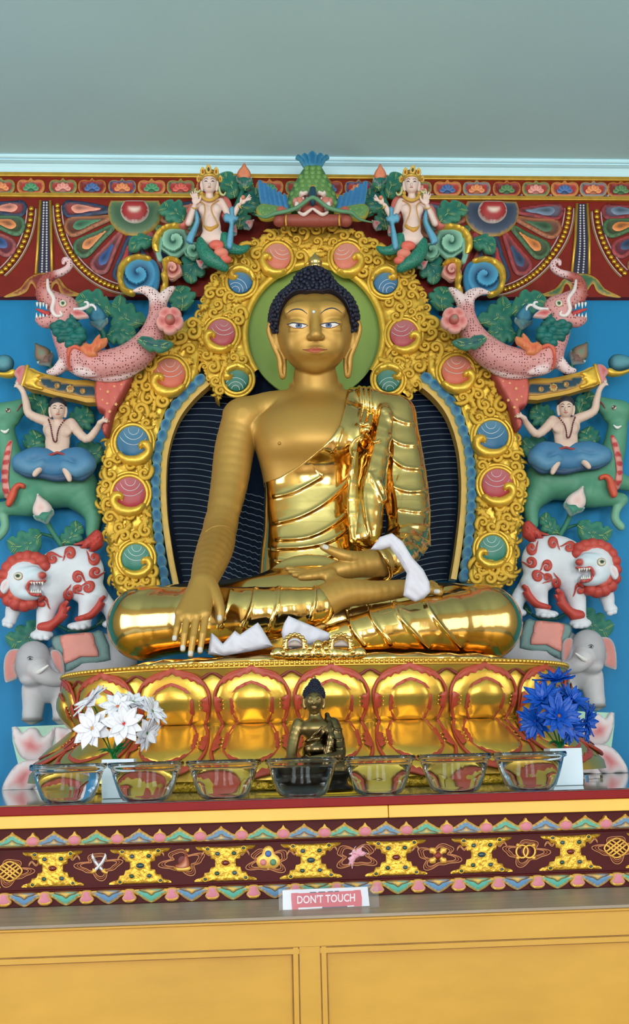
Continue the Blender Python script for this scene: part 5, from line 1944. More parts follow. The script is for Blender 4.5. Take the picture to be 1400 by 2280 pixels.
for s_ in (-1, 1):
    f.ch([(699 + s_ * 21, 1556, A_ - .006), (699 + s_ * 22, 1568, A_ - .006), (699 + s_ * 20, 1577, A_ - .006)], (3.4, 3, 3), 2)
    f.eb((699 + s_ * 8.5, 1557.5, A_ - .0345), (6, 2.6, 3), 2, cut=True)
    f.eb((699 + s_ * 8.5, 1557, A_ - .0315), (5.2, 2.4, 2.6), 1)
f.eb((699, 1576, A_ - .0335), (6, 2.2, 3), 2)
FV, FQ, _ = f.mesh('body', smooth_it=1)
make('body', FV, FQ, BRL, sb)
SBVH = bvh_of(FV, FQ)
rb = Fig(.0011)
rb.eb((706, 1626, A_), (38, 33, 24), 10)
rb.eb((702, 1668, A_), (32, 42, 23.5), 12)
rb.ch([(741, 1612, A_), (752, 1655, A_ - .01), (753, 1682, A_ - .03), (730, 1688, A_ - .055)], (15, 15, 14, 11), 6)
rb.ch([(728, 1592, A_), (736, 1640, A_ - .028), (728, 1684, A_ - .03)], (6, 8, 9), 6)
rb.ch([(690, 1700, A_ - .01), (645, 1712, A_ - .04), (700, 1711, A_ - .077)], (21, 17.5, 12), 8)
rb.ch([(715, 1700, A_ - .01), (762, 1712, A_ - .04), (705, 1715, A_ - .072)], (21, 17.5, 12), 8)
cp = np.array([(600, 1570), (715, 1570), (722, 1592), (718, 1610), (706, 1626), (694, 1640), (680, 1648), (672, 1640), (663, 1612), (672, 1690), (640, 1694), (600, 1694)], float)
cp = np.array([(600, 1560), (718, 1560), (722, 1592), (716, 1612), (704, 1628), (690, 1642), (678, 1650), (668, 1694), (600, 1694)], float)
rb.add('prism', (cp, SS, np.array(J(596, 1700, A_)) - .12, np.array(J(730, 1556, A_)) + .12), None, 2 * SS, True)
rb.build('robe', BRZ, sb, smooth_it=1, disp=fold_disp([([(676, 1652), (700, 1640), (718, 1616)],), ([(676, 1664), (704, 1652), (724, 1626)],), ([(738, 1620), (752, 1626), (764, 1622)],), ([(738, 1640), (752, 1648), (766, 1644)],), ([(735, 1660), (750, 1668), (768, 1664)],)], amp=1.2, w=2, step=.8, decay=8))
hr = Fig(.0011)
hr.eb((699, 1546, A_ - .006), (23.5, 19, 22), 4)
hr.eb((700, 1524, A_ - .002), (11.5, 14, 11.5), 6)
hr.eb((699, 1563, A_ - .034), (20, 23, 18), 1, cut=True)
hr.eb((699, 1585, A_), (40, 26, 40), 1, cut=True)
V, Q, _ = hr.mesh('hair')
h_ = make('hair', V, Q, HAIRM, sb)
N_ = vnormals(V, Q)
pick = []
for i in np.random.RandomState(1).permutation(len(V)):
    if all(((V[i] - V[j]) ** 2).sum() > (3.6 * SS) ** 2 for j in pick):
        pick.append(i)
    if len(pick) > 260:
        break
o = make('hair_curls', *join_geo([sphere_geo(V[i] + N_[i] * .4 * SS, 2.3 * SS, 6, 4) for i in pick]), HAIRM, h_)
o['kind'] = 'stuff'
tipc = J(701, 1510, A_)
make('finial', *lathe_geo([(2 * SS, -2 * SS), (3 * SS, 0), (2.4 * SS, 3 * SS), (.01 * SS, 6 * SS)], 10, tipc), BRL, sb)
sm_map = on_bvh(SBVH, SS, .2)
for s_ in (-1, 1):
    surf_tube('eye_line', [(699 + s_ * 4, 1558.5), (699 + s_ * 8.5, 1557), (699 + s_ * 13, 1556.5)], [.3, .9, .3], PAINT, sb, SBVH, (34, 30, 30), s=SS, off=.2)
    surf_tube('eyebrow', [(699 + s_ * 3, 1552), (699 + s_ * 8.5, 1548.5), (699 + s_ * 14, 1550)], [.3, .8, .3], PAINT, sb, SBVH, (40, 36, 36), s=SS, off=.2)
surf_tube('lips', [(694, 1576), (699, 1576.5), (704, 1576)], [.4, 1.3, .4], PAINT, sb, SBVH, (150, 84, 60), s=SS, off=.2)
# its dark two-step base
bz = [(.0, .066), (.002, .070), (.010, .070), (.013, .062), (.024, .058), (.034, .066), (.04, .066), (.042, .062)]
bc = np.array(J(705, 1700, SBY - .03))
zt = float(J(705, 1722, SBY - .03)[2])
V, Fs = [], []
for (z, r) in [(0.0, 0.0)] + bz + [(.042, 0.0)]:
    for k in range(40):
        a = 2 * PI * k / 40
        V.append((bc[0] + 1.12 * r * math.cos(a), bc[1] + .85 * r * math.sin(a), TABLE_Z + .0035 + z * (zt - TABLE_Z) / .042))
n_ = len(bz) + 2
Fs = [(i * 40 + k, i * 40 + (k + 1) % 40, (i + 1) * 40 + (k + 1) % 40, (i + 1) * 40 + k) for i in range(n_ - 1) for k in range(40)]
fix_normals(make('base', V, Fs, mat('black_bronze', (40, 36, 32), metal=.8, rough=.35), sb))
# yellow cloth under it
V, Fs = [], []
for iz, z in enumerate((.0003, .003)):
    for k in range(48):
        a = 2 * PI * k / 48
        r = 1 + .06 * math.sin(5 * a) + .04 * math.sin(11 * a)
        V.append((bc[0] + .125 * r * math.cos(a) * (1 - .03 * iz), bc[1] + .075 * r * math.sin(a), TABLE_Z + z))
Fs = [(k, (k + 1) % 48, 48 + (k + 1) % 48, 48 + k) for k in range(48)] + [tuple(range(48)), tuple(48 + k for k in range(48))]
o = fix_normals(make('yellow_cloth', V, Fs, mat('yellow_cloth', (226, 182, 36), rough=.8, var=.15, vscale=40, bump=.5, bscale=80)))
tag(o, 'bright yellow cloth folded under the small bronze figure', 'cloth')


# ---- bouquets
def petal_unit(name, w, curl, mt, tipw=.5):
    V, Fs = [], []
    n, m_ = 7, 5
    for i in range(n):
        t = i / (n - 1)
        hw = w * (math.sin(PI * min(t ** .8, 1) * .93 + .10) ** .9) * (1 if t < .7 else 1 - (t - .7) * 1.2 * tipw)
        if i == n - 1:
            hw = .012
        for j in range(m_):
            s_ = (j / (m_ - 1) - .5) * 2
            V.append((t, s_ * hw, curl * t * t + .22 * w * s_ * s_ + .04 * math.sin(t * 5)))
    for i in range(n - 1):
        for j in range(m_ - 1):
            Fs.append((i * m_ + j, i * m_ + j + 1, (i + 1) * m_ + j + 1, (i + 1) * m_ + j))
    k = len(V)
    V2 = [(x, y, z - .025) for x, y, z in V]
    F2 = [tuple(a + k for a in f_[::-1]) for f_ in Fs]
    bd_ = [j for j in range(m_)] + [(i + 1) * m_ + m_ - 1 for i in range(n - 1)] + [(n - 1) * m_ + j for j in range(m_ - 2, -1, -1)] + [i * m_ for i in range(n - 2, 0, -1)]
    side_ = [(bd_[i], bd_[i] + k, bd_[(i + 1) % len(bd_)] + k, bd_[(i + 1) % len(bd_)]) for i in range(len(bd_))]
    return unit_mesh(name, (np.array(V + V2), Fs + F2 + side_), mt)


WPET = mat('white_petal', (232, 230, 238), rough=.6, var=.03, vscale=40)
BPET = mat('blue_petal', (4, 78, 182), rough=.42, var=.25, vscale=60)
GSTEM = mat('plastic_stem_green', (24, 118, 52), rough=.45, var=.1)
UW = petal_unit('petal', .29, -.10, WPET)
UB = petal_unit('petal', .19, .10, BPET, .8)


def flower(parent, c, r, axis, n, unit, centre, rings, seed, ccol):
    rr = random.Random(seed)
    q = Vector(axis).normalized().to_track_quat('Z', 'Y').to_matrix().to_4x4()
    fl = make('flower', *sphere_geo((0, 0, 0), 1, 8, 5), mat('flower_heart_%d_%d_%d' % ccol, ccol, rough=.6, var=.2, vscale=200), None)
    me = fl.data
    bpy.data.objects.remove(fl)
    fo = put('flower', me, None, parent, at=Matrix.Translation(c) @ q @ Matrix.Diagonal((centre, centre, centre * .7, 1)))
    inv = fo.matrix_basis.inverted()
    pb = ORG[parent.name]
    for (k, sc, tilt) in rings:
        for i in range(k):
            a = 2 * PI * (i + rr.uniform(-.18, .18)) / k + sc
            M = Matrix.Translation(Vector(c) - Vector(pb)) @ q @ Matrix.Rotation(a, 4, 'Z') @ Matrix.Translation((centre * .4, 0, 0)) @ Matrix.Rotation(-tilt + rr.uniform(-.15, .15), 4, 'Y') @ Matrix.Rotation(rr.uniform(-.3, .3), 4, 'X') @ Matrix.Diagonal((r * sc * rr.uniform(.9, 1.08),) * 3 + (1,))
            o = bpy.data.objects.new('petal', unit); COL.objects.link(o)
            o.parent = fo
            o.matrix_basis = inv @ M
            ORG[o.name] = pb
    return fo


def bouquet(name, label, vy, vx, heads, unit, rings, stemtop, cols, vase_px, vase_y, vlabel):
    sc = S_(vx, 1650, vy)
    x0, x1 = vase_px
    vt, vb = vase_y
    va = P(x0, vb, vy); vbp = P(x1, vb, vy)
    ztop = float(P(vx, vt, vy)[2])
    cx_, hw = (va[0] + vbp[0]) / 2, (vbp[0] - va[0]) / 2
    vs = thing('flower_vase', vlabel, 'vase', (cx_, vy, TABLE_Z), 'paper white vases')
    V, Fs = [], []
    ringz = [(TABLE_Z + .0004, .92), (TABLE_Z + .02, .97), (ztop - .01, 1.0), (ztop, 1.0), (ztop, .9), (TABLE_Z + .01, .86)]
    for z, w in ringz:
        for (a, b) in ((-1, -.7), (1, -.7), (1, .7), (-1, .7)):
            V.append((cx_ + a * hw * w, vy + b * hw * w, z))
    for i in range(len(ringz) - 1):
        for k in range(4):
            Fs.append((i * 4 + k, i * 4 + (k + 1) % 4, (i + 1) * 4 + (k + 1) % 4, (i + 1) * 4 + k))
    Fs += [(0, 1, 2, 3), tuple(len(V) - 4 + k for k in range(4))]
    bevel(fix_normals(make('vase_body', V, Fs, mat('vase_white', (216, 228, 240), rough=.45, var=.02), vs, smooth=False)), .0012)
    bq = thing(name, label, 'flowers', (cx_, vy, TABLE_Z + .014))
    neck = np.array((cx_, vy, ztop - .01))
    foot = np.array((cx_, vy, TABLE_Z + .014))
    make('stem_bundle', *tube_geo([foot, neck, P(stemtop[0], stemtop[1], vy)], [.004, .007, .009], 8), GSTEM, bq)
    for i, (fx, fy, dy, r, ax) in enumerate(heads):
        c = P(fx, fy, vy + dy)
        st = P(stemtop[0], stemtop[1], vy)
        mid = (c + st) / 2 + np.array((0, .01, .01))
        make('stem', *tube_geo(crom([st, mid, c], 5), .0016, 6), GSTEM, bq)
        flower(bq, c, r * sc, ax, 10, unit, 5.5 * sc, rings, i, cols[i % len(cols)])
    rr = random.Random(4)
    for i in range(7):
        a = rr.uniform(0, 6.28)
        st = P(stemtop[0], stemtop[1] - 10, vy)
        tip = st + np.array((math.cos(a) * .035, math.sin(a) * .02 - .01, rr.uniform(.0, .03)))
        mid = (st + tip) / 2 + np.array((0, 0, .008))
        make('leaf', *tube_geo(crom([st, mid, tip], 4), [.0012, .0035, .0055, .0062, .006, .0052, .004, .0022, .0006], 6, .3, up=(0, .3, 1)), GSTEM, bq)
    return bq


bouquet('white_bouquet', 'bunch of artificial white flowers with red and orange hearts standing at left', -1.22, 262,
        [(204, 1562, -.02, 46, (-.7, -.35, .75)), (262, 1574, -.045, 38, (-.1, -.8, .6)), (296, 1564, 0, 36, (.25, -.5, .85)), (206, 1622, -.05, 46, (-.35, -.9, .25)), (276, 1612, -.07, 44, (.05, -1, .2)),
         (338, 1584, -.02, 38, (.8, -.45, .5)), (326, 1632, -.03, 40, (.85, -.5, -.35))], UW, [(9, 1.0, .28), (8, .80, .62)], (252, 1690), [(60, 120, 50), (214, 104, 44), (60, 120, 50), (214, 140, 60), (206, 40, 50), (60, 120, 50), (40, 110, 50)],
        (228, 300), (1690, 1765), 'white square vase standing behind the glass bowls at left')
bouquet('blue_bouquet', 'bunch of bright blue artificial flowers standing at right', -1.20, 1250,
        [(1236, 1516, -.01, 46, (-.1, -.25, .95)), (1208, 1556, -.04, 46, (-.4, -.7, .6)), (1272, 1560, -.02, 44, (.5, -.6, .6)), (1244, 1594, -.08, 48, (.05, -1, .15)), (1192, 1606, -.03, 42, (-.75, -.6, -.1)), (1302, 1606, -.02, 44, (.8, -.5, -.2)),
         (1240, 1566, 0, 42, (0, -.6, .8)), (1272, 1622, -.05, 36, (.4, -.8, -.4))], UB, [(12, 1.0, .2), (10, .84, .6), (7, .5, 1.0)], (1248, 1672), [(24, 60, 150), (30, 90, 200), (24, 60, 150), (150, 90, 70)],
        (1222, 1293), (1666, 1736), 'white square vase standing beside the glass bowl at the far right')

# small clear box at right
cxb = PZ(1325, 1733, TABLE_Z + .0005)
o = bevel(make('clear_box', *box_geo(cxb[0] - .02, cxb[0] + .02, cxb[1] - .005, cxb[1] + .025, TABLE_Z + .0004, TABLE_Z + .0098), GLASS, smooth=False), .001)
tag(o, 'tiny clear plastic box lying on the altar beside the lotus pedestal', 'box')


# ---- white offering scarves and the gilt double ring ornament on the throne edge
CLOTH = mat('white_scarf_cloth', (216, 212, 224), rough=.8, var=.03, vscale=30, bump=.15, bscale=90)


def crumple(seed, amp):
    r = random.Random(seed)
    ws = [(r.uniform(-.12, .12), r.uniform(-.12, .12), r.uniform(0, 6)) for _ in range(5)]
    return lambda x, y, d, dm: amp * sum(np.abs(np.sin(a * x + b * y + p)) for a, b, p in ws) / 5 * np.clip(d / 6, .1, 1)


for ol, Y, nm_, sd in (([(463, 1457), (466, 1430), (470, 1408), (484, 1420), (496, 1433), (523, 1404), (534, 1413), (553, 1400), (574, 1386), (584, 1400), (608, 1440), (560, 1450), (500, 1460)], -.905, 'crumpled white scarf lying at the fingertips of the large golden hand', 3),
                       ([(626, 1408), (632, 1388), (642, 1371), (662, 1380), (735, 1410), (732, 1424), (690, 1436), (648, 1447), (632, 1430)], -.89, 'crumpled white scarf tucked behind the gilt double ring ornament', 5)):
    o = relief('white_scarf', ol, plane(Y), CLOTH, None, thick=5, bulge=5, sm=1, step=5, hf=crumple(sd, 12))
    tag(o, nm_, 'scarf', 'white offering scarves')
_w = np.array([(824, 1224, 0), (845, 1196, 3), (872, 1187, 6), (896, 1206, 6), (918, 1242, 7), (942, 1268, 6), (956, 1296, 8), (958, 1318, 6), (944, 1332, 5), (924, 1340, 5), (898, 1326, 6), (902, 1296, 7), (906, 1276, 6), (886, 1244, 7), (868, 1218, 5), (848, 1224, 2)], float)
o = relief('white_scarf', _w[:, :2], plane(-.795), CLOTH, None, thick=4, bulge=1.5, sm=1, step=4, R=4, hf=crumple(8, 12))
tag(o, 'white scarf tied round the wrist of the golden hand held in the lap', 'scarf', 'white offering scarves')

vj = thing('ring_ornament', 'gilt ornament with two rings lying on the front edge of the lotus throne', 'ornament', tuple(P(708, 1462, -.968)[:2]) + (THRONE_TOP + .001,))
vm = plane(-.968)
base_o = [(604, 1450), (620, 1440), (640, 1446), (690, 1438), (708, 1432), (726, 1438), (776, 1446), (800, 1440), (814, 1450), (806, 1466), (708, 1470), (612, 1466)]
relief('base', base_o, vm, GOLDSHINE, vj, thick=14, bulge=8, sm=3, step=5, hf=lambda x, y, d, dm: 2.2 * np.sin(x * .5) * np.sin(y * .4))
for cx in (656, 759):
    th = np.linspace(-.15 * PI, 1.15 * PI, 26)
    q = vm(cx + 22 * np.cos(th), 1437 - 22 * np.sin(th), 14.0)
    rg = make('ring', *tube_geo(q, 5.5 * vm.s, 8), GOLDSHINE, vj)
    make('ring_beads', *join_geo([sphere_geo(vm(np.array([cx + 25 * math.cos(a)]), np.array([1437 - 25 * math.sin(a)]), 18.0)[0], 4.4 * vm.s, 7, 5) for a in np.linspace(0, PI, 9)]), GOLDSHINE, rg)
    relief('disc', [(cx + 17 * math.cos(a), 1440 - 15 * math.sin(a)) for a in np.linspace(0, PI, 12)], vm, mat('ring_disc_paint', (190, 168, 160), rough=.4), vj, thick=9, bulge=4, sm=1, step=5)
for (x, y, r) in ((708, 1436, 11), (690, 1444, 8), (726, 1444, 8), (686, 1456, 7), (730, 1456, 7), (630, 1452, 7), (786, 1452, 7), (708, 1454, 9)):
    make('knob', *sphere_geo(vm(np.array([float(x)]), np.array([float(y)]), 18.0)[0], r * vm.s, 10, 7), GOLDSHINE, vj)

# ---- the sign on the ledge
SGB = PZ(725, 2022, z_led)
SGY = float(SGB[1])
sg = thing('warning_sign', 'small white sign with red band reading DON\'T TOUCH in a clear stand on the ledge', 'sign', (SGB[0], SGY, z_led))


def signm(u, v, h=0.0):
    """px on the sign's face; the card leans back from its foot"""
    u = np.asarray(u, float); v = np.asarray(v, float)
    p = P(u, v, SGY)
    hh = p[..., 2] - z_led
    p[..., 1] += .22 * np.maximum(hh, 0) - np.asarray(h, float) * signm.s
    return p


signm.s = SCL(SGY)
paper = [(628.8, 1984), (634, 1983), (819, 1975.5), (822.5, 2017), (629.7, 2026)]
relief('card', paper, signm, mat('sign_paper', (222, 220, 234), rough=.5, var=.02), sg, thick=.6, bulge=0, sm=1, prof='none', step=20)
relief('red_band', [(648, 1989.5), (664, 1989), (664, 1990), (788, 1984), (788, 1983), (803, 1982), (806, 2000), (805.5, 2017.5), (774, 2019), (664, 2025), (650, 2025.5), (648.5, 2005)], signm, mat('sign_red', (206, 62, 82), rough=.5, var=.04), sg, thick=.9, bulge=0, sm=1, prof='none', step=20)
for q in ([(690, 1987), (704, 1986.4), (704, 1989), (690, 1989.6)], [(709, 1986.2), (724, 1985.5), (724, 1988), (709, 1988.7)], [(730, 1985.2), (742, 1984.6), (742, 1987.2), (730, 1987.8)], [(745, 1984.5), (755, 1984), (755, 1986.6), (745, 1987.1)],
          [(717, 2020), (773, 2017.3), (773, 2019.5), (717, 2022.5)]):
    relief('dark_print', q, signm, mat('sign_print', (74, 40, 74), rough=.5), sg, thick=1.1, bulge=0, sm=1, prof='none', step=20)
relief('white_print', [(664, 2021), (717, 2018.5), (717, 2022), (664, 2025)], signm, mat('sign_white_print', (226, 220, 230), rough=.5), sg, thick=1.2, bulge=0, sm=1, prof='none', step=20)
relief('white_print', [(773, 2016.5), (788, 2015.6), (788, 2018), (773, 2019)], signm, mat('sign_white_print', (226, 220, 230), rough=.5), sg, thick=1.2, bulge=0, sm=1, prof='none', step=20)
tcu = bpy.data.curves.new('lettering', 'FONT')
tcu.body = "DON'T TOUCH"; tcu.align_x = 'CENTER'; tcu.size = 1.0; tcu.offset = .018; tcu.extrude = 0.004; tcu.resolution_u = 3
tob = bpy.data.objects.new('lettering', tcu)
COL.objects.link(tob)
tme = bpy.data.meshes.new_from_object(tob)
bpy.data.objects.remove(tob)
tv = np.array([v.co[:] for v in tme.vertices])
x0_, x1_ = tv[:, 0].min(), tv[:, 0].max()
y1_ = tv[:, 1].max()
uu = 661.5 + (tv[:, 0] - x0_) / (x1_ - x0_) * 129
vvv = 2012 - .042 * (uu - 661.5) - tv[:, 1] / y1_ * 17.2
W3 = signm(uu, vvv, np.where(tv[:, 2] > 0, 1.5, .8))
tme.vertices.foreach_set('co', W3.astype(np.float32).ravel()); tme.update()
put('lettering', tme, mat('sign_lettering', (236, 220, 230), rough=.5), sg)
ACR = mat('clear_acrylic', (200, 206, 210), rough=.06, var=0)
ACR.node_tree.nodes['Principled BSDF'].inputs['Alpha'].default_value = .16
ac = [(620, 1981), (842, 1973), (844, 2019.5), (621, 2029)]
relief('clear_stand', ac, signm, ACR, sg, thick=1.0, bulge=0, sm=1, prof='none', step=40, base=2.4)
# ================================================================== carved figures on both sides of the arch
def spot_extra(scale, size, colr):
    def f(nt, tc, src):
        v = nt.nodes.new('ShaderNodeTexVoronoi'); v.inputs['Scale'].default_value = scale; v.inputs['Randomness'].default_value = .45
        nt.links.new(tc.outputs['Object'], v.inputs['Vector'])
        r = nt.nodes.new('ShaderNodeMapRange'); r.inputs[1].default_value = size; r.inputs[2].default_value = size * 1.25
        nt.links.new(v.outputs['Distance'], r.inputs[0])
        mx = nt.nodes.new('ShaderNodeMix'); mx.data_type = 'RGBA'
        mx.inputs['A'].default_value = (*lin(colr), 1)
        nt.links.new(r.outputs[0], mx.inputs['Factor']); nt.links.new(src, mx.inputs['B'])
        return mx.outputs['Result']
    return f


SPOTS = mat('spotted_paint', attr=True, rough=.5, var=.04, bump=.1, extra=spot_extra(104, .24, (104, 36, 40)))
SCALES = mat('scaled_paint', attr=True, rough=.5, var=.04, bump=.1, extra=spot_extra(190, .27, (10, 50, 48)))
WHT, REDP, TEAL, GRN = (222, 224, 232), (190, 70, 60), (18, 106, 100), (24, 108, 90)


class RF(Body):
    """figure joints as (px, py, h): px on the carving's plane, h px out of it"""
    def __init__(s, m, res_px=1.5):
        super().__init__(res_px * m.s); s.m = m

    def pt(s, p):
        return s.m(np.array([float(p[0])]), np.array([float(p[1])]), np.array([float(p[2])]))[0]

    def E(s, p, r, col=None, k=6, rot=0.0, cut=False):
        fx = -1 if s.m.side > 0 else 1
        c, n = math.cos(math.radians(rot)), math.sin(math.radians(rot))
        R = np.array([[fx * c, 0, -fx * n], [0, 1, 0], [-n, 0, -c]])
        return s.ball(s.pt(p), np.array((r[0], r[2], r[1])) * s.m.s, col, k * s.m.s, R, cut)

    def C(s, pts, rad, col=None, k=6):
        return s.chain([s.pt(p) for p in pts], [q * s.m.s for q in rad], col, k * s.m.s)

    def make(s, name, material, parent, **kw):
        V, Q, c = s.mesh(name, tau=kw.pop('tau', 1.6) * s.m.s, **kw)
        make(name, V, Q, material, parent, c)
        return bvh_of(V, Q)


def T(name, pts, r, m, col, parent, n=5, nseg=7, material=None, flat=1.0, closed=False):
    """tube through (px, py, h) points; r px (scalar or list)"""
    p = crom(pts, n, closed)
    rr = np.interp(np.linspace(0, 1, len(p)), np.linspace(0, 1, len(r)), r) if not np.isscalar(r) else np.full(len(p), float(r))
    return make(name, *tube_geo(m(p[:, 0], p[:, 1], p[:, 2]), rr * m.s, nseg, flat, closed=closed), material or PAINT, parent, lin(col))


def BALLS(name, pts, m, col, parent, material=None, kind=None, nu=9, nv=6):
    """several small knobs as one part: (px, py, h, r)"""
    o = make(name, *join_geo([sphere_geo(m(np.array([float(x)]), np.array([float(y)]), np.array([float(h)]))[0], r * m.s, nu, nv) for x, y, h, r in pts]), material or PAINT, parent, lin(col))
    if kind:
        o['kind'] = kind
    return o


def RL(name, pts, m, parent, h=0, thick=6, bulge=5, col=None, cols=None, stops=None, sm=3, **kw):
    mt = kw.pop('material', PAINT)
    return relief(name, pts, m, mt, parent, thick=thick, bulge=bulge, base=h, sm=sm,
                  cf=kw.pop('cf', None) or (bands(cols, stops if stops is not None else np.linspace(0, 1, len(cols))) if cols else None), col=col, **kw)


def mount(t, pts, m, r=9):
    """wooden blocks that hold a carving off the wall: (px, py, h of the carving's back)"""
    for (u, v, h) in pts:
        c = m(np.array([float(u)]), np.array([float(v)]), np.array([float(h)]))[0]
        q = r * m.s
        back = -.0006 if c[2] + q < z_bot else FY - .022
        if c[1] < back - .004:
            make('mounting_block', *box_geo(c[0] - q, c[0] + q, c[1], back, c[2] - q, c[2] + q), FRED, t, smooth=False)


def eye_at(px, py, r, bvh, m, parent, iris=(90, 120, 80), ring=(206, 176, 120)):
    mm = on_bvh(bvh, m.s, .5)
    x, y = warp(px, py, m.side)
    circ = lambda q: [(float(x) + q * math.cos(a), float(y) + q * .92 * math.sin(a)) for a in np.linspace(0, 2 * PI, 13)[:-1]]
    e_ = relief('eye', circ(r), mm, PAINT, parent, thick=.6, bulge=2.5, sm=1, step=2.5, back=False, cf=bands([(120, 60, 50), ring, (236, 230, 214), (236, 230, 214), iris, iris, (20, 24, 24), (20, 24, 24)], [0, .12, .3, .5, .54, .72, .76, 1]))
    return e_


def leaf(base, tip, w, m, parent, h=4, colr=GRN, lobes=3, light=(84, 154, 122), vein=(160, 186, 116), bend=.12):
    b, t = np.array(base, float), np.array(tip, float)
    L = np.linalg.norm(t - b); d = (t - b) / L; n = np.array([-d[1], d[0]])
    mid = lambda s_: b + d * L * s_ + n * (bend * L * math.sin(PI * s_))
    up, dn = [], []
    for s_ in np.linspace(0, 1, 6 * lobes + 1):
        hw = w * (math.sin(PI * min(s_ * .86 + .1, 1)) ** .75) * (.72 + .34 * abs(math.sin(PI * s_ * lobes)) ** .5)
        if s_ == 1:
            hw = 0
        up.append(mid(s_) + n * hw + d * 3 * abs(math.sin(PI * s_ * lobes)))
        dn.append(mid(s_) - n * hw + d * 3 * abs(math.sin(PI * s_ * lobes)))
    ol = up + dn[::-1][1:-0 or None]
    ol = [tuple(q) for q in up] + [tuple(q) for q in dn[-2:0:-1]]

    def loc(x, y):
        q = np.stack([x, y], 1) - b
        s_ = q @ d / L
        v = q @ n - bend * L * np.sin(PI * np.clip(s_, 0, 1))
        return s_, v

    def hf(x, y, dd, dm):
        s_, v = loc(x, y)
        g = -2.2 * np.exp(-(v / 2.2) ** 2) + 2.4 * np.abs(np.sin(PI * (s_ - .25 * np.abs(v) / w) * lobes)) ** .8
        return g * np.clip(dd / 4, 0, 1) + 6 * np.sin(PI * np.clip(s_, 0, 1)) * .6

    c1, c2 = np.array(lin(colr)), np.array(lin(light))

    def cf(x, y, dd, dm):
        s_, v = loc(x, y)
        k = np.clip(1 - dd / (.5 * dm), 0, 1)[:, None] * .75
        return c1 + (c2 - c1) * k
    o = relief('leaf', ol, m, PAINT, parent, thick=5, bulge=5, sm=2, hf=hf, cf=cf, base=h, step=max(3, w / 6.5))
    vs = []
    hh = lambda s_: h + 5 + 5.6 + 3.6 * math.sin(PI * s_)
    spine = np.array([tuple(mid(s_)) + (hh(s_) - 1.6,) for s_ in np.linspace(0, .9, 8)])
    vs.append(tube_geo(m(spine[:, 0], spine[:, 1], spine[:, 2]), 1.3 * m.s, 5))
    for k in range(lobes):
        for sg in (-1, 1):
            for dv in (-.05, .04):
                s0 = (k + .35) / lobes + dv * .6
                q = np.array([tuple(mid(min(s0 + .16 * f, 1)) + sg * n * w * .66 * f * (1 - .3 * f)) + (hh(s0) + .8 - 1.0 * f,) for f in (.15, .45, .75, 1)])
                vs.append(tube_geo(m(q[:, 0], q[:, 1], q[:, 2]), np.array([.9, .8, .6, .3]) * m.s, 4))
    make('leaf_vein', *join_geo(vs), PAINT, o, lin(vein))['kind'] = 'stuff'
    return o


def bud(c, r, ang, m, parent, cols, h=14, calyx=(24, 104, 92)):
    a = math.radians(ang)
    ca, sa = math.cos(a), math.sin(a)
    tr = lambda pts: [(c[0] + r * (ca * x - sa * y), c[1] + r * (sa * x + ca * y)) for x, y in pts]
    o = RL('bud', tr([(-.75, -.6), (-.2, -.95), (.45, -.75), (1.0, -.3), (1.5, .05), (1.0, .35), (.45, .75), (-.2, .95), (-.75, .6), (-.95, 0)]), m, parent, h=h, thick=6, bulge=r * .5, cols=cols, step=max(2.5, r / 5))
    RL('calyx', tr([(-1.5, -.12), (-1.1, -.55), (-.8, -.95), (-.35, -1.0), (-.5, -.55), (-.3, 0), (-.5, .55), (-.35, 1.0), (-.8, .95), (-1.1, .55), (-1.5, .12)]), m, o, h=h + 4, thick=6, bulge=r * .45, cols=[(170, 190, 190), calyx, calyx], stops=[0, .2, 1], step=max(2.5, r / 5))
    return o


def comma(cx, cy, r, rot, fl=1):
    pts = [(1.5, -.9), (1.1, -.35), (.75, .25), (.35, .8), (-.35, .98), (-.95, .6), (-1.1, -.1), (-.78, -.75), (-.15, -1.0), (.42, -.75), (.5, -.2), (.12, .12), (-.22, -.05), (-.12, -.28), (-.26, -.34), (-.36, -.05), (-.12, .24), (.25, .22), (.62, -.12), (1.0, -.62)]
    a = math.radians(rot)
    return [(cx + r * (math.cos(a) * x * fl - math.sin(a) * y), cy + r * (math.sin(a) * x * fl + math.cos(a) * y)) for x, y in pts]


def wp(pts, side):
    p = np.array(pts, float)
    x, y = warp(p[:, 0], p[:, 1], side)
    return list(zip(x, y))


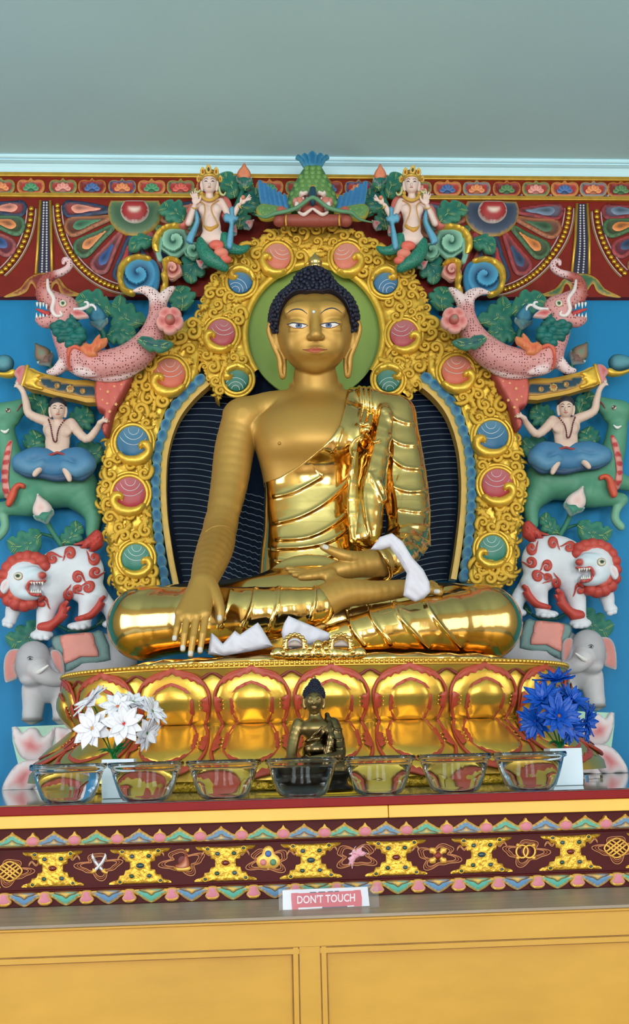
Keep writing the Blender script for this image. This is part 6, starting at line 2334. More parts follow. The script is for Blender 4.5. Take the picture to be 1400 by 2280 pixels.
SIDEW = {-1: 'left', 1: 'right'}
FLW = {-1: 'white', 1: 'blue'}
for side in (-1, 1):
    sw = SIDEW[side]
    fl_ = FLW[side]
    # ------------------------------------------------ lotus pedestal
    m0 = plane(-.24, side)

    def _clampz(f):
        def g(u, v, h=0.0):
            q = f(u, v, h); q[..., 2] = np.maximum(q[..., 2], TABLE_Z + .0006)
            return q
        return g
    m = _clampz(m0)
    m.s, m.side, m.Y, m.at = m0.s, side, m0.Y, lambda h0, m0=m0: _clampz(m0.at(h0))
    zt = TABLE_Z
    t = thing('lotus_pedestal', 'pale pink and mint lotus petal pedestal on the altar, beside the %s flowers' % fl_, 'pedestal', tuple(m(60., 1768., 0.)[:2]) + (zt,))
    RL('block', [(26, 1619), (178, 1612), (182, 1700), (150, 1776), (20, 1779), (10, 1765), (40, 1700), (28, 1650)], m, t, h=-120, thick=132, bulge=3, col=(176, 214, 190), sm=1, prof='flat')
    cp = [(214, 196, 200), (238, 226, 228), (236, 214, 216), (226, 150, 152), (216, 112, 116)]
    for pts in ([(27, 1622), (38, 1619), (50, 1632), (62, 1622), (80, 1621), (96, 1640), (112, 1628), (122, 1620), (116, 1662), (96, 1691), (70, 1694), (47, 1686), (32, 1656)],
                [(124, 1620), (150, 1622), (172, 1618), (176, 1660), (168, 1690), (130, 1694), (112, 1690), (122, 1655)],
                [(100, 1693), (66, 1692), (40, 1700), (20, 1722), (5, 1752), (8, 1772), (32, 1764), (46, 1774), (66, 1768), (84, 1740)],
                [(104, 1694), (140, 1694), (162, 1700), (158, 1740), (136, 1774), (110, 1766), (84, 1776), (72, 1766), (92, 1730)]):
        RL('petal', pts, m, t, h=10, thick=6, bulge=9, cols=cp, stops=[0, .1, .4, .8, 1])
    # ------------------------------------------------ elephant
    m = plane(-.10, side)
    G1, G2 = (178, 174, 180), (204, 198, 202)
    t = thing('elephant', 'grey elephant carving under a teal and salmon saddle cloth, above the %s flowers' % fl_, 'elephant', tuple(m(100., 1612., 0.)))
    mount(t, [(170, 1475, -4), (110, 1510, 4)], m)
    b = RF(m, 1.7)
    b.E((205, 1470, 26), (95, 58, 34), G1).E((112, 1505, 34), (46, 56, 34), G1, 14)
    b.C([(78, 1535, 34), (74, 1575, 34), (72, 1592, 34)], (27, 21, 20), G2, 10).C([(140, 1530, 30), (141, 1575, 30), (141, 1592, 30)], (30, 22, 21), G2, 10)
    b.E((72, 1602, 36), (22, 7, 20), (120, 112, 110), 2).E((141, 1601, 32), (23, 7, 20), (120, 112, 110), 2)
    b.E((74, 1467, 60), (35, 35, 28), G1, 8).E((72, 1492, 60), (31, 29, 27), G1, 12).E((76, 1450, 60), (26, 19, 22), G1, 8)
    b.C([(88, 1494, 80), (104, 1506, 78), (124, 1513, 70), (148, 1513, 62)], (21, 17, 14, 10), G2, 10)
    b.E((70, 1513, 64), (22, 13, 20), G2, 8)
    b.E((82, 1502, 86), (11, 3, 8), (190, 60, 60), 2)
    ev = b.make('body', PAINT, t)
    T('tusk', [(78, 1501, 88), (90, 1494, 102), (108, 1481, 108)], [5.5, 5, 1.4], m, (232, 226, 224), t)
    for pts in ([(10, 1514), (9, 1470), (22, 1447), (48, 1446), (47, 1460), (34, 1484), (41, 1506), (20, 1518)], [(112, 1452), (126, 1447), (139, 1460), (143, 1496), (138, 1503), (121, 1482)]):
        RL('ear', pts, m, t, h=46 if pts[0][0] < 50 else 60, thick=7, bulge=4, cols=[G2, (172, 160, 162), (206, 132, 124), (198, 120, 112)], stops=[0, .22, .34, 1])
    mb = on_bvh(ev, m.s, .6)
    for pts in ([(60, 1466), (66, 1462), (74, 1464)], [(62, 1469), (68, 1469), (73, 1467)]):
        surf_tube('eye_line', wp(pts, side), [.4, 1.0, .4], PAINT, t, ev, (60, 54, 60), s=m.s, off=.3)
    x_, y_ = warp(67, 1466, side)
    relief('eye', [(float(x_) + 2.6 * math.cos(a), float(y_) + 2 * math.sin(a)) for a in np.linspace(0, 2 * PI, 9)[:-1]], mb, PAINT, t, thick=.4, bulge=.8, sm=1, step=2, back=False, col=(40, 36, 44))
    sd = RL('saddle_cloth', [(114, 1422), (132, 1414), (170, 1409), (207, 1407), (228, 1406), (246, 1469), (182, 1480), (145, 1497), (140, 1462), (121, 1448)], m, t, h=44, thick=14, bulge=5, prof='flat', sm=2, step=6, cols=[(60, 84, 84), (118, 146, 144), (104, 136, 134)], stops=[0, .15, 1])
    RL('saddle_rug', [(133, 1417), (168, 1411), (204, 1409), (211, 1432), (219, 1461), (180, 1462), (144, 1478), (140, 1446)], m, sd, h=60, thick=7, bulge=2, prof='flat', sm=2, step=6, cols=[(160, 84, 74), (222, 140, 128), (222, 142, 130)], stops=[0, .1, 1])
    # ------------------------------------------------ white lion with red curls
    m = plane(-.12, side)
    t = thing('snow_lion', 'white lion carving with red mane and red curls, standing on the elephant at %s' % sw, 'lion', tuple(m(100., 1425., 0.)))
    mount(t, [(160, 1275, -4), (60, 1290, 36)], m)
    b = RF(m, 1.7)
    b.E((156, 1272, 26), (70, 56, 34), WHT).E((188, 1288, 26), (38, 54, 30), WHT, 12).E((122, 1288, 32), (42, 54, 32), WHT, 12)
    b.C([(112, 1325, 36), (102, 1368, 36), (98, 1402, 38)], (29, 19, 16), WHT, 10).E((93, 1414, 42), (24, 12, 17), WHT, 6)
    b.C([(206, 1325, 34), (193, 1360, 34), (188, 1386, 34)], (30, 17, 14), WHT, 10).E((176, 1394, 38), (25, 9, 15), WHT, 6)
    b.C([(214, 1324, 14), (244, 1356, 14), (252, 1382, 14)], (22, 16, 13), WHT, 10).E((246, 1390, 18), (18, 9, 12), WHT, 5)
    b.C([(46, 1326, 30), (30, 1358, 30), (26, 1374, 32)], (22, 16, 12), WHT, 8).E((20, 1384, 34), (15, 11, 12), WHT, 5)
    for (x, y, h) in ((80, 1418, 52), (92, 1420, 54), (104, 1420, 52), (162, 1396, 48), (174, 1397, 50), (186, 1396, 48), (12, 1390, 42), (22, 1393, 42)):
        b.E((x, y, h), (7, 6, 7), WHT, 2)
    b.E((56, 1288, 62), (40, 40, 30), WHT, 6).E((78, 1284, 78), (25, 18, 20), (208, 222, 232), 8).E((68, 1323, 72), (27, 14, 20), (208, 222, 232), 6).E((45, 1308, 74), (20, 22, 18), (214, 224, 234), 8)
    b.E((86, 1307, 90), (26, 10, 18), (110, 26, 28), 3, cut=True)
    b.E((94, 1281, 92), (9, 7, 8), REDP, 3).E((60, 1268, 84), (22, 5, 8), (196, 216, 228), 4, rot=-8)
    lv = b.make('body', PAINT, t)
    mane = RF(m, 1.7)
    for i, (x, y) in enumerate(((100, 1262), (94, 1248), (80, 1242), (62, 1239), (45, 1242), (30, 1250), (18, 1263), (10, 1280), (8, 1300), (10, 1320), (20, 1337), (36, 1346), (54, 1349), (70, 1344))):
        mane.E((x, y, 56 + (i % 2) * 5), (14, 13, 16), REDP, 3)
        if 1 < i < 12:
            mane.E((x + (56 - x) * .25, y + (1290 - y) * .25, 68), (11, 10, 12), (206, 88, 76), 3)
    mane.make('mane', PAINT, t)
    RL('ear', [(4, 1296), (16, 1288), (24, 1296), (18, 1312), (8, 1322), (0, 1312)], m, t, h=76, thick=6, bulge=4, cols=[WHT, WHT, (224, 190, 190)], stops=[0, .3, 1])
    eye_at(41, 1283, 10, lv, m, t)
    ml_ = on_bvh(lv, m.s, .4)
    RL('mouth_lips', [(58, 1304), (66, 1292), (84, 1294), (100, 1290), (99, 1295), (84, 1299), (70, 1298), (64, 1306), (66, 1318), (84, 1322), (90, 1320), (90, 1326), (70, 1326), (60, 1316)], m, t, h=88, thick=8, bulge=3, col=(206, 86, 80), step=3)
    for k in range(5):
        T('tooth', [(70 + k * 6, 1296, 98), (71 + k * 6, 1301 + (k in (1, 4)) * 3, 98)], [2.8, .5], m, (238, 234, 226), t, n=2)
        T('tooth', [(70 + k * 5, 1320, 96), (70 + k * 5, 1314 - (k in (0, 3)) * 3, 96)], [2.6, .5], m, (238, 234, 226), t, n=2)
    for i, (x, y, r, ro) in enumerate(((118, 1242, 12, 150), (154, 1233, 12, 160), (206, 1246, 12, 20), (212, 1277, 12, 20), (176, 1284, 12, 190), (196, 1306, 12, 200), (151, 1321, 12, 80), (174, 1313, 10, 70), (97, 1339, 12, 200), (138, 1262, 0, 0))):
        if r:
            relief('red_curl', wp(comma(x, y, r * 1.12, ro, 1 if i % 2 else -1), side), ml_, PAINT, t, thick=3, bulge=3, sm=2, step=3, col=REDP, back=False)
    RL('leg_fur', [(84, 1402), (86, 1388), (112, 1381), (128, 1364), (134, 1346), (146, 1337), (152, 1340), (146, 1352), (156, 1350), (146, 1366), (150, 1369), (136, 1384), (118, 1399), (112, 1405)], m, t, h=44, thick=12, bulge=6, col=(190, 66, 56))
    RL('leg_fur', [(168, 1374), (196, 1364), (212, 1346), (218, 1330), (230, 1325), (234, 1329), (227, 1340), (232, 1343), (220, 1362), (200, 1378), (170, 1383)], m, t, h=38, thick=12, bulge=6, col=(190, 66, 56))
    RL('tail', [(163, 1212), (186, 1203), (204, 1186), (216, 1179), (226, 1187), (228, 1204), (226, 1214), (208, 1226), (197, 1229), (200, 1217), (182, 1222), (176, 1220), (184, 1212)], m, t, h=26, thick=14, bulge=8, cols=[(176, 60, 52), (200, 76, 66)], hf=lambda x, y, d, dm: 2.2 * np.sin((x + y * 1.2) * .4) * np.clip(d / 3, 0, 1))
    # ------------------------------------------------ green long-necked beast
    m = plane(-.055, side)
    BG, BG2 = (82, 146, 118), (120, 174, 146)
    t = thing('green_beast', 'green hoofed beast carving with upturned head carrying the boy at %s' % sw, 'mythical animal', tuple(m(100., 1200., 0.)))
    b = RF(m, 1.8)
    b.C([(66, 1092, 10), (126, 1092, 8), (176, 1084, 6)], (46, 39, 42), BG, 10)
    b.C([(50, 1080, 12), (24, 1020, 20), (12, 970, 28), (8, 930, 30)], (38, 27, 22, 20), BG, 12)
    b.C([(6, 924, 34), (34, 912, 36), (59, 892, 36)], (27, 20, 7), BG, 8).E((22, 934, 34), (22, 17, 16), BG, 8).E((19, 913, 50), (11, 9, 8), BG2, 4).E((40, 922, 38), (16, 9, 12), BG, 6, rot=-30)
    b.C([(72, 1116, 28), (36, 1128, 28), (2, 1133, 28)], (34, 20, 14), BG, 10).C([(2, 1133, 28), (10, 1156, 28), (10, 1178, 28), (-4, 1196, 28)], (13, 9, 9, 9), BG2, 6)
    b.C([(178, 1100, 8), (206, 1144, 10), (204, 1188, 12)], (38, 20, 12), BG, 10)
    b.C([(30, 1086, 20), (-14, 1098, 18), (-40, 1102, 18)], (24, 15, 11), BG, 8)
    bv = b.make('body', PAINT, t)
    eye_at(18, 914, 5.5, bv, m, t, iris=(60, 80, 70), ring=(220, 210, 160))
    T('mouth_line', [(58, 896, 46), (47, 902, 52), (38, 916, 54)], [.8, 1.6, .8], m, (150, 50, 50), t)
    T('fang', [(2, 958, 52), (12, 962, 54), (20, 955, 54)], [1.5, 4, .8], m, (236, 234, 228), t)
    relief('chest_plates', wp([(18, 984), (27, 984), (22, 1030), (20, 1070), (24, 1104), (16, 1116), (6, 1090), (5, 1050), (10, 1010)], side), on_bvh(bv, m.s, .5), PAINT, t, thick=1.5, bulge=2, sm=2, step=4, back=False,
           cf=lambda x, y, d, dm: np.where((np.sin(y * .30) > 0)[:, None], np.array(lin((186, 60, 60))), np.array(lin((220, 150, 140)))))
    RL('shoulder_flame', [(12, 1122), (20, 1098), (29, 1082), (41, 1074), (55, 1078), (52, 1087), (44, 1084), (38, 1090), (34, 1104), (22, 1126)], m, t, h=58, thick=8, bulge=4, col=(206, 84, 58))
    # ------------------------------------------------ boy rider
    m = plane(-.117, side)
    SK = (220, 190, 174)
    t = thing('boy_rider', 'bare chested boy figure in blue trousers riding the green beast at %s' % sw, 'figure', tuple(m(128., 1060., 0.)))
    b = RF(m, 1.15)
    b.E((129, 911, 40), (16.5, 22.5, 17), SK).E((129, 920, 43), (13.5, 14, 14), SK, 4).E((129, 915, 58), (2.6, 5, 3.5), SK, 2).C([(129, 930, 36), (129, 946, 30)], (8.5, 10), SK, 3)
    b.E((130, 956, 24), (34, 24, 16), SK, 6).E((128, 985, 24), (27, 30, 15), SK, 10).E((127, 1010, 24), (31, 16, 16), SK, 10)
    b.E((115, 960, 36), (13, 11, 6), SK, 8).E((146, 960, 36), (13, 11, 6), SK, 8)
    b.C([(104, 938, 26), (66, 922, 32), (58, 896, 36), (52, 874, 38)], (11.5, 9, 7.5, 5.2), SK, 5)
    b.C([(52, 874, 38), (46, 864, 40), (40, 860, 42)], (5.2, 5.4, 3.6), SK, 3)
    b.C([(158, 942, 26), (191, 977, 38), (214, 957, 50), (222, 941, 66)], (11.5, 9, 7, 5), SK, 5)
    b.C([(222, 941, 66), (228, 937, 69)], (5, 5), SK, 3)
    for i, (dx, dy) in enumerate(((-8, -3), (-9, 1), (-6, -8), (-2, -10))):
        b.C([(41, 860, 42), (41 + dx, 860 + dy, 43)], (2.6, 1.6), SK, 1)
    for i, (dx, dy) in enumerate(((14, -3), (14, 0), (13, 3), (3, -9), (11, -6))):
        b.C([(228, 937, 69), (228 + dx * .8, 937 + dy, 71 + i)], (2.6, 1.6), SK, 1)
    for s_ in (-1, 1):
        b.C([(129 + s_ * 17, 908, 38), (129 + s_ * 18, 917, 38), (129 + s_ * 16, 928, 38)], (3.2, 3, 2.6), SK, 1.5)
    b.C([(92, 1034, 40), (86, 1044, 46), (77, 1057, 50)], (9, 8, 5), SK, 3).C([(144, 1036, 40), (149, 1050, 46), (155, 1068, 50)], (9, 8, 5), SK, 3)
    dv = b.make('body', PAINT, t)
    hr_ = RF(m, 1.15)
    hr_.E((129, 901, 37), (18.5, 17, 18.5), (34, 36, 46)).E((129, 914, 56), (14.5, 18, 14), None, 1, cut=True).E((129, 930, 38), (24, 20, 26), None, 1, cut=True)
    hr_.make('hair', PAINT, t)
    pn = RF(m, 1.6)
    PB, PB2 = (60, 116, 158), (84, 136, 172)
    pn.C([(118, 1018, 26), (78, 1018, 32), (48, 1030, 34)], (16, 22, 20), PB, 8).C([(48, 1030, 34), (72, 1042, 42), (92, 1034, 44)], (20, 15, 11), PB2, 6)
    pn.C([(138, 1018, 26), (176, 1018, 32), (193, 1034, 34)], (16, 22, 20), PB, 8).C([(193, 1034, 34), (172, 1048, 42), (148, 1038, 44)], (20, 16, 11), PB2, 6)
    pn.E((122, 1038, 34), (44, 24, 16), PB, 8).E((60, 1044, 26), (28, 14, 12), PB, 6).E((172, 1052, 26), (30, 14, 12), PB, 6)
    pn.C([(36, 1042, 30), (60, 1056, 32), (92, 1058, 32), (128, 1066, 32), (160, 1062, 32), (184, 1064, 32), (204, 1048, 28)], (6, 7, 7, 7, 7, 7, 6), (44, 72, 104), 3)
    pn.make('trousers', PAINT, t)
    T('waistband', [(92, 1004, 36), (104, 1012, 42), (116, 1012, 44), (128, 1008, 45), (142, 1012, 44), (152, 1011, 42), (163, 1002, 36)], 3.0, m, (150, 56, 56), t)
    BALLS('bead_string', [(108 + 4 * math.sin(i), 934 + i * 0, 0, 0) for i in range(0)] + [(x, y, 52 if y > 950 else 46, 2.1) for x, y in [tuple(q) for q in crom([(108, 934), (113, 950), (116, 968), (120, 982), (126, 982), (128, 966), (133, 950), (145, 934)], 4)]], m, (104, 46, 50), t, kind='stuff')
    fx = lambda pts: wp(pts, side)
    for s_ in (-1, 1):
        surf_tube('eyebrow', fx([(129 + s_ * 3, 905), (129 + s_ * 7, 902.5), (129 + s_ * 12, 905)]), [.4, .9, .3], PAINT, t, dv, (60, 44, 40), s=m.s, off=.2)
        surf_tube('eye', fx([(129 + s_ * 4, 909.5), (129 + s_ * 7.5, 908.5), (129 + s_ * 11, 909.5)]), [.5, 1.3, .4], PAINT, t, dv, (50, 40, 44), s=m.s, off=.1)
    surf_tube('lips', fx([(124, 921.5), (129, 922.5), (134, 921.5)]), [.6, 1.7, .6], PAINT, t, dv, (190, 96, 86), s=m.s, off=.1)
    # ------------------------------------------------ gold and teal beam with red drape
    m = plane(-.13, side)
    t = thing('carved_beam', 'curved gold edged teal beam with flower end held up by the boy at %s' % sw, 'beam', tuple(m(130., 870., 0.)))
    top = [(60, 818), (90, 829), (120, 837), (165, 846), (214, 850)]
    bot = [(214, 896), (165, 889), (120, 879), (85, 869), (50, 858)]
    mount(t, [(180, 870, -8), (100, 850, -8)], m, 7)
    RL('beam_body', top + bot, m, t, h=-8, thick=26, bulge=4, sm=2, prof='flat', cols=[(206, 160, 60), (232, 184, 72)], material=PAINT)
    it = [(95, 838), (120, 846), (165, 855), (213, 859)]
    ib = [(213, 886), (165, 879), (120, 870), (98, 862), (86, 850)]
    RL('beam_field', it + ib, m, t, h=15, thick=10, bulge=1, sm=2, prof='flat', cols=[(200, 150, 60), (8, 60, 78), (6, 58, 78)], stops=[0, .14, 1])
    for (x, y, r) in ((127, 858.5, 6), (156, 866, 9), (184, 870.5, 6)):
        o = None
        for k in range(8):
            a = 2 * PI * k / 8
            RL('gold_flower', [(x + r * (1 + .12 * math.cos(8 * q)) * math.cos(q), y + r * (1 + .12 * math.cos(8 * q)) * math.sin(q)) for q in np.linspace(0, 2 * PI, 25)[:-1]], m, t, h=25, thick=3, bulge=3, sm=1, step=3,
               cols=[(196, 160, 90), (226, 196, 120), (110, 60, 40), (210, 130, 60)], stops=[0, .4, .62, 1]) if k == 0 else None
    RL('gold_scroll', [(62, 822), (78, 828), (92, 832), (98, 836), (86, 840), (94, 846), (90, 852), (84, 848), (82, 856), (96, 862), (92, 868), (72, 862), (54, 854)], m, t, h=16, thick=8, bulge=5, material=GOLDLEAF)
    T('end_collar', [(62, 814, 16), (56, 836, 20), (47, 862, 16)], 4.5, m, (206, 160, 60), t, material=GOLDLEAF)
    RL('end_flower', [(58, 816), (46, 814), (34, 824), (31, 834), (38, 842), (34, 850), (40, 860), (48, 858), (54, 838)], m, t, h=4, thick=16, bulge=8, cols=[(226, 176, 168), (212, 130, 128), (190, 84, 92)])
    RL('drape', [(214, 844), (236, 846), (264, 843), (294, 836), (280, 866), (266, 892), (250, 922), (238, 968), (226, 954), (233, 918), (217, 910), (211, 880)], m, t, h=14, thick=30, bulge=7, R=8, sm=2, step=4,
       cf=None, cols=[(170, 72, 66), (200, 96, 86), (196, 90, 80)], stops=[0, .2, 1], hf=lambda x, y, d, dm: 3.2 * np.abs(np.sin((x - .25 * (y - 850) - 212) * PI / 26)) ** .5 * np.clip(d / 4, 0, 1))
    for k, (x, y) in enumerate(((224, 866), (240, 872), (256, 884), (238, 898), (228, 890), (254, 860), (270, 856), (244, 916), (242, 938), (258, 900))):
        RL('gold_print', [(x + (3.2 if k % 2 else 2) * (1 + .25 * math.cos(5 * a)) * math.cos(a), y + (3.2 if k % 2 else 2) * (1 + .25 * math.cos(5 * a)) * math.sin(a)) for a in np.linspace(0, 2 * PI, 16)[:-1]], m, t, h=52, thick=2, bulge=.6, sm=1, step=3, col=(222, 164, 104))
    RL('gold_holder', [(34, 832), (24, 838), (8, 838), (-8, 834), (-22, 826), (-14, 824), (0, 828), (14, 828), (26, 822), (34, 824)], m, t, h=6, thick=12, bulge=5, material=GOLDLEAF)
    RL('blue_bud', [(30, 806), (24, 794), (8, 790), (-12, 796), (-28, 808), (-14, 822), (8, 828), (24, 822)], m, t, h=2, thick=8, bulge=12, cols=[(50, 100, 120), (76, 136, 152), (88, 148, 160)])
for side in (-1, 1):
    sw = SIDEW[side]
    # ------------------------------------------------ makara
    m = plane(-.19, side)
    t = thing('makara', 'pink spotted water monster carving with raised trunk, %s of the halo' % sw, 'mythical animal', tuple(m(200., 840., 0.)))
    MP, MW, MD = (210, 146, 144), (232, 206, 206), (170, 84, 74)
    mount(t, [(220, 812, 0), (142, 700, 22), (352, 690, 12)], m)
    b = RF(m, 1.6)
    b.C([(168, 795, 30), (212, 812, 28), (262, 808, 28), (305, 788, 28), (335, 752, 28), (350, 712, 28), (352, 680, 28)], (35, 33, 34, 34, 28, 23, 19), MP, 8)
    b.C([(180, 818, 26), (225, 834, 22), (270, 832, 22), (315, 808, 22)], (18, 16, 16, 14), MW, 14)
    b.C([(350, 682, 30), (342, 658, 34), (322, 646, 34), (298, 648, 32)], (16, 14, 10, 3), MW, 6).C([(354, 682, 30), (366, 660, 34), (379, 646, 34), (388, 640, 32)], (15, 12, 8, 3), MW, 6)
    b.C([(168, 790, 32), (150, 750, 36), (138, 712, 42)], (35, 32, 28), MP, 10).E((142, 688, 50), (34, 32, 28), MP, 8)
    b.C([(128, 706, 54), (102, 716, 54), (86, 712, 52)], (21, 15, 8), MP, 6).C([(128, 676, 54), (110, 662, 54), (98, 652, 52)], (24, 18, 15), MP, 8)
    b.C([(96, 662, 54), (96, 640, 52), (106, 620, 50), (124, 611, 48)], (15, 15, 12, 9), MD, 4)
    b.C([(124, 611, 48), (142, 604, 48), (155, 592, 48), (153, 580, 48), (143, 578, 48), (141, 587, 48)], (9, 8, 7, 6, 4.5, 3.5), (222, 186, 188), 3)
    b.E((98, 690, 70), (20, 15, 20), (120, 24, 30), 4, cut=True)
    b.E((170, 800, 52), (27, 30, 16), MP, 6).C([(172, 822, 48), (192, 830, 46), (212, 834, 40)], (14, 10, 5), MW, 6).C([(140, 812, 40), (124, 826, 38), (108, 828, 36)], (14, 10, 5), MW, 6)
    bv = b.make('body', SPOTS, t)
    for k in range(5):
        a = k / 4
        T('trunk_band', [(80 + 6 * a, 656 - 26 * a, 52), (96 + 2 * a, 660 - 30 * a, 68 - 2 * a), (112 + 3 * a, 656 - 28 * a, 60)], 2.2, m, (196, 110, 88), t)
    for (x, y, l) in ((83, 674, 9), (90, 674, 13), (97, 675, 9), (104, 678, 11)):
        T('tooth', [(x, y, 64), (x - .5, y + l, 66)], [3.2, .5], m, (238, 234, 228), t, n=2)
    for (x, y, l) in ((82, 708, 12), (90, 707, 9), (97, 708, 14), (105, 707, 9)):
        T('tooth', [(x, y, 62), (x - 1, y - l, 64)], [3, .5], m, (238, 234, 228), t, n=2)
    T('tongue', [(110, 700, 58), (96, 694, 64), (80, 688, 64)], [6, 5, 1.5], m, (190, 60, 60), t)
    T('white_lip', [(106, 622, 62), (108, 644, 72), (120, 666, 76), (116, 688, 76), (124, 703, 74), (137, 702, 72), (134, 693, 74)], [3, 4.5, 5, 5, 4.5, 3.5, 2.5], m, (230, 216, 214), t)
    eye_at(140, 676, 9, bv, m, t, iris=(120, 140, 100), ring=(224, 190, 110))
    RL('ear', [(156, 696), (168, 689), (184, 692), (197, 704), (184, 707), (168, 708)], m, t, h=64, thick=8, bulge=4, cols=[(226, 190, 186), (206, 120, 116), (180, 70, 76)])
    T('horn', [(164, 690, 66), (182, 688, 66), (196, 682, 66), (194, 673, 66), (187, 673, 66)], [5, 4.5, 4, 3, 2], m, (226, 220, 222), t)
    T('horn', [(190, 684, 64), (204, 679, 64), (212, 685, 64), (213, 692, 64)], [4, 3.5, 3, 1.5], m, (226, 220, 222), t)
    mn = RF(m, 1.7)
    for i, (x, y) in enumerate(((122, 728), (134, 722), (146, 728), (158, 718), (166, 706), (128, 740), (142, 742), (156, 738), (170, 726), (180, 738), (150, 756), (166, 752), (138, 756), (182, 752), (172, 766), (156, 768))):
        mn.E((x, y, 60 + 5 * (i % 2)), (12, 10, 14), TEAL if i % 2 else (14, 92, 84), 3)
    mn.make('mane', PAINT, t)
    RL('flame', [(176, 776), (190, 764), (202, 766), (212, 752), (222, 744), (222, 754), (238, 752), (234, 766), (222, 774), (212, 782), (214, 790), (196, 792), (186, 784)], m, t, h=58, thick=12, bulge=6, cols=[(226, 140, 90), (206, 88, 56)], hf=lambda x, y, d, dm: 2 * np.sin(x * .45) * np.clip(d / 3, 0, 1))
    RL('shoulder_trim', [(148, 786), (152, 772), (166, 766), (182, 774), (178, 780), (164, 776), (156, 788), (154, 810), (160, 824), (150, 816)], m, t, h=62, thick=8, bulge=4, col=(206, 96, 74))
    # ------------------------------------------------ serpent maiden
    m = plane(-.18, side)
    LK = (230, 202, 192)
    t = thing('serpent_maiden', 'crowned serpent maiden carving with green tail and blue scarf, %s of the bird' % sw, 'figure', tuple(m(480., 590., 0.)))
    mount(t, [(469, 480, 16), (466, 408, 32)], m, 7)
    b = RF(m, 1.1)
    b.E((466, 408, 46), (17, 22.5, 17), LK).E((466, 418, 49), (13.5, 13.5, 14), LK, 4).E((466, 411, 64), (2.4, 5, 3.5), LK, 2).C([(466, 426, 42), (466, 444, 34)], (8, 10), LK, 3)
    b.E((467, 454, 28), (29, 17, 15), LK, 5).E((453, 467, 38), (12.5, 13, 11), LK, 6).E((481, 467, 38), (12.5, 13, 11), LK, 6).E((468, 478, 28), (23, 28, 15), LK, 8).E((471, 506, 28), (22, 26, 15), LK, 10).E((474, 530, 28), (30, 20, 16), LK, 10)
    b.C([(442, 450, 30), (428, 474, 32), (420, 496, 34)], (9.5, 8, 7), LK, 4).C([(420, 497, 34), (428, 474, 42), (433, 458, 44)], (7, 6.4, 4.8), LK, 3)
    b.E((435, 447, 45), (8.5, 9.5, 4.5), LK, 3)
    for i, (x, y) in enumerate(((424, 431), (428, 427), (433, 426), (438, 430))):
        b.C([(430 + i * 3, 442, 45), (x, y, 45)], (2.6, 1.7), LK, 1)
    b.C([(441, 450, 45), (446, 442, 46), (446, 436, 47)], (3, 2.4, 1.6), LK, 1)
    b.C([(491, 450, 30), (504, 470, 34), (516, 484, 38)], (9.5, 8, 7), LK, 4).C([(516, 484, 38), (525, 468, 42), (532, 456, 44)], (7, 6, 4.6), LK, 3).E((541, 449, 45), (8.5, 6, 4.5), LK, 3, rot=-35)
    for i, (x, y) in enumerate(((557, 436), (559, 440), (558, 444), (555, 433))):
        b.C([(545, 446 + i - 1, 45 + i), (x, y, 46 + i)], (2.5, 1.5), LK, 1)
    b.C([(536, 450, 48), (537, 441, 50), (542, 436, 50)], (2.8, 2.2, 1.5), LK, 1)
    for s_ in (-1, 1):
        b.C([(466 + s_ * 17, 405, 44), (466 + s_ * 18, 414, 44), (466 + s_ * 16, 424, 44)], (3, 2.8, 2.4), LK, 1.5)
    lv = b.make('body', PAINT, t)
    tl = RF(m, 1.5)
    TG = (40, 126, 104)
    tl.C([(446, 536, 30), (452, 556, 32), (466, 574, 34), (484, 586, 34), (500, 596, 30)], (9, 15, 17, 14, 10), TG, 6).C([(500, 530, 30), (508, 548, 32), (524, 556, 32), (540, 556, 30), (552, 550, 28)], (14, 14, 11, 9, 5), TG, 6)
    tl.make('tail', SCALES, t)
    bp_ = RF(m, 1.5)
    bp_.E((482, 546, 40), (18, 12, 12), (222, 104, 88), 2).E((492, 563, 40), (17, 12, 12), (228, 130, 110), 2).E((502, 578, 36), (14, 10, 10), (222, 104, 88), 2)
    bp_.make('belly_plates', PAINT, t)
    fx = lambda pts: wp(pts, side)
    for s_ in (-1, 1):
        surf_tube('eyebrow', fx([(466 + s_ * 3, 399.5), (466 + s_ * 7, 397), (466 + s_ * 12, 400)]), [.4, .9, .3], PAINT, t, lv, (90, 80, 80), s=m.s, off=.2)
        surf_tube('eye', fx([(466 + s_ * 4, 404.5), (466 + s_ * 7.5, 403), (466 + s_ * 11, 404.5)]), [.5, 1.5, .4], PAINT, t, lv, (60, 54, 64), s=m.s, off=.1)
    surf_tube('lips', fx([(462, 417), (466, 416.4), (470, 417)]), [.6, 1.5, .6], PAINT, t, lv, (176, 110, 100), s=m.s, off=.1)
    cr = RF(m, 1.2)
    cr.C([(449, 398, 48), (456, 391, 58), (466, 389, 62), (476, 391, 58), (483, 398, 48)], (3.5, 3.5, 3.5, 3.5, 3.5), (206, 166, 74), 1)
    cr.E((466, 388, 40), (19, 9, 18), (150, 120, 60), 2)
    cr.make('crown_band', mat('crown_gold', attr=True, rough=.35, metal=.5, var=.08), t)
    for (x, y, h, s_) in ((451, 380, 56, 1), (464, 375, 62, 1.1), (481, 380, 56, 1), (442, 396, 46, .8), (490, 396, 46, .8)):
        o = RL('crown_point', [(x + s_ * a, y + s_ * c) for a, c in ((0, -9), (5, -3), (6, 4), (3, 9), (-3, 9), (-6, 4), (-5, -3))], m, t, h=h - 8, thick=5, bulge=3, col=(232, 190, 88), step=3)
        RL('crown_gem', [(x + s_ * a, y + s_ * c + 1) for a, c in ((0, -4), (2.4, 0), (0, 4), (-2.4, 0))], m, o, h=h, thick=3, bulge=2, col=(190, 110, 40) if y > 376 else (70, 70, 50), step=2, sm=2)
    BALLS('earring', [(449, 430, 44, 4.5), (450, 436, 43, 3.8)], m, (200, 156, 66), t)
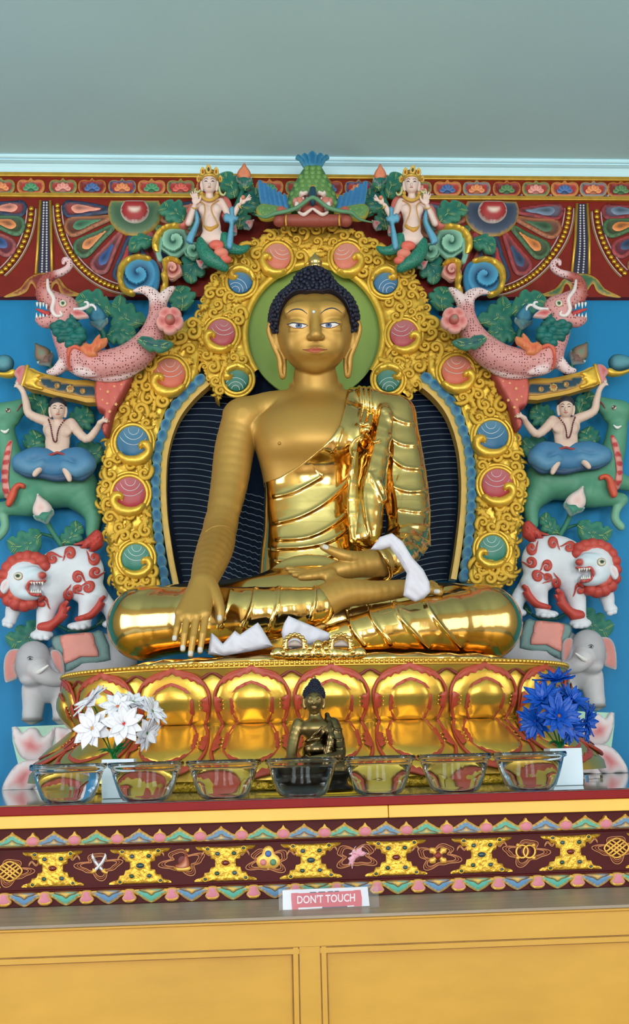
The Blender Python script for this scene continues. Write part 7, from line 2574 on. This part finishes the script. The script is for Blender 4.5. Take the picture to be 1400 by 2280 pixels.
    BALLS('earring', [(483, 430, 44, 4.5), (482, 436, 43, 3.8)], m, (200, 156, 66), t)
    T('hair_ribbon', [(446, 424, 40), (440, 428, 42), (434, 424, 42), (436, 419, 42)], [3, 3, 2.5, 1.5], m, (190, 196, 140), t)
    T('hair_ribbon', [(487, 416, 40), (490, 430, 42), (498, 434, 42), (502, 428, 42)], [3, 3, 2.5, 1.5], m, (190, 196, 140), t)
    T('necklace', [(448, 436, 42), (456, 443, 48), (466, 446, 50), (476, 443, 48), (485, 436, 42)], 4.2, m, (206, 160, 66), t)
    T('gold_chain', [(445, 448, 42), (455, 456, 52), (456, 474, 52), (452, 496, 44), (458, 506, 46)], 1.3, m, (196, 144, 60), t)
    T('gold_chain', [(487, 446, 42), (472, 456, 50), (472, 472, 50), (482, 492, 46), (486, 500, 44)], 1.3, m, (196, 144, 60), t)
    RL('pendant', [(451, 497), (458, 503), (468, 505), (478, 502), (486, 496), (485, 503), (476, 510), (468, 515), (458, 509)], m, t, h=40, thick=5, bulge=3, col=(206, 154, 60), step=3)
    T('bracelet', [(427, 462, 48), (433, 464, 51), (439, 462, 48)], 1.6, m, (210, 168, 80), t)
    T('bracelet', [(528, 457, 46), (534, 461, 50), (537, 464, 46)], 1.6, m, (210, 168, 80), t)
    BALLS('fruit', [(541, 439, 52, 5)], m, (214, 132, 92), t)
    CP = (206, 108, 96)
    RL('cape', [(486, 440), (500, 436), (512, 446), (516, 462), (508, 474), (500, 484), (493, 482), (489, 462)], m, t, h=10, thick=12, bulge=6, col=CP)
    RL('cape', [(430, 452), (419, 462), (415, 480), (408, 494), (398, 500), (408, 506), (420, 500), (428, 480), (434, 462)], m, t, h=8, thick=12, bulge=6, col=CP)
    SC2 = [(70, 130, 160), (104, 168, 196), (92, 158, 190)]
    RL('blue_scarf', [(434, 466), (441, 474), (444, 492), (438, 512), (430, 534), (428, 542), (414, 536), (418, 522), (428, 506), (434, 490)], m, t, h=40, thick=6, bulge=4, cols=SC2)
    RL('blue_scarf', [(510, 464), (520, 460), (522, 480), (530, 482), (528, 490), (521, 494), (520, 520), (516, 552), (504, 548), (507, 520), (511, 496), (500, 492), (497, 482), (504, 474), (512, 478)], m, t, h=42, thick=6, bulge=4, cols=SC2)
    # ------------------------------------------------ cloud scrolls
    m = plane(-.11, side)
    t = thing('cloud_scroll', 'green, blue and pink cloud scroll carving edged in gold beside the halo at %s' % sw, 'scroll carving', tuple(m(350., 640., 0.)))
    sg = -1 if side < 0 else 1
    mount(t, [(389, 538, 0), (309, 611, 0), (383, 601, 0), (362, 640, 8)], m, 6)
    swirl('green_swirl', 389, 538, 33, m, t, (16, 84, 70), (150, 204, 178), sgn=1, ph=.1, lobes=5)
    swirl('green_swirl', 430, 558, 19, m, t, (16, 84, 70), (140, 198, 170), sgn=-1, ph=.6, turns=1.2, lobes=5)
    swirl('blue_swirl', 309, 611, 41, m, t, (8, 56, 98), (74, 156, 196), sgn=1, ph=.3, lobes=0)
    swirl('pink_swirl', 383, 601, 22, m, t, (150, 50, 50), (232, 168, 152), sgn=-1, ph=.2, lobes=5)
    RL('blue_stem', [(330, 574), (348, 584), (356, 610), (352, 640), (340, 664), (330, 662), (340, 640), (344, 612), (336, 592)], m, t, h=2, thick=8, bulge=6, cols=[(70, 150, 190), (24, 96, 140)])
    RL('green_stem', [(356, 520), (348, 540), (346, 560), (352, 580), (362, 578), (358, 560), (364, 540)], m, t, h=2, thick=8, bulge=6, cols=[(170, 210, 190), (90, 160, 134)])
    for pts in ([(266, 640), (260, 612), (266, 586), (286, 570), (312, 565), (336, 572), (330, 580), (308, 576), (288, 584), (276, 602), (274, 622), (282, 640), (300, 646), (296, 656), (280, 652)],
                [(352, 560), (338, 548), (342, 524), (356, 506), (376, 497), (398, 496), (414, 506), (400, 508), (378, 508), (362, 518), (354, 536)],
                [(360, 580), (374, 570), (392, 572), (404, 584), (396, 586), (384, 580), (374, 584), (372, 600), (374, 622), (372, 650), (362, 666), (356, 650), (362, 628), (358, 610), (364, 600)]):
        RL('gold_edge', pts, m, t, h=8, thick=12, bulge=7, material=GOLDLEAF, hf=lambda x, y, d, dm: 2 * np.sin(x * .35) * np.sin(y * .35) * np.clip(d / 3, 0, 1))
    # ------------------------------------------------ vines: leaves, buds, stems
    t = thing('upper_vine', 'green leaf vine with orange bud and pink buds around the serpent maiden at %s' % sw, 'vine', tuple(plane(-.07, side)(480., 560., 0.)))
    mount(t, [(412, 490, 6), (516, 500, 22), (446, 572, 3)], plane(-.07, side), 4)
    m = plane(-.07, side)
    leaf((412, 497), (356, 458), 26, m, t, h=6); leaf((340, 534), (286, 556), 18, m, t, h=6, lobes=2)
    leaf((462, 568), (414, 626), 30, m, t, h=3, colr=(14, 104, 96)); leaf((522, 440), (490, 386), 24, m, t, h=24)
    leaf((532, 462), (578, 424), 26, m, t, h=16, colr=(14, 96, 90)); leaf((530, 510), (528, 466), 24, m, t, h=12, colr=(22, 92, 78)); leaf((556, 470), (590, 452), 18, m, t, h=8, lobes=2)
    leaf((545, 424), (543, 396), 17, m, t, h=40, lobes=2)
    bud((543, 388), 17, -90, m, t, [(214, 110, 76), (228, 142, 104), (222, 128, 92)], h=44)
    T('stem', [(543, 400, 36), (538, 430, 36), (524, 462, 34), (516, 500, 24)], [5, 6, 5, 4], m, (26, 108, 92), t)
    bud((520, 512), 9, -70, m, t, [(226, 180, 176), (190, 70, 76)], h=20); bud((554, 498), 10, -40, m, t, [(226, 190, 184), (204, 100, 100)], h=16); bud((448, 586), 9, -150, m, t, [(226, 180, 176), (190, 70, 76)], h=30)
    t = thing('lotus_vine', 'green vine with pink flower and blue bud round the water monster at %s' % sw, 'vine', tuple(plane(-.07, side)(300., 760., 0.)))
    mount(t, [(310, 715, 5), (234, 760, 24), (400, 680, 5), (112, 815, 14)], plane(-.07, side), 4)
    leaf((404, 692), (394, 636), 30, m, t, h=5); leaf((319, 722), (258, 660), 32, m, t, h=5, bend=-.22); leaf((246, 700), (168, 664), 28, m, t, h=8); leaf((238, 746), (304, 754), 28, m, t, h=8, bend=-.15)
    m2 = plane(-.19, side)
    leaf((306, 754), (386, 766), 15, m2, t, h=74, colr=(30, 86, 84), lobes=2)
    bud((218, 704), 20, -100, m, t, [(40, 100, 130), (70, 140, 168), (56, 124, 156)], h=40, calyx=(90, 140, 150)); T('stem', [(222, 726, 40), (232, 748, 36), (234, 772, 24)], [8, 7, 5], m, (22, 100, 84), t)
    bud((94, 788), 20, -125, m, t, [(90, 110, 90), (150, 110, 90), (110, 140, 116)], h=14, calyx=(120, 90, 80)); T('stem', [(104, 800, 14), (114, 818, 14), (120, 836, 10)], [7, 6, 4], m, (22, 100, 84), t)
    fc = (378, 712)
    for k in range(5):
        a = math.radians(-90 + 72 * k + 36)
        RL('flower_petal', [(fc[0] + math.cos(a) * u - math.sin(a) * v, fc[1] + math.sin(a) * u + math.cos(a) * v) for u, v in ((4, -5), (14, -15), (26, -13), (31, 0), (26, 13), (14, 15), (4, 5))], m2, t, h=64, thick=10, bulge=6, cols=[(232, 176, 168), (216, 130, 124), (190, 84, 84)], hf=lambda x, y, d, dm: 0 * x)
    m = m2
    RL('flower_heart', [(fc[0] + 11 * math.cos(a), fc[1] - 2 + 11 * math.sin(a)) for a in np.linspace(0, 2 * PI, 13)[:-1]], m, t, h=76, thick=12, bulge=9, sm=1, cols=[(196, 100, 94), (176, 100, 90), (120, 140, 116)])
    t = thing('lower_vine', 'green leaf vine with closed pale pink bud under the green beast at %s' % sw, 'vine', tuple(plane(-.06, side)(140., 1212., 0.)))
    mount(t, [(138, 1212, 10)], plane(-.07, side), 4)
    m = plane(-.06, side)
    leaf((92, 1190), (16, 1216), 32, m, t, h=38, bend=-.15); leaf((138, 1210), (176, 1162), 22, m, t, h=10)
    bud((93, 1132), 23, -108, plane(-.12, side), t, [(226, 210, 206), (232, 206, 202), (224, 178, 172)], h=24, calyx=(60, 130, 110))
    T('stem', [(102, 1156, 36), (114, 1180, 26), (138, 1216, 12)], [7, 6, 6], m, (64, 134, 110), t); T('stem', [(138, 1214, 10), (118, 1196, 12), (90, 1188, 12)], [5, 4, 3], m, (50, 122, 98), t)
    t = thing('boy_side_vine', 'dark green leaves behind the bare chested boy at %s' % sw, 'leaves', tuple(plane(-.03, side)(130., 1005., 0.)))
    m = plane(-.03, side)
    leaf((100, 928), (64, 878), 20, m, t, h=14); leaf((156, 942), (204, 912), 28, m, t, h=14); leaf((62, 1003), (84, 960), 26, m, t, h=14); leaf((168, 1004), (230, 1004), 30, m, t, h=20)
    T('stem', [(100, 926, 12), (128, 950, 10), (158, 942, 12)], 4, m, GRN, t); T('stem', [(172, 1004, 14), (130, 1006, 12), (62, 1002, 14)], 4, m, GRN, t); T('stem', [(128, 950, 10), (130, 980, 10), (130, 1006, 12)], 4, m, GRN, t)
    t = thing('lion_leaf', 'green leaves on a stem at the feet of the white lion at %s' % sw, 'leaves', tuple(plane(-.05, side)(120., 1400., 0.)))
    m = plane(-.05, side)
    leaf((88, 1392), (14, 1430), 34, m, t, h=10, bend=-.18); leaf((214, 1392), (258, 1334), 12, m, t, h=6, colr=(20, 96, 100), lobes=2)
    T('stem', [(88, 1392, 14), (130, 1394, 14), (150, 1404, 12)], 3.5, m, (40, 112, 96), t); T('stem', [(214, 1394, 10), (190, 1404, 10), (150, 1404, 12)], 3.5, m, (40, 112, 96), t)

# ------------------------------------------------ garuda at the crown of the arch
m = plane(-.17)
t = thing('garuda', 'bird headed guardian carving with green scaled crest and blue plume above the arch', 'mythical bird', tuple(m(695., 500., 0.)))
mount(t, [(696, 420, 0)], m, 10)
RL('crest', [(682, 368), (696, 366), (712, 368), (726, 390), (740, 415), (749, 440), (752, 466), (696, 474), (638, 466), (641, 440), (652, 415), (666, 390)], m, t, h=0, thick=16, bulge=26, cols=[(60, 110, 60), (96, 138, 76), (90, 130, 72)])
su = unit_mesh('crest_scale', (lambda: (lambda pts: (np.array([(x * f, -h, -y * f) for f, h in ((1, 0), (.9, .35), (.45, .6)) for x, y in pts] + [(0, -.62, 0)]), [(k * 10 + i, k * 10 + (i + 1) % 10, (k + 1) * 10 + (i + 1) % 10, (k + 1) * 10 + i) for k in range(2) for i in range(10)] + [(20 + i, 20 + (i + 1) % 10, 30) for i in range(10)]))([(0, -1), (.5, -.85), (.85, -.4), (.9, .1), (.6, .6), (0, 1), (-.6, .6), (-.9, .1), (-.85, -.4), (-.5, -.85)]))(), mat('scale_green', (104, 148, 80), rough=.5, var=.12, vscale=40))
for r_, y in enumerate(np.arange(376, 462, 9.5)):
    hw = np.interp(y, [368, 390, 415, 440, 466], [13, 29, 43, 53, 56]) - 6
    nsc = max(2, int(round(2 * hw / 14)))
    for i in range(nsc + 1 - (r_ % 2)):
        x = 696 - hw + (i + .5 * (r_ % 2)) * 2 * hw / nsc
        if abs(x - 696) < 40 and y > 440:
            continue
        f = math.sqrt(max(0.02, 1 - ((x - 696) / (hw + 7)) ** 2))
        place_unit('crest_scale', su, x, y, 8.2, 0, m, t, 15 + 24 * f)
for k, (x, w) in enumerate(((668, 15), (680, 17), (695, 20), (711, 17), (723, 15))):
    dx = x - 696
    RL('plume_feather', [(696 + dx * .45 - 6, 372), (696 + dx * .8 - w * .5, 355), (x - w * .5 + dx * .1, 344 + abs(dx) * .22), (x + dx * .12, 335 + abs(dx) * .3), (x + w * .5 + dx * .1, 344 + abs(dx) * .22), (696 + dx * .8 + w * .5, 355), (696 + dx * .45 + 6, 372)],
       m, t, h=14 + 4 * (2 - abs(k - 2)), thick=8, bulge=6, cols=[(84, 160, 190), (24, 110, 156), (20, 96, 140)], step=4)
b = RF(m, 1.3)
BR = (150, 72, 58)
b.E((696, 456, 36), (46, 25, 20), BR).E((668, 452, 50), (17, 15, 12), (206, 130, 110), 6).E((725, 452, 50), (17, 15, 12), (206, 130, 110), 6).E((696, 468, 50), (28, 13, 13), (170, 80, 66), 5)
b.C([(622, 490, 44), (655, 491, 46), (696, 491, 48), (738, 491, 46), (772, 490, 44)], (13, 14, 16, 14, 13), BR, 6).E((622, 492, 52), (15, 14, 14), BR, 4).E((770, 492, 52), (15, 14, 14), BR, 4)
for cx in (627, 768):
    for i in range(4):
        b.C([(cx - 8 + i * 5, 476, 56), (cx - 8 + i * 5, 464 - (i in (1, 2)) * 3, 58)], (3.6, 2.6), (176, 88, 74), 1)
gv = b.make('body', PAINT, t)
for cx in (679, 711):
    o = relief('eye', [(cx + 7.5 * math.cos(a), 440 + 6.5 * math.sin(a)) for a in np.linspace(0, 2 * PI, 13)[:-1]], m, PAINT, t, thick=10, bulge=4, base=52, sm=1, step=2.5, cf=bands([(190, 100, 80), (236, 230, 226), (236, 230, 226), (120, 60, 40), (30, 24, 24)], [0, .2, .45, .5, .8]))
    s_ = -1 if cx < 695 else 1
    RL('white_brow', [(696 + s_ * 10, 430), (696 + s_ * 14, 424), (696 + s_ * 22, 427), (696 + s_ * 26, 424), (696 + s_ * 30, 430), (696 + s_ * 22, 436)], m, t, h=50, thick=14, bulge=4, col=(226, 206, 198), step=3)
    RL('white_whisker', [(696 + s_ * 30, 452), (696 + s_ * 38, 448), (696 + s_ * 40, 458), (696 + s_ * 34, 464), (696 + s_ * 26, 462)], m, t, h=50, thick=14, bulge=4, col=(230, 216, 210), step=3)
    RL('pink_ear', [(696 + s_ * 32, 444), (696 + s_ * 42, 440), (696 + s_ * 44, 450), (696 + s_ * 36, 452)], m, t, h=48, thick=12, bulge=4, col=(206, 130, 120), step=3)
T('beak', [(696, 420, 62), (696, 432, 72), (696, 446, 76), (696, 458, 66)], [7, 9, 8, 3], m, (28, 66, 92), t)
T('upper_lip', [(664, 472, 60), (676, 478, 66), (688, 470, 68), (696, 465, 69), (704, 470, 68), (718, 478, 66), (730, 472, 60)], [3, 5, 4, 3, 4, 5, 3], m, (228, 206, 198), t)
T('forehead_gem', [(696, 416, 60), (696, 420, 62)], [6, 6], m, (216, 160, 60), t, n=2)
T('serpent', [(568, 478, 46), (590, 484, 56), (612, 476, 66), (640, 470, 70), (662, 462, 74), (684, 446, 80), (696, 440, 84), (708, 446, 80), (730, 462, 74), (756, 470, 70), (782, 474, 66), (800, 488, 56), (832, 496, 46)], [1, 4, 5, 5, 5, 5, 5, 5, 5, 5, 5, 3.5, 1], m, (92, 140, 104), t)
for cx in (637, 756):
    T('bracelet', [(cx, 478, 54), (cx - 1, 490, 63), (cx, 502, 54)], 2.2, m, (214, 164, 70), t)
for s_ in (-1, 1):
    for i, (x, yt, yb) in enumerate(((579, 401, 452), (590, 407, 454), (600, 415, 456), (611, 421, 459), (622, 426, 461), (634, 432, 464))):
        X = (lambda q: q) if s_ < 0 else (lambda q: 1392 - q)
        dy = 0 if s_ < 0 else 2
        RL('wing_feather', [(X(x - 5.5), yt + 6 + dy), (X(x), yt + dy), (X(x + 5.5), yt + 6 + dy), (X(x + 12), yb + dy), (X(x + 2), yb + 4 + dy)], m, t, h=6 + i, thick=8, bulge=6, cols=[(110, 170, 210), (44, 118, 172), (36, 104, 158)], step=3.5)
    RL('wing_base', [(X(570), 466), (X(582), 454), (X(604), 456), (X(640), 464), (X(648), 474), (X(620), 482), (X(600), 488), (X(580), 485)], m, t, h=10, thick=12, bulge=8, cols=[(206, 184, 70), (110, 150, 84), (84, 130, 76)], stops=[0, .2, 1])
    for i in range(8):
        place_unit('wing_scale', su, X(586 + (i % 4) * 13), 464 + (i // 4) * 10 + 1.5 * (i % 4), 7, 0, m, t, 26)

# the pairs that answer one another across the statue
for o in list(COL.objects):
    g = {'lotus_pedestal': 'lotus petal pedestals', 'elephant': 'elephant carvings', 'snow_lion': 'white lion carvings', 'green_beast': 'green beast carvings',
         'boy_rider': 'boy rider carvings', 'carved_beam': 'carved beams', 'makara': 'spotted water monster carvings', 'serpent_maiden': 'serpent maiden carvings',
         'cloud_scroll': 'cloud scroll carvings', 'upper_vine': 'leaf vines', 'lotus_vine': 'leaf vines', 'lower_vine': 'leaf vines', 'boy_side_vine': 'leaf vines', 'lion_leaf': 'leaf vines'}.get(o.name.split('.')[0])
    if g and o.parent is None:
        o['group'] = g
